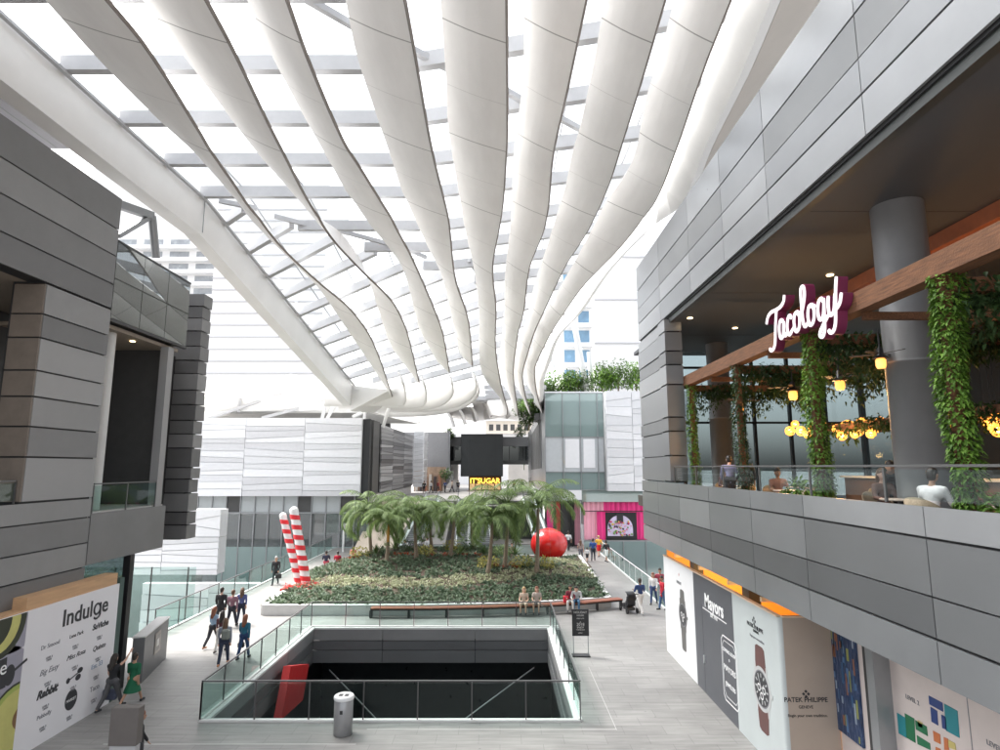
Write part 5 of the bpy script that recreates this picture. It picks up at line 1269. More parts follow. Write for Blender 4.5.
# candy striped poles
M_CANE = mat('cane_white', (.80, .80, .80), .4, var=.03); M_CANER = mat('cane_red', (.70, .02, .03), .4, var=.05)
BY = 38.2
for i, (top, bot, lab) in enumerate((((283, 516), (300.5, 589), 'left thinner red and white striped leaning pole of the pair'), ((294, 511), (307, 588), 'right taller red and white striped pole with a white ball top'))):
    a = ony(*bot, BY-i*.3); b = ony(*top, BY+.4-i*.3); t = thing('striped_pole', lab, 'pole', a, 'candy striped poles')
    a2 = a-(b-a).normalized()*.5
    body = MB(); n = 40; R0 = .27 if i else .22
    pts = [a2.lerp(b, k/n) for k in range(n+1)]
    body.tube(pts, [R0*(1+.05*math.sin(k*2.1)) for k in range(n+1)], 14); body.sphere(b, R0*1.02, 0, 14, 8); body.build('shaft', M_CANE, t)
    for k in range(8):
        c = lerp(.06, .97, k/7.6); mb = MB(); sl = (b-a2).normalized(); P = a2.lerp(b, c); Q = a2.lerp(b, c+.055)
        seg = 16; u = sl.cross(Vector((0, 1, 0))).normalized(); w_ = sl.cross(u)
        vs = []
        for j in range(seg):
            an = 2*PI*j/seg; rad = u*math.cos(an)*(R0*1.08)+w_*math.sin(an)*(R0*1.08); sh = sl*(math.cos(an)*.10); vs += [P+rad+sh, Q+rad+sh]
        mb.add(vs, [(2*j, 2*((j+1) % seg), 2*((j+1) % seg)+1, 2*j+1) for j in range(seg)], 0, True); mb.build('red_band', M_CANER, t)
mb = MB(); rg = random.Random(5)
q = ony(303, 594, 37.2)
mb.box(q.x-1.1, q.x+1.1, 36.4, 37.8, bedz(q.x, 37)-.3, bedz(q.x, 37)+.03)
for k in range(40): leafcloud(mb, (q.x+rg.uniform(-1, 1), 37.2+rg.uniform(-.7, .5), bedz(q.x, 37)+.12), (.15, .15, .12), 6, .16, 0, rg, 0)
tag(mb.build('poinsettias', leafmat('poinsettia', (.45, .02, .02), (.75, .10, .08))), 'red and white poinsettia bed around the foot of the striped poles', 'flowers')
# escalators
def escal(name, label, a, b, w, m=M_BLACK):
    a = Vector(a); b = Vector(b); t = thing(name, label, 'escalator', a, 'escalators'); d = b-a; s = d.cross(Vector((0, 0, 1))).normalized()
    MB().bar(a+Vector((0, 0, .0)), b, w, .3).build('step_band', mat('step_dark', (.10, .105, .11), .5, .5), t)
    n = int(d.length/.4)
    mb = MB()
    for k in range(n): mb.bar(a+d*(k/n)+Vector((0, 0, .17))-s*w*.48, a+d*(k/n)+Vector((0, 0, .17))+s*w*.48, .07, .03)
    mb.build('step_edges', M_STEEL, t)
    for sg in (-1, 1):
        o = s*sg*(w/2+.09)
        MB().bar(a+o+Vector((0, 0, .05)), b+o+Vector((0, 0, .05)), .2, .45).build('side_skirt', M_WHITEST, t)
        MB().bar(a+o+Vector((0, 0, .6)), b+o+Vector((0, 0, .6)), .02, .7).build('glass_side', M_GL_RAIL, t)
        MB().bar(a+o+Vector((0, 0, .97)), b+o+Vector((0, 0, .97)), .09, .06).build('handrail', M_BLACK, t)
    return t
for i, (x0, lab) in enumerate(((-3.3, 'left of the two middle escalators rising behind the palms'), (-1.2, 'right of the two middle escalators rising behind the palms'), (4.0, 'escalator half hidden to the left of the red ball'))):
    x1 = {0: -3.9, 1: -2.1, 2: 3.0}[i]
    escal('escalator', lab, (x0, 53.5, .1), (x1, 66, 4.1), 1.0)
escal('escalator', 'leftmost escalator beside the sloping stone ramp wall', (-11.2+3.0, 53.5, .1), (-7.2, 66, 4.1), 1.2)
o = MB().prism([(54.5, 0), (66, 3.9), (66, 0)], 'x', -7.6, -5.0).build('stair_bulkhead', mat('bulkhead', (.20, .19, .18), .6, var=.2)); tag(o, 'dark sloping bulkhead between the left and middle escalators', 'wall')
o = MB().box(-14, 4.6, 66.02, 66.4, 0, 3.45).build('under_terrace_wall', M_DK2); tag(o, 'dark wall under the raised terrace behind the escalators', 'wall')
# litter bin
t = thing('litter_bin', 'grey cylindrical litter bin standing outside the front railing of the opening', 'bin', (-4.53, 18.65, 0))
c = (-4.53, 18.65, 0)
M_BIN = mat('bin_grey', (.33, .33, .335), .4, .4, var=.06)
MB().lathe(c, [(.24, 0), (.27, .02), (.27, .93), (.25, .95)], 28).build('body', M_BIN, t)
MB().lathe(c, [(.285, .951), (.29, .97), (.29, 1.02), (.27, 1.05), (.2, 1.052)], 28).build('lid', M_WHITEST, t)
mb = MB(); mb.box(c[0]-.14, c[0]-.03, c[1]-.10, c[1]+.06, 1.053, 1.058); mb.build('opening_slot', M_BLACK, t); MB().box(c[0]+.03, c[0]+.14, c[1]-.10, c[1]+.06, 1.053, 1.058).build('opening_slot', M_BLACK, t)
MB().box(c[0]-.04, c[0]+.04, c[1]-.278, c[1]-.272, .62, .72).build('badge', M_BLACK, t)
# sign stand
q = onz(581, 656, 0); t = thing('sign_stand', 'black poster sign on a slim metal stand right of the opening', 'sign', (q.x, q.y, 0))
x, y = q.x, q.y
MB().bevbox(x-.36, x+.36, y-.2, y+.2, 0, .05, 0, .01).build('base', M_BLACK, t)
for s in (-1, 1): MB().box(x+s*.3-.015, x+s*.3+.015, y-.02, y+.02, .05, .8).build('upright', M_STEEL, t)
MB().box(x-.34, x+.34, y-.03, y+.03, .78, 1.82).build('poster_frame', M_BLACK, t)
M_PALE = mat('lettering_pale', (.65, .63, .60), .5, var=0)
for s_, dz, sz in (('HOLIDAY', 1.66, .125), ('HOURS', 1.55, .09), ('OPEN LATE', 1.44, .06), ('&', 1.3, .07), ('2018', 1.18, .16), ('ENJOY', 1.08, .10), ('THE SEASON', 1.0, .06), ('LEVEL 1', .88, .06)):
    text_obj(s_, sz, (x, y-.034, dz), (1, 0, 0), (0, 0, 1), .003, M_PALE, 'lettering', t, 'CENTER')
# kiosk wall
t = thing('kiosk_wall', 'freestanding grey wall with a small framed notice beside the white hoarding end', 'kiosk', (-13.6, 24, 0))
mb = MB(); mb.prism([(-13.1, 22.6), (-12.75, 22.75), (-13.45, 25.6), (-13.85, 25.5)], 'z', 0, 1.55, 0); mb.build('slab', [M_P[3]], t)
MB().prism([(-13.12, 22.56), (-12.72, 22.71), (-13.42, 25.64), (-13.88, 25.54)], 'z', 1.552, 1.60).build('cap', M_CURB, t)
f0 = Vector((-12.75, 22.75, 0)); f1 = Vector((-13.45, 25.6, 0)); fd = (f1-f0).normalized(); fn = Vector((fd.y, -fd.x, 0))
def onface(u, z, o): v = f0+fd*u+fn*o; return Vector((v.x, v.y, z))
mb = MB(); mb.add([onface(1.2, .6, .02), onface(1.9, .6, .02), onface(1.9, 1.35, .02), onface(1.2, 1.35, .02)], [(0, 1, 2, 3)]); 
mb.add([onface(1.2, .6, .0), onface(1.9, .6, .0), onface(1.9, 1.35, .0), onface(1.2, 1.35, .0)], [(3, 2, 1, 0)]); mb.build('notice_frame', mat('frame_bronze', (.30, .27, .24), .4), t)
mb = MB(); mb.add([onface(1.28, .68, .024), onface(1.82, .68, .024), onface(1.82, 1.27, .024), onface(1.28, 1.27, .024)], [(0, 1, 2, 3)]); mb.build('notice', mat('notice_dark', (.12, .11, .10), .3, var=.2), t)
mb = MB(); mb.add([onface(1.4, .85, .028), onface(1.68, .85, .028), onface(1.68, 1.1, .028), onface(1.4, 1.1, .028)], [(0, 1, 2, 3)]); mb.build('notice_print', M_PALE, t)
# directory pillar cut by the lower frame edge
t = thing('directory_pillar', 'brown grey blank pillar with a pale lower panel at the bottom edge of the photo', 'pillar', (-8.6, 15.2, 0))
a = ony(111, 708, 15.0); b = ony(139, 708, 15.0)
MB().bevbox(a.x, b.x, 15.0, 15.25, 1.22, a.z, 0, .012).build('head_panel', mat('taupe_metal', (.155, .14, .13), .5, .2, var=.08), t)
MB().bevbox(a.x+.02, b.x-.02, 15.03, 15.22, 0, 1.21, 0, .01).build('lower_panel', mat('silver_panel', (.5, .5, .5), .4, .2, var=.05), t)
# lamp post near ramp
q = ony(344, 524, 56); t = thing('light_post', 'slim pale light post in front of the dark shop glazing by the ramp', 'lamp post', (q.x, 56, 0))
MB().tube([(q.x, 56, 0), (q.x, 56, q.z)], .09, 8).build('pole', M_WHITEST, t); MB().box(q.x-.1, q.x+.5, 55.9, 56.1, q.z-.08, q.z+.06).build('arm', M_WHITEST, t)
# pale kiosk post near the red shop
q = onz(585, 548, 0); o = MB().bevbox(q.x-.3, q.x+.3, q.y, q.y+.4, 0, 2.2, 0, .03).build('info_post', M_WP[1]); tag(o, 'pale upright information post in front of the pink curtains', 'sign post')

# ------------------------------------------------------------------ restaurant terrace
FZ = 6.2
pg = thing('pergola', 'rough timber pergola framing the front of the restaurant terrace', 'pergola', (7.45, 14, FZ))
PX = 7.45; PZ = 10.95
MB().box(PX-.17, PX+.17, 3, 24.4, PZ-.2, PZ+.2).build('front_beam', M_WOOD, pg)
MB().box(10.6, 10.9, 3, 24.4, PZ-.2, PZ+.15).build('rear_beam', M_WOOD, pg)
PY = (23.2, 18.6, 14.1, 9.75, 5.4)
for y in PY:
    MB().box(PX+.02, 12.6, y-.1, y+.1, PZ-.45, PZ-.21).build('cross_beam', M_WOOD, pg)
    MB().box(PX-.075, PX+.075, y-.075, y+.075, FZ, PZ-.2).build('post', M_WOOD, pg)
for y in (21, 16.4, 12, 7.5): MB().box(PX+.02, 12.6, y-.07, y+.07, PZ-.36, PZ-.21).build('cross_beam', M_WOOD, pg)
def ivycol(x, y, z0, z1, r, n, lm, label, rng, name='ivy_column', cat='climbing plant', flare=.25):
    mb = MB()
    for k in range(n):
        t = rng.random(); a = rng.uniform(0, 2*PI); rr = r*(.55+.45*rng.random())*(1+flare*t*t)*(1+.3*math.sin(t*9+a)); z = lerp(z0, z1, t)
        d = (math.cos(a)+rng.uniform(-.6, .6), math.sin(a)+rng.uniform(-.6, .6), rng.uniform(-.9, .35))
        leaf(mb, (x+math.cos(a)*rr, y+math.sin(a)*rr, z), d, rng.uniform(.06, .12), rng.uniform(.045, .075), 0, .4)
    mb.tube([(x+.14, y, z0), (x+.16, y+.05, (z0+z1)/2), (x+.13, y, z1)], .02, 5)
    return tag(mb.build(name, lm), label, cat, 'ivy on the pergola')
ivl = ['far left pergola post nearest the stacked grey pier', 'second pergola post from the left, brownish and thin', 'pergola post directly under the script sign', 'big pergola post in front of the dark interior near the right edge', '']
for i, y in enumerate(PY[:4]):
    ivycol(PX, y, FZ+.05, PZ-.15, (.17, .19, .20, .2)[i], (2000, 2200, 3000, 4200)[i], (LF_IVY, LF_IVYD, LF_IVY, LF_IVY)[i], 'ivy wrapped around the '+ivl[i], random.Random(200+i))
def ivybeam(a, b, r, n, lm, label, rng, hang=.5):
    mb = MB(); a = Vector(a); b = Vector(b)
    for k in range(n):
        p = a.lerp(b, rng.random()); ln = hang*rng.random()**2*(1+math.sin(p.x*3+p.y*2.3))
        leaf(mb, p+Vector((rng.uniform(-r, r), rng.uniform(-r, r), rng.uniform(-r*.8, r*.6)-ln)), (rng.uniform(-1, 1), rng.uniform(-1, 1), rng.uniform(-1, .2)), rng.uniform(.10, .18), rng.uniform(.06, .10), 0, .4)
    return tag(mb.build('hanging_ivy', lm), label, 'climbing plant', 'ivy on the pergola')
for i, y in enumerate(PY[:4]):
    ivybeam((PX+.3, y, PZ-.35), (12.4, y, PZ-.35), .34, 2600, LF_IVYD, 'hanging ivy along the pergola cross beam above the '+['far left post', 'second post from the left', 'post under the script sign', 'big ivy post near the right edge'][i], random.Random(220+i), .45)
ivybeam((10.75, 4, PZ-.2), (10.75, 24, PZ-.2), .4, 4200, LF_IVYD, 'long hanging ivy along the rear beam of the pergola', random.Random(230), .4)
# inner trellis with vines
ip = thing('inner_trellis', 'inner timber bar trellis hung with vines and amber globe lamps', 'trellis', (11, 18, FZ))
MB().box(10.9, 11.1, 10.5, 21, 8.78, 8.96).build('beam', M_WOOD, ip); MB().box(12.9, 13.1, 10.5, 21, 8.78, 8.96).build('beam', M_WOOD, ip)
for y in (20.8, 15.7, 10.7):
    MB().box(10.9, 11.1, y-.1, y+.1, FZ, 8.78).build('post', M_WOOD, ip); MB().box(10.9, 13.1, y-.09, y+.09, 8.96, 9.1).build('cross_bar', M_WOOD, ip)
ivybeam((11, 10.5, 8.95), (11, 21, 8.95), .25, 2200, LF_IVYD, 'vines massed on top of the inner trellis above the globe lamps', random.Random(240), .25)
ivycol(11, 20.8, FZ, 8.8, .25, 1200, LF_IVYD, 'ivy on the trellis post left of the script sign post', random.Random(241), flare=.1); ivycol(11, 15.7, FZ, 8.8, .25, 1200, LF_IVYD, 'ivy on the trellis post just left of the big grey column', random.Random(242), flare=.1)
# globe lamps
M_GLOBE = mat('amber_globe', (.9, .45, .12), .3, var=0, emit=(1, .38, .06), estr=.55); M_GLOBEH = mat('amber_core', (1, .75, .35), .3, var=0, emit=(1, .62, .2), estr=3)
def globe(p, r, label, top=8.85):
    t = thing('globe_lamp', label, 'lamp', p, 'amber globe lamps of the restaurant bar')
    mb = MB(); rg = random.Random(int(p.x*100+p.z*37)); 
    for k in range(9):
        a = rg.uniform(0, 2*PI); ti = rg.uniform(0, PI); u = Vector((math.cos(a)*math.sin(ti), math.sin(a)*math.sin(ti), math.cos(ti))); v = u.orthogonal().normalized(); w_ = u.cross(v)
        mb.tube([p+(v*math.cos(2*PI*j/12)+w_*math.sin(2*PI*j/12))*r for j in range(13)], r*.09, 4, 0, False)
    mb.build('cage', M_GLOBE, t); MB().sphere(p, r*.42, 0, 10, 6).build('bulb', M_GLOBEH, t)
    MB().tube([p+Vector((0, 0, r)), (p.x, p.y, top)], .008, 4).build('cord', M_BLACK, t)
GL = [(790, 431, 10.95, .17), (801, 431, 10.95, .17), (808, 434, 10.9, .16), (813, 428, 11.5, .17), (837, 429, 11, .15), (842, 436, 10.9, .14), (848, 427, 11.4, .22), (855, 434, 11, .13), (859, 432, 11.3, .13), (862, 423, 11.5, .17), (868, 425, 11.2, .17), (875, 428, 11.4, .15), (880, 421, 11.6, .13), (946, 418, 11.6, .2), (947, 424, 11.2, .16), (993, 422, 11.6, .22), (951, 413, 12.0, .15), (795, 424, 11.6, .14), (818, 436, 11.2, .14), (825, 427, 11.8, .15), (871, 434, 11, .13), (985, 416, 12, .14), (999, 430, 11.4, .16), (940, 428, 11.8, .13)]
for i, (px, py, X, r) in enumerate(GL):
    p = onx(px, py, X)
    globe(p, r, ['amber wire globe lamp in the bar cluster left of the big column', 'amber wire globe lamp in the group right of the big column'][px > 900], 13.3 if px > 900 else 8.85)
for (px, py, X) in ((800, 430, 10.7), (852, 430, 10.7), (946, 418, 11.2)):
    l = bpy.data.lights.new('globe_light', 'POINT'); l.energy = 45; l.color = (1, .55, .2); l.shadow_soft_size = .2; o = bpy.data.objects.new('globe_light', l); C.objects.link(o); o.location = onx(px, py, X)+Vector((-.5, 0, -.3))
# ceiling fans with lamp
fl = ['farthest lantern ceiling fan near the second ivy post', 'lantern ceiling fan second nearest the far windows', 'middle lantern ceiling fan right of the sign post', 'nearest and largest lantern ceiling fan beside the big column']
for i, (px, py, X, s) in enumerate(((740, 408, 9.0, .8), (793, 396, 9.0, .75), (840, 386, 8.6, .66), (881, 364, 8.2, .6))):
    p = onx(px, py, X); t = thing('ceiling_fan', fl[i], 'ceiling fan', p, 'lantern ceiling fans under the pergola')
    MB().lathe(p, [(.13*s, -.16*s), (.17*s, -.05*s), (.17*s, .14*s), (.12*s, .2*s)], 14).build('lamp_glass', mat('lantern_glow', (1, .7, .35), .3, var=0, emit=(1, .36, .06), estr=.55), t)
    MB().lathe((p.x, p.y, p.z+.2*s), [(.26*s, 0), (.24*s, .05*s), (.12*s, .12*s), (.1*s, .36*s), (.06*s, .4*s)], 16).build('motor_housing', M_BLACK, t)
    MB().tube([(p.x, p.y, p.z+.55*s), (p.x, p.y, PZ-.4)], .02, 6).build('drop_rod', M_BLACK, t)
    for k in range(5):
        a = 2*PI*k/5+i*.4; d = Vector((math.cos(a), math.sin(a), 0)); q = Vector((p.x, p.y, p.z+.36*s))
        MB().bar(q+d*.1, q+d*.95*s, .14*s, .015, up=(d.y*.2, -d.x*.2, 1)).build('fan_blade', mat('fan_wood', (.07, .05, .04), .5), t)
l = bpy.data.lights.new('soffit_glow_light', 'AREA'); l.energy = 7; l.color = (1, .5, .22); l.size = 1.5; l.size_y = 8; l.shape = 'RECTANGLE'; o = bpy.data.objects.new('soffit_glow_light', l); C.objects.link(o); o.location = (11.2, 13, 11.6); o.rotation_euler = (PI, 0, 0)
# script sign
sg_ = thing('script_sign', 'big white script lettering sign with maroon sides on the pergola beam', 'sign', (PX-.3, 14, PZ))
strokes = [ # (u along the text, v up), cap height about 1.0
 [(-.20,.60),(-.12,.78),(.04,.87),(.26,.86),(.46,.88),(.60,.98),(.64,1.14)], [(.28,.86),(.22,.60),(.17,.30),(.12,-.05),(.03,-.20),(-.08,-.22),(-.14,-.14)],
 [(.52,.42),(.45,.50),(.37,.45),(.33,.25),(.35,.05),(.42,.0),(.49,.10),(.54,.45),(.52,.12),(.57,.02),(.64,.08)],
 [(.85,.40),(.80,.50),(.72,.46),(.66,.25),(.68,.05),(.75,.0),(.84,.08)],
 [(.84,.08),(.92,.12)], [(1.05,.50),(.97,.45),(.93,.25),(.96,.04),(1.03,.0),(1.11,.08),(1.15,.28),(1.12,.46),(1.05,.50),(1.1,.44),(1.2,.42)],
 [(1.18,.30),(1.28,.50),(1.38,.80),(1.38,1.02),(1.32,1.08),(1.26,1.0),(1.25,.6),(1.26,.2),(1.31,.03),(1.40,.06)],
 [(1.40,.06),(1.44,.1)], [(1.56,.50),(1.48,.45),(1.44,.25),(1.47,.04),(1.54,.0),(1.62,.08),(1.66,.28),(1.63,.46),(1.56,.50),(1.62,.44),(1.72,.42)],
 [(1.98,.42),(1.92,.52),(1.83,.47),(1.78,.27),(1.80,.07),(1.87,.02),(1.95,.12),(2.0,.48)], [(2.0,.50),(1.97,.1),(1.95,-.25),(1.88,-.40),(1.80,-.38),(1.79,-.30),(1.9,-.15),(2.1,.05)],
 [(2.14,.50),(2.11,.25),(2.13,.06),(2.20,.02),(2.28,.12),(2.34,.48)], [(2.42,.85),(2.36,.5),(2.32,.1),(2.28,-.22),(2.20,-.38),(2.10,-.38),(2.06,-.30)], [(2.32,.1),(2.45,.2),(2.52,.42)],
]
S = onx(768, 346, PX-.45); S2 = onx(853, 300, PX-.45)
Ltxt = S.y-S2.y; sc_u = Ltxt/2.66*.88; sc_v = .90
ox = S.y-.14*sc_u; oz = onx(776, 344, PX-.45).z+.10
def smooth(pts, n=4):
    o = []
    for i in range(len(pts)-1):
        p0 = pts[max(i-1, 0)]; p1 = pts[i]; p2 = pts[i+1]; p3 = pts[min(i+2, len(pts)-1)]
        for k in range(n):
            t = k/n; o.append(tuple(.5*((2*p1[c])+(-p0[c]+p2[c])*t+(2*p0[c]-5*p1[c]+4*p2[c]-p3[c])*t*t+(-p0[c]+3*p1[c]-3*p2[c]+p3[c])*t**3) for c in (0, 1)))
    o.append(pts[-1]); return o
M_MAR = mat('sign_maroon', (.16, .015, .06), .5, var=.06); M_NEON = mat('sign_white', (.9, .86, .88), .4, var=0, emit=(1, .93, .95), estr=.22)
def strip(mb, pts, w, x0, x1):
    """flat ribbon with thickness in x following pts (u,v), with round-ish ends"""
    P = [(ox-p[0]*sc_u, oz+p[1]*sc_v) for p in pts]; n = len(P); L_ = []; R_ = []
    for i in range(n):
        a = P[max(i-1, 0)]; b = P[min(i+1, n-1)]; dx, dz = b[0]-a[0], b[1]-a[1]; l_ = math.hypot(dx, dz) or 1; nx, nz = -dz/l_, dx/l_
        ww = w*(.75 if i in (0, n-1) else 1); L_.append((P[i][0]+nx*ww, P[i][1]+nz*ww)); R_.append((P[i][0]-nx*ww, P[i][1]-nz*ww))
    for i in range(n-1):
        vs = [(x, p[0], p[1]) for x in (x0, x1) for p in (L_[i], L_[i+1], R_[i+1], R_[i])]
        mb.add(vs, [(0, 1, 2, 3), (7, 6, 5, 4), (0, 4, 5, 1), (2, 6, 7, 3)]+([(0, 3, 7, 4)] if i == 0 else [])+([(1, 5, 6, 2)] if i == n-2 else []))
for k, s_ in enumerate(strokes):
    mb = MB(); sm_ = smooth(s_); strip(mb, sm_, .058, PX-.40+k*.0011, PX-.18); o = mb.build('letter_return', M_MAR, sg_)
    mb = MB(); strip(mb, sm_, .042, PX-.425+k*.0013, PX-.402+k*.0011); mb.build('letter_face', M_NEON, o)
for k in (0.3, 1.3, 2.2): MB().bar((PX-.16, ox-k*sc_u, oz+.1), (PX-.3, ox-k*sc_u, oz+.1), .04, .04).build('bracket', M_BLACK, sg_)
# tables, chairs
def chairset(x, y, rz, label, wicker=True):
    t = thing('wicker_chair', label, 'chair', (0, 0, 0), 'wicker terrace chairs')
    m = mat('wicker_tan', (.36, .29, .20), .7, var=.25, scale=30, bump=.4, bscale=60) if wicker else M_DK2
    MB().bevbox(-.27, .27, -.25, .25, .38, .46, 0, .02).build('seat', m, t)
    mb = MB(); n = 12; vs = []
    for i in range(n+1):
        a = lerp(PI*.02, PI*.98, i/n); x_, y_ = .31*math.cos(a), -.05+.30*-math.sin(a)
        h = .64+.22*math.sin(a); vs += [(x_, y_, .42), (x_*1.08, y_*1.08, h), (x_*1.08*.93, y_*1.08*.93, h), (x_*.93, y_*.93, .42)]
    fs = [(4*i+k, 4*i+(k+1) % 4, 4*i+4+(k+1) % 4, 4*i+4+k) for i in range(n) for k in range(4)]+[(0, 1, 2, 3), (4*n+3, 4*n+2, 4*n+1, 4*n)]
    mb.add(vs, fs, 0, True); mb.build('backrest', m, t)
    for sx in (-1, 1):
        for sy in (-1, 1): MB().tube([(sx*.22, sy*.2, .4), (sx*.26, sy*.24, 0)], .018, 6).build('leg', M_BLACK, t)
    t.location = (x, y, FZ); t.rotation_euler = (0, 0, rz); return t
def table(x, y, label):
    t = thing('terrace_table', label, 'table', (0, 0, 0), 'terrace tables')
    MB().lathe((0, 0, .72), [(.42, 0), (.43, .015), (.42, .03)], 24).build('tabletop', mat('table_pale', (.42, .36, .30), .4, var=.15), t); MB().lathe((0, 0, 0), [(.24, 0), (.24, .02), (.03, .04), (.03, .71)], 14).build('pedestal', M_BLACK, t)
    t.location = (x, y, FZ); return t
tabs = [(8.3, 21.6, 'at the far end beneath the couple by the pier'), (8.2, 17.3, 'between the second ivy post and the sign post'), (8.3, 12.6, 'left of the seated man in white'), (8.4, 10.0, 'in front of the seated man in white'), (9.9, 20.2, 'behind the second ivy post'), (9.9, 15.0, 'deeper in beside the trellis')]
for (x, y, l_) in tabs: table(x, y, 'small round terrace table '+l_)
chs = [(7.85, 11.25, -1.2, 'tan wicker chair under the man in the white shirt'), (8.3, 7.6, 0, 'tan wicker chair nearest the camera at the right edge'), (8.2, 18.2, PI, 'wicker chair beyond the table between ivy posts'), (8.2, 16.4, 0, 'wicker chair on the near side of the table between ivy posts'), (8.4, 13.5, PI, 'wicker chair beyond the table left of the man in white'), (9.3, 10.0, 1.5, 'wicker chair across the table from the man in white'), (8.3, 22.5, PI, 'wicker chair at the far end against the grey pier'), (8.3, 20.7, 0, 'wicker chair on the near side of the far end table'), (10.0, 19.3, 0, 'wicker chair behind the second ivy post table'), (10.0, 15.9, PI, 'wicker chair beside the trellis table')]
for c in chs: chairset(c[0], c[1], c[2], c[3])
bar = thing('bar_counter', 'dark bar counter beneath the globe lamps', 'bar', (12, 16, FZ))
MB().box(11.6, 12.4, 11, 20.5, FZ, 7.25).build('front', mat('bar_wood', (.12, .07, .045), .5, var=.3, scale=4), bar); MB().box(11.5, 12.5, 10.9, 20.6, 7.255, 7.31).build('counter_top', M_CREAM, bar)
# ground planting pots behind the balustrade near the right edge
for i, (x, y) in enumerate(((7.25, 8.6), (7.3, 14.9), (7.3, 6.2))):
    mb = MB(); rg = random.Random(300+i); t = thing('potted_plant', ['bushy potted plant on the terrace beside the man in white', 'potted plant at the foot of the ivy post below the sign', 'potted plant at the right edge behind the balustrade'][i], 'plant', (x, y, FZ))
    MB().lathe((x, y, FZ), [(.16, 0), (.2, .35), (.19, .36)], 14).build('pot', mat('pot_clay', (.25, .12, .08), .7), t); leafcloud(mb, (x, y, FZ+.7), (.28, .35, .4), 260, .2, 0, rg, .1); mb.build('foliage', LF_IVY, t)
# ------------------------------------------------------------------ people
def skin_mesh(caps, voxel):
    """union of tapered capsules -> one continuous surface. caps: (p, q, r0, r1[, flat])"""
    mb = MB()
    for c in caps:
        p, q, r0, r1 = Vector(c[0]), Vector(c[1]), c[2], c[3]; fl = c[4] if len(c) > 4 else 1.0
        d = q-p; L = d.length
        if L < 1e-5: d = Vector((0, 0, 1)); L = 1e-5
        d.normalize(); n = 12
        ref = Vector((0, 1, 0)) if abs(d.y) < .85 else Vector((0, 0, 1))
        a = (ref-d*ref.dot(d)).normalized(); b = d.cross(a)
        ring = []; prof = [(-r0*math.cos(t), r0*math.sin(t)) for t in (0.02, .5, 1.0, PI/2)]+[(L+r1*math.sin(t), r1*math.cos(t)) for t in (0, .55, 1.05, 1.55)]
        vs = []
        for (h, r) in prof:
            for k in range(n):
                t = 2*PI*k/n; vs.append(p+d*h+a*math.cos(t)*r*fl+b*math.sin(t)*r)
        m = len(prof); fs = [(j*n+k, j*n+(k+1) % n, (j+1)*n+(k+1) % n, (j+1)*n+k) for j in range(m-1) for k in range(n)]+[tuple(range(n))[::-1], tuple(range((m-1)*n, m*n))]
        mb.add(vs, fs, 0, True)
    me = bpy.data.meshes.new('tmp'); me.from_pydata(mb.v, [], mb.f); o = bpy.data.objects.new('tmp', me); C.objects.link(o)
    r = o.modifiers.new('r', 'REMESH'); r.mode = 'VOXEL'; r.voxel_size = voxel; r.use_smooth_shade = True
    s = o.modifiers.new('s', 'SMOOTH'); s.factor = .5; s.iterations = 3
    dg = bpy.context.evaluated_depsgraph_get(); me2 = bpy.data.meshes.new_from_object(o.evaluated_get(dg)); bpy.data.objects.remove(o); bpy.data.meshes.remove(me)
    return me2
SKIN = [mat('skin_light', (.56, .34, .25), .5, var=.04), mat('skin_tan', (.40, .23, .15), .5, var=.04), mat('skin_brown', (.20, .11, .07), .5, var=.04)]
HAIR = {'dark': mat('hair_dark', (.02, .014, .010), .5, var=.2), 'brown': mat('hair_brown', (.10, .05, .025), .5, var=.2), 'auburn': mat('hair_auburn', (.20, .07, .035), .5, var=.2), 'blond': mat('hair_blond', (.45, .30, .14), .5, var=.2), 'grey': mat('hair_grey', (.45, .45, .45), .5, var=.15)}
def cloth(c): return mat('cloth_%d_%d_%d' % tuple(int(x*100) for x in c), c, .8, var=.12, scale=12, bump=.25, bscale=18)
def rot(v, ax, a): return Matrix.Rotation(a, 3, ax) @ Vector(v)
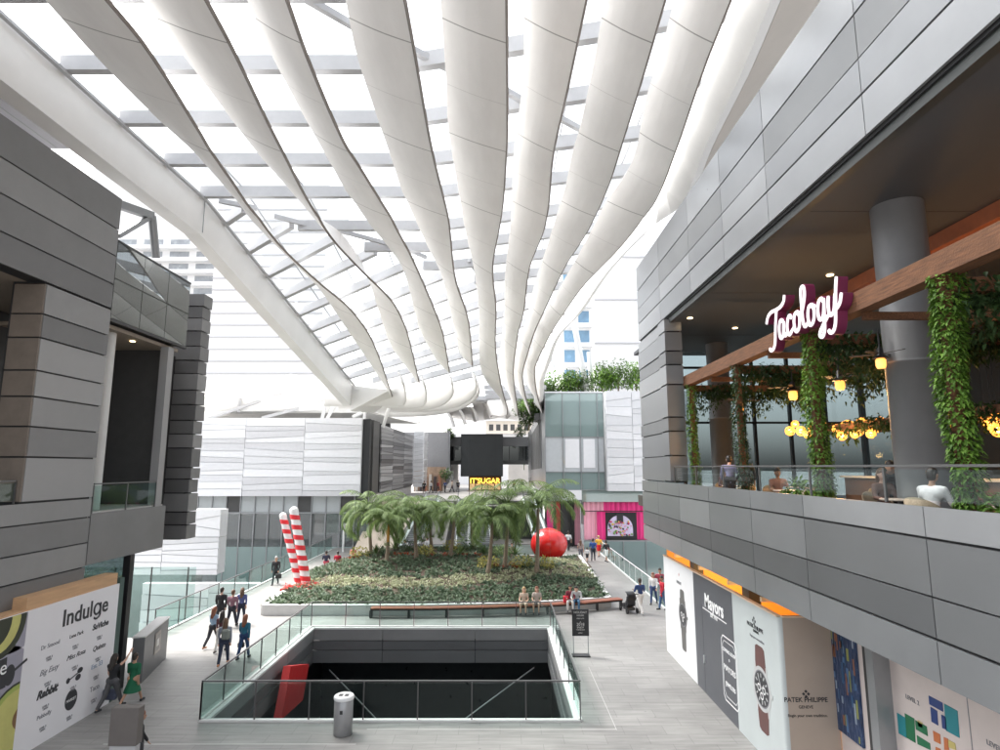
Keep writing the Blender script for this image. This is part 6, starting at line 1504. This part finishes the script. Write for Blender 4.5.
def person(label, loc, face, h=1.7, top=(.1, .1, .1), bot=(.05, .05, .08), hair='dark', long_hair=False, skin=0, walk=.35, arms=(.25, -.25), elbows=(.3, .3), sit=0, skirt=0, shorts=False, dress=False, jacket=False, raise_arm=None, shoes=(.03, .03, .03), lean=0.0, group=None, carry=None, sleeve=.5, female=False, headdown=0):
    """face = heading angle in degrees (0 looks to +Y, 90 to -X)"""
    s = h/1.75; sw = .17 if female else .195; hw = .10 if female else .09
    hipz = .93 if not sit else sit/s+.10
    P = Vector((0, 0, hipz)); up = rot((0, 0, 1), 'X', -lean)
    def sp(t): return P+up*t
    chest = sp(.38); neck = sp(.55); hd = sp(.60)
    hc = sp(.72)+Vector((0, .02+headdown*.06, -headdown*.03))
    caps = [(sp(.02), sp(.2), .125, .115, .72), (sp(.2), chest, .115, .135, .70), (chest-Vector((sw*.5, 0, 0)), chest+Vector((sw*.5, 0, 0)), .11, .11, .8), (sp(.47)-Vector((sw*.75, 0, 0)), sp(.47)+Vector((sw*.75, 0, 0)), .06, .06), (sp(.45), hd, .06, .05),
            (hc+Vector((0, .005, -.055)), hc+Vector((0, -.005, .035)), .078, .093), (hc+Vector((0, .06, -.085)), hc+Vector((0, .05, -.06)), .035, .045), (hc+Vector((0, .088, -.01)), hc+Vector((0, .108, -.035)), .012, .018),
            (hc+Vector((-.09, -.005, -.03)), hc+Vector((-.092, -.01, 0)), .016, .018), (hc+Vector((.09, -.005, -.03)), hc+Vector((.092, -.01, 0)), .016, .018),
            (P-Vector((hw, 0, 0)), P+Vector((hw, 0, 0)), .115, .115, .95)]
    top_c = [(sp(.0), sp(.2), .142, .128, .78), (sp(.2), chest, .130, .150, .74), (chest-Vector((sw*.5, 0, 0)), chest+Vector((sw*.5, 0, 0)), .125, .125, .8), (sp(.46)-Vector((sw*.8, 0, 0)), sp(.46)+Vector((sw*.8, 0, 0)), .072, .072)]
    if jacket: top_c.append((sp(-.14), sp(.1), .15, .145, .85))
    bot_c = []; shoe_c = []; leg_top = []
    hands = []
    for i, sg in enumerate((-1, 1)):
        hip = P+Vector((sg*hw, 0, -.02))
        if sit:
            knee = hip+Vector((sg*.04, .43, .02)); ank = knee+Vector((0, .04, -.42)); ta = 0
        else:
            a = walk*sg; knee = hip+rot((0, 0, -.43), 'X', a*.9+.08*abs(walk)); ank = knee+rot((0, 0, -.42), 'X', a-.45*max(0, -a)-.1*abs(walk)); 
        if not sit:
            pass
        toe = ank+Vector((0, .15, -.055)); heel = ank+Vector((0, -.03, -.05))
        caps += [(hip, knee, .088, .058), (knee, ank, .056, .036), (heel, toe, .035, .03), (ank, heel, .036, .035)]
        shoe_c += [(heel+Vector((0, 0, .005)), toe, .046, .040), (ank+Vector((0, 0, -.03)), heel, .046, .046)]
        ke = .55 if shorts else 1
        if skirt or dress: pass
        elif shorts: bot_c += [(hip, hip.lerp(knee, .85), .108, .092)]
        else: bot_c += [(hip, knee, .104, .072), (knee, knee.lerp(ank, .93), .072, .058)]
        sh = sp(.46)+Vector((sg*(sw+.02), 0, 0))
        if raise_arm == i:
            el = sh+Vector((sg*.12, .12, .16)); wr = el+Vector((sg*.06, .10, .23))
        elif sit or carry == 'push':
            el = sh+Vector((sg*.05, .10, -.26)); wr = el+Vector((-sg*.04, .24, -.02 if sit else .02))
        else:
            el = sh+rot((sg*.05, 0, -.28), 'X', arms[i]); wr = el+rot((0, 0, -.25), 'X', arms[i]+elbows[i])
        caps += [(sh, el, .048, .036), (el, wr, .036, .025)]
        top_c += [(sh, sh.lerp(el, min(1, sleeve*2)), .062, .054)]
        if sleeve > .5: top_c.append((el, el.lerp(wr, (sleeve-.5)*2*.95), .052, .042))
        hands.append((wr, (wr-el).normalized(), sg))
    bot_c.append((P-Vector((hw, 0, 0)), P+Vector((hw, 0, 0)), .128, .128, .95)); bot_c.append((P, sp(.08), .125, .132, .8))
    # ground the feet
    lo = min(min(c[0].z-c[2], c[1].z-c[3]) for c in shoe_c); dz = -lo if not sit else 0
    D = Vector((0, 0, dz))
    t = thing('person', label, 'person', (0, 0, 0), group)
    def finish(caps_, m, name, vox, extra=None, parent=t):
        me = skin_mesh([(Vector(c[0])+D, Vector(c[1])+D, *c[2:]) for c in caps_], vox)
        if extra:
            b = MB(); b.v = [tuple(v.co) for v in me.vertices]; b.f = [list(p.vertices) for p in me.polygons]; b.m = [0]*len(b.f); b.sm = [True]*len(b.f); extra(b)
            me2 = bpy.data.meshes.new(name); me2.from_pydata(b.v, [], b.f); me2.polygons.foreach_set('use_smooth', [True]*len(b.f)); bpy.data.meshes.remove(me); me = me2
        me.name = name; me.materials.clear(); me.materials.append(m); me.transform(Matrix.Diagonal((s, s, s, 1)))
        for p in me.polygons: p.use_smooth = True
        o = bpy.data.objects.new(name, me); C.objects.link(o); o.parent = parent; return o
    def fingers(b):
        for wr, d, sg in hands:
            wr = wr+D; side = d.cross(Vector((0, 1, 0)))
            if side.length < .2: side = Vector((1, 0, 0))
            side.normalize(); pn = side.cross(d)
            palm = wr+d*.075
            for k, (off, L) in enumerate(((-.026, .062), (-.009, .072), (.009, .068), (.025, .052))):
                q = palm+side*off; b.tube([q-d*.02, q+d*L*.5+pn*.004, q+d*L+pn*.018], [.0095, .009, .006], 5)
            q = wr+d*.03+side*(-.03*sg); b.tube([wr+d*.02, q+side*(-.02*sg), q+side*(-.03*sg)+d*.045], [.013, .011, .007], 5)
    caps += [(w_+d*.015, w_+d*.085, .030, .034, .5) for w_, d, sg in hands]
    finish(caps, SKIN[skin], 'body', .017, fingers)
    if dress:
        finish(top_c, cloth(top), 'dress_top', .022)
    else: finish(top_c, cloth(top), 'jacket' if jacket else 'shirt', .022)
    if skirt or dress:
        mb = MB(); n = 20; Ls = skirt or .42
        prof = [(.125, .12), (.15, 0), (.205, -Ls*.5), (.275, -Ls)]
        vs = [((P+D).x+r*math.cos(2*PI*k/n)*(1+.04*math.sin(k*2.6)), (P+D).y+r*.8*math.sin(2*PI*k/n)*(1.0 if z > -.1 else 1.3), (P+D).z+z) for r, z in prof for k in range(n)]
        mb.add(vs, [(j*n+k, j*n+(k+1) % n, (j+1)*n+(k+1) % n, (j+1)*n+k) for j in range(3) for k in range(n)], 0, True); mb.v = [tuple(Vector(v)*s) for v in mb.v]
        mb.build('skirt', cloth(top if dress else bot), None).parent = t
    else: finish(bot_c, cloth(bot), 'shorts' if shorts else 'trousers', .022)
    for k_ in (0, 2): finish(shoe_c[k_:k_+2], cloth(shoes), 'shoe', .016)
    hcaps = [(hc+Vector((0, -.02, .03)), hc+Vector((0, -.01, .045)), .098, .100), (hc+Vector((0, -.045, -.04)), hc+Vector((0, -.03, .03)), .078, .09)]
    if long_hair: hcaps += [(hc+Vector((0, -.06, 0)), sp(.42)+Vector((0, -.12, 0)), .095, .075), (hc+Vector((-.06, -.03, 0)), sp(.5)+Vector((-.07, -.07, 0)), .05, .04), (hc+Vector((.06, -.03, 0)), sp(.5)+Vector((.07, -.07, 0)), .05, .04)]
    finish(hcaps, HAIR[hair], 'hair', .017)
    mb = MB()
    for sg in (-1, 1): mb.sphere((hc+D+Vector((sg*.032, .083, .0)))*s, .011*s, 0, 8, 5)
    mb.build('eyes', HAIR['dark'], None).parent = t
    mb = MB(); mb.tube([(hc+D+Vector((x_, .094-abs(x_)*.3, -.062)))*s for x_ in (-.022, 0, .022)], .005*s, 5); mb.build('mouth', mat('lips', (.35, .12, .10), .5), None).parent = t
    t.location = loc; t.rotation_euler = (0, 0, math.radians(face)); t['_h'] = 0; del t['_h']
    t_hand = [(Vector(w_)+D)*s for w_, d, sg in hands]
    Rz = Matrix.Rotation(math.radians(face), 3, 'Z')
    return [Vector(loc)+Rz @ h_ for h_ in t_hand]
def gpos(px, py): q = onz(px, py, 0); return (q.x, q.y, 0)
G1 = 'group of friends walking up the left side of the plaza'
PP = [
 dict(label='person in a black jacket walking away, back left of the group on the ramp side', loc=gpos(219.5, 626), face=0, h=1.78, top=(.02, .02, .022), bot=(.03, .03, .035), jacket=True, sleeve=1, group=G1),
 dict(label='person in a mauve plaid shirt and dark jeans, rear middle of the walking group', loc=gpos(231, 627), face=-5, h=1.72, top=(.20, .10, .13), bot=(.02, .02, .03), hair='brown', sleeve=.9, walk=.4, group=G1),
 dict(label='person with long dark hair in a blue floral top, rear right of the walking group', loc=gpos(240.5, 624), face=5, h=1.68, top=(.08, .10, .25), bot=(.02, .025, .05), long_hair=True, hair='brown', sleeve=.8, walk=.3, female=True, group=G1),
 dict(label='person with auburn hair in blue and white, at the far left of the walking group', loc=gpos(212, 648), face=-20, h=1.68, top=(.30, .42, .55), bot=(.03, .03, .04), long_hair=True, hair='auburn', sleeve=.8, walk=.4, female=True, shoes=(.35, .15, .08), group=G1),
 dict(label='person half hidden in the middle of the walking group wearing maroon', loc=gpos(220, 652), face=0, h=1.62, top=(.10, .03, .04), bot=(.6, .58, .55), hair='dark', long_hair=True, sleeve=.8, female=True, group=G1),
 dict(label='person in a grey hoodie carrying a backpack, front left of the walking group', loc=gpos(223, 665), face=10, h=1.72, top=(.26, .28, .33), bot=(.03, .04, .07), long_hair=True, hair='brown', sleeve=1, walk=.35, female=True, shoes=(.45, .18, .08), group=G1),
 dict(label='person with auburn hair in a teal top, front right of the walking group', loc=gpos(243, 659), face=-8, h=1.68, top=(.02, .13, .20), bot=(.02, .05, .13), long_hair=True, hair='auburn', sleeve=1, walk=.3, female=True, group=G1),
 dict(label='person in a black top raising an arm in front of the white hoarding', loc=gpos(110, 710), face=-12, h=1.70, top=(.015, .015, .018), bot=(.07, .07, .075), long_hair=True, hair='dark', sleeve=.1, walk=.45, female=True, raise_arm=1, skin=0),
 dict(label='person in a short dark green dress walking beside the one raising an arm', loc=gpos(131, 705), face=-5, h=1.62, top=(.006, .10, .045), dress=True, hair='dark', sleeve=.5, walk=.5, female=True, skin=1),
 dict(label='person in a dark jacket just behind the brown grey pillar at the bottom edge', loc=(-8.85, 15.9, 0), face=-60, h=1.62, top=(.02, .02, .022), bot=(.03, .03, .03), hair='auburn', sleeve=1, jacket=True, female=True, walk=.2, skin=1),
 dict(label='white-haired person in a black jacket walking alone left of the striped poles', loc=gpos(275, 584.5), face=180, h=1.76, top=(.02, .02, .022), bot=(.03, .05, .05), hair='grey', sleeve=1, jacket=True, walk=.3, skin=1),
 dict(label='person in a navy shirt pushing the black stroller', loc=gpos(641, 614), face=12, h=1.80, top=(.03, .06, .17), bot=(.72, .70, .68), hair='dark', sleeve=.5, walk=.4, skin=2, carry='push', shoes=(.5, .5, .5)),
 dict(label='person in a white top and blue jeans by the right glass railing', loc=gpos(654, 604), face=150, h=1.68, top=(.75, .74, .74), bot=(.04, .07, .17), hair='auburn', sleeve=.9, walk=.3, female=True, long_hair=True),
 dict(label='person in a red jacket and blue jeans by the white watch panel', loc=gpos(663, 610), face=100, h=1.72, top=(.45, .012, .03), bot=(.06, .13, .26), hair='dark', sleeve=1, jacket=True, walk=.2, skin=1),
 dict(label='person in a dark pink top standing behind the one in the red jacket', loc=gpos(661, 601), face=170, h=1.76, top=(.35, .05, .08), bot=(.05, .05, .06), hair='dark', sleeve=.5, walk=.1, skin=1),
 dict(label='person in a grey tank and leggings, leftmost of the distant walkers by the pink shop', loc=gpos(581, 561), face=-10, h=1.68, top=(.35, .28, .26), bot=(.12, .12, .14), hair='brown', long_hair=True, sleeve=.2, female=True, group='walkers by the pink shop'),
 dict(label='child in a white shirt between two adults by the pink shop', loc=gpos(587.3, 562), face=0, h=1.15, top=(.72, .72, .72), bot=(.03, .03, .03), hair='dark', shorts=True, group='walkers by the pink shop'),
 dict(label='person in a blue shirt and dark trousers walking toward the pink shop', loc=gpos(593.3, 561), face=-15, h=1.78, top=(.03, .08, .28), bot=(.03, .035, .05), hair='dark', sleeve=.5, skin=1, group='walkers by the pink shop'),
 dict(label='person in a yellow top and red shorts near the pink shop', loc=gpos(599, 557), face=0, h=1.78, top=(.80, .42, .05), bot=(.62, .015, .02), hair='blond', shorts=True, sleeve=.5, group='walkers by the pink shop'),
 dict(label='person in a black shirt and white shorts, rightmost of the walkers by the pink shop', loc=gpos(606.5, 562), face=20, h=1.70, top=(.02, .02, .02), bot=(.78, .78, .76), hair='dark', shorts=True, sleeve=.5, skin=1, group='walkers by the pink shop'),
 dict(label='person in a white shirt standing far off right of the red ball', loc=gpos(568.5, 551), face=0, h=1.75, top=(.7, .7, .7), bot=(.03, .03, .03), hair='dark', sleeve=.5),
]
carried = {}
for d in PP: carried[d['label']] = person(**d)
# seated on the front bench
def benchpos(px):
    # y on the bench path for the pixel column
    best = None
    for k in range(len(pth)-1):
        for j in range(21):
            x, y = lerp(pth[k][0], pth[k+1][0], j/20), lerp(pth[k][1], pth[k+1][1], j/20)
            u = 500+600*x/(y*CP-(EYE-.6)*SP)
            if best is None or abs(u-px) < best[0]: best = (abs(u-px), x, y)
    return best[1], best[2]
for px, d in ((525, dict(label='person with long blond hair seated leftmost on the long bench', h=1.66, top=(.45, .36, .28), bot=(.55, .45, .36), hair='blond', long_hair=True, female=True, shorts=True, sleeve=.2)),
              (536, dict(label='person with long brown hair seated right beside the blond one on the bench', h=1.68, top=(.40, .34, .30), bot=(.25, .22, .20), hair='auburn', long_hair=True, female=True, shorts=True, sleeve=.3)),
              (570, dict(label='person in a maroon top seated on the bench beside a red bag', h=1.66, top=(.16, .015, .03), bot=(.60, .58, .56), hair='dark', long_hair=True, female=True, sleeve=1, skin=1)),
              (577, dict(label='person in blue jeans seated bent forward at the right end of the bench', h=1.74, top=(.50, .50, .50), bot=(.08, .18, .30), hair='dark', sleeve=1, lean=.35, headdown=1))):
    x, y = benchpos(px); person(loc=(x, y-.02, .0), face=180-8, sit=.50, **d)
x, y = benchpos(566); o = MB().bevbox(x-.16, x+.12, y-.12, y+.12, .50, .84, 0, .03); b = o.build('shopping_bag', mat('bag_red', (.55, .01, .03), .5)); tag(b, 'red bag on the bench beside the person in maroon', 'bag')
# sitting on the back curb of the planter
for px, py, d in ((325, 572, dict(label='person in black seated on the back left edge of the planter', h=1.7, top=(.03, .03, .06), bot=(.4, .05, .08))), (336.5, 571, dict(label='person in a red top seated on the back edge of the planter', h=1.6, top=(.50, .02, .05), bot=(.05, .05, .06))), (352, 569, dict(label='person in a pink top seated on the planter edge left of the palms', h=1.6, top=(.65, .18, .22), bot=(.4, .35, .35), long_hair=True, female=True)), (381.5, 568, dict(label='person in a pale pink top partly hidden behind the first palms', h=1.62, top=(.45, .25, .28), bot=(.1, .1, .1)))):
    Y = 48.8 if px > 340 else 45.6; q = ony(px, 560, Y); zb = .52
    person(loc=(q.x, Y+.3, zb-.42), face=10, sit=.46, hair='dark', skin=1, sleeve=.8, **d)
person(label='person in a white shirt at the foot of the escalators behind the planting', loc=(ony(427, 560, 52).x, 52.0, 0), face=60, h=1.78, top=(.7, .7, .72), bot=(.03, .03, .04), hair='brown', sleeve=.9)
person(label='person in a pale shirt bending behind the palms left of the white-shirted one', loc=(ony(409, 560, 51.6).x, 51.5, 0), face=90, h=1.7, top=(.6, .6, .6), bot=(.3, .3, .35), hair='dark', sleeve=.9, lean=.5)
person(label='person in tan seated in front of the escalator left of the red ball', loc=(ony(512, 556, 51.2).x, 51.3, .0), face=160, sit=.46, h=1.7, top=(.40, .22, .12), bot=(.2, .15, .12), hair='brown', sleeve=.5)
# backpack, hand bags
hnd = carried[PP[5]['label']]
L5 = Vector(PP[5]['loc']); b = MB().bevbox(L5.x-.02, L5.x+.28, L5.y-.34, L5.y-.15, 1.0, 1.38, 0, .05).build('backpack', mat('pack_grey', (.20, .22, .20), .7)); tag(b, 'grey backpack on the back of the person in the grey hoodie', 'backpack')
def bag(p, w, h, m, label, name='handbag'):
    t = thing(name, label, 'bag', (p.x, p.y, p.z-.35-h)); MB().bevbox(p.x-w/2, p.x+w/2, p.y-.07, p.y+.07, p.z-.3-h, p.z-.3, 0, .03).build('pouch', m, t)
    MB().tube([(p.x-w*.35, p.y, p.z-.31), (p.x-w*.25, p.y, p.z-.1), (p.x, p.y, p.z-.04), (p.x+w*.25, p.y, p.z-.1), (p.x+w*.35, p.y, p.z-.31)], .012, 6).build('strap', m, t)
bag(carried[PP[7]['label']][0], .42, .32, mat('bag_navy', (.06, .07, .11), .6, var=.3, scale=9), 'dark patterned shopping bag carried by the person in black at the hoarding')
bag(carried[PP[6]['label']][0], .26, .2, mat('bag_black', (.02, .02, .02), .5), 'black handbag hanging beside the person in the teal top')
bag(carried[PP[10]['label']][0]+Vector((0, 0, .1)), .38, .3, MATS['bag_black'], 'black bag carried by the white-haired person')
# stroller
q = onz(629, 612, 0); t = thing('baby_stroller', 'black baby stroller with raised hood pushed across the right side of the plaza', 'stroller', (0, 0, 0))
mb = MB(); vs = []; n = 12
for i in range(n+1):
    a = lerp(-.2, 1.9, i/n)
    for j in range(5): vs.append((lerp(-.24, .24, j/4), -.05-.34*math.cos(a), .72+.34*math.sin(a)))
mb.add(vs, [(i*5+j, i*5+j+1, (i+1)*5+j+1, (i+1)*5+j) for i in range(n) for j in range(4)], 0, True); mb.build('hood', M_BLACK, t)
MB().prism([(-.35, .45), (-.30, .85), (-.22, .85), (-.1, .5), (.30, .42), (.42, .25), (.36, .2), (-.2, .32)], 'x', -.22, .22).build('seat', mat('stroller_fabric', (.03, .03, .035), .8), t)
for s_ in (-1, 1):
    MB().tube([(s_*.26, -.62, 1.02), (s_*.26, -.3, .68), (s_*.25, .42, .14)], .015, 6).build('frame_tube', M_BLACK, t); MB().tube([(s_*.26, -.1, .5), (s_*.28, -.38, .14)], .015, 6).build('frame_tube', M_BLACK, t)
    for y_, r_ in ((-.38, .14), (.42, .10)):
        MB().tube([(s_*.26, y_, r_), (s_*.31, y_, r_)], r_, 16).build('wheel', M_BLACK, t)
MB().tube([(-.26, -.62, 1.02), (.26, -.62, 1.02)], .02, 6).build('handle', M_BLACK, t); MB().box(-.2, .2, -.32, .25, .14, .28).build('basket', M_DK2, t)
t.location = (q.x, q.y, 0); t.rotation_euler = (0, 0, .25)
# restaurant guests
def rest(px, py, X, **k):
    p = onx(px, py, X); person(loc=(p.x, p.y, FZ), **k)
person(label='person with black hair in a white shirt seated in the wicker chair at the balustrade', loc=(7.88, 11.2, FZ), face=-69, sit=.44, h=1.76, top=(.75, .72, .72), bot=(.55, .55, .56), hair='dark', sleeve=.5, skin=1, lean=.15)
person(label='person in a lilac shirt leaning at the far terrace table near the pier', loc=(7.9, 20.9, FZ), face=-20, h=1.76, top=(.28, .26, .42), bot=(.04, .04, .05), hair='dark', sleeve=.9, lean=.3, walk=.1)
person(label='person in black standing right beside the one in the lilac shirt', loc=(8.4, 20.7, FZ), face=20, h=1.78, top=(.02, .02, .03), bot=(.02, .02, .02), hair='dark', sleeve=.9, walk=.1, skin=1)
person(label='person in dark clothing seated behind the balustrade below the lilac shirt', loc=(8.3, 22.4, FZ), face=180, sit=.45, h=1.7, top=(.10, .05, .05), bot=(.03, .03, .03), hair='dark', sleeve=.8, skin=1)
person(label='person in black bending forward over a table right of the sign post', loc=(8.9, 12.9+1.0, FZ), face=150, h=1.75, top=(.015, .015, .02), bot=(.02, .02, .02), hair='dark', sleeve=1, lean=.9, walk=.1, skin=1)
person(label='seated guest in tan seen between the second ivy post and the sign post', loc=(8.3, 18.2, FZ), face=180, sit=.45, h=1.7, top=(.40, .20, .15), bot=(.05, .05, .05), hair='dark', sleeve=.3, skin=1)
person(label='bartender in black behind the bar counter under the globe lamps', loc=(13.1, 15.2, FZ), face=90, h=1.78, top=(.02, .02, .02), bot=(.02, .02, .02), hair='dark', sleeve=1, walk=0, skin=1)
person(label='seated guest in brown at the table left of the man in white', loc=(8.4, 13.4, FZ), face=180, sit=.45, h=1.7, top=(.16, .09, .07), bot=(.04, .04, .05), hair='brown', long_hair=True, sleeve=.8, female=True)
# distant diners and shoppers on the raised terrace
TG = 'distant crowd on the raised terrace'
cols_ = [(.02, .02, .02), (.6, .6, .6), (.25, .05, .05), (.05, .08, .2), (.5, .4, .3)]
for i, px in enumerate((424, 431, 438, 445, 452, 458, 508, 514, 522, 530)):
    Y = 84+(i*37 % 9); q = ony(px, 490, Y); person(label='tiny distant person on the raised terrace '+('left' if px < 480 else 'right')+' of the lit shop', loc=(q.x, Y, 4.0), face=i*70, h=1.7, top=cols_[i % 5], bot=(.03, .03, .04), hair='dark', sleeve=.8, group=TG+(' left of the lit shop' if px < 480 else ' right of the lit shop'))
# ------------------------------------------------------------------ world, sun, camera
sc = bpy.context.scene
w = bpy.data.worlds.new('World'); sc.world = w; w.use_nodes = True
nt = w.node_tree; bg = nt.nodes['Background']
sky = nt.nodes.new('ShaderNodeTexSky'); sky.sky_type = 'NISHITA'; sky.sun_disc = False
SUN_EL, SUN_AZ = math.radians(58), math.radians(-60)      # azimuth from +Y, towards the left
sky.sun_elevation = SUN_EL; sky.sun_rotation = SUN_AZ; sky.dust_density = 4; sky.air_density = 1.0; sky.ozone_density = .6
hs = nt.nodes.new('ShaderNodeHueSaturation'); hs.inputs['Saturation'].default_value = .22
nt.links.new(sky.outputs[0], hs.inputs['Color']); nt.links.new(hs.outputs[0], bg.inputs['Color']); bg.inputs['Strength'].default_value = .15
sl = bpy.data.lights.new('sun', 'SUN'); sl.energy = 1.5; sl.angle = math.radians(14); sl.color = (1, .96, .91)
so = bpy.data.objects.new('sun', sl); C.objects.link(so)
dv = Vector((math.sin(SUN_AZ)*math.cos(SUN_EL), math.cos(SUN_AZ)*math.cos(SUN_EL), math.sin(SUN_EL)))
so.rotation_euler = dv.to_track_quat('Z', 'Y').to_euler()
cd = bpy.data.cameras.new('camera'); cam = bpy.data.objects.new('camera', cd); C.objects.link(cam)
cam.location = CAM; cam.rotation_euler = (PI/2+PITCH, 0, 0)
cd.sensor_width = 36; cd.lens = 21.6; cd.clip_start = .1; cd.clip_end = 4000
sc.camera = cam
sc.view_settings.view_transform = 'Standard'; sc.view_settings.look = 'None'; sc.view_settings.gamma = 1
sc.view_settings.exposure = 1.95
sc.cycles.max_bounces = 10; sc.cycles.transparent_max_bounces = 24; sc.cycles.diffuse_bounces = 5; sc.cycles.glossy_bounces = 3
sc.cycles.use_denoising = True
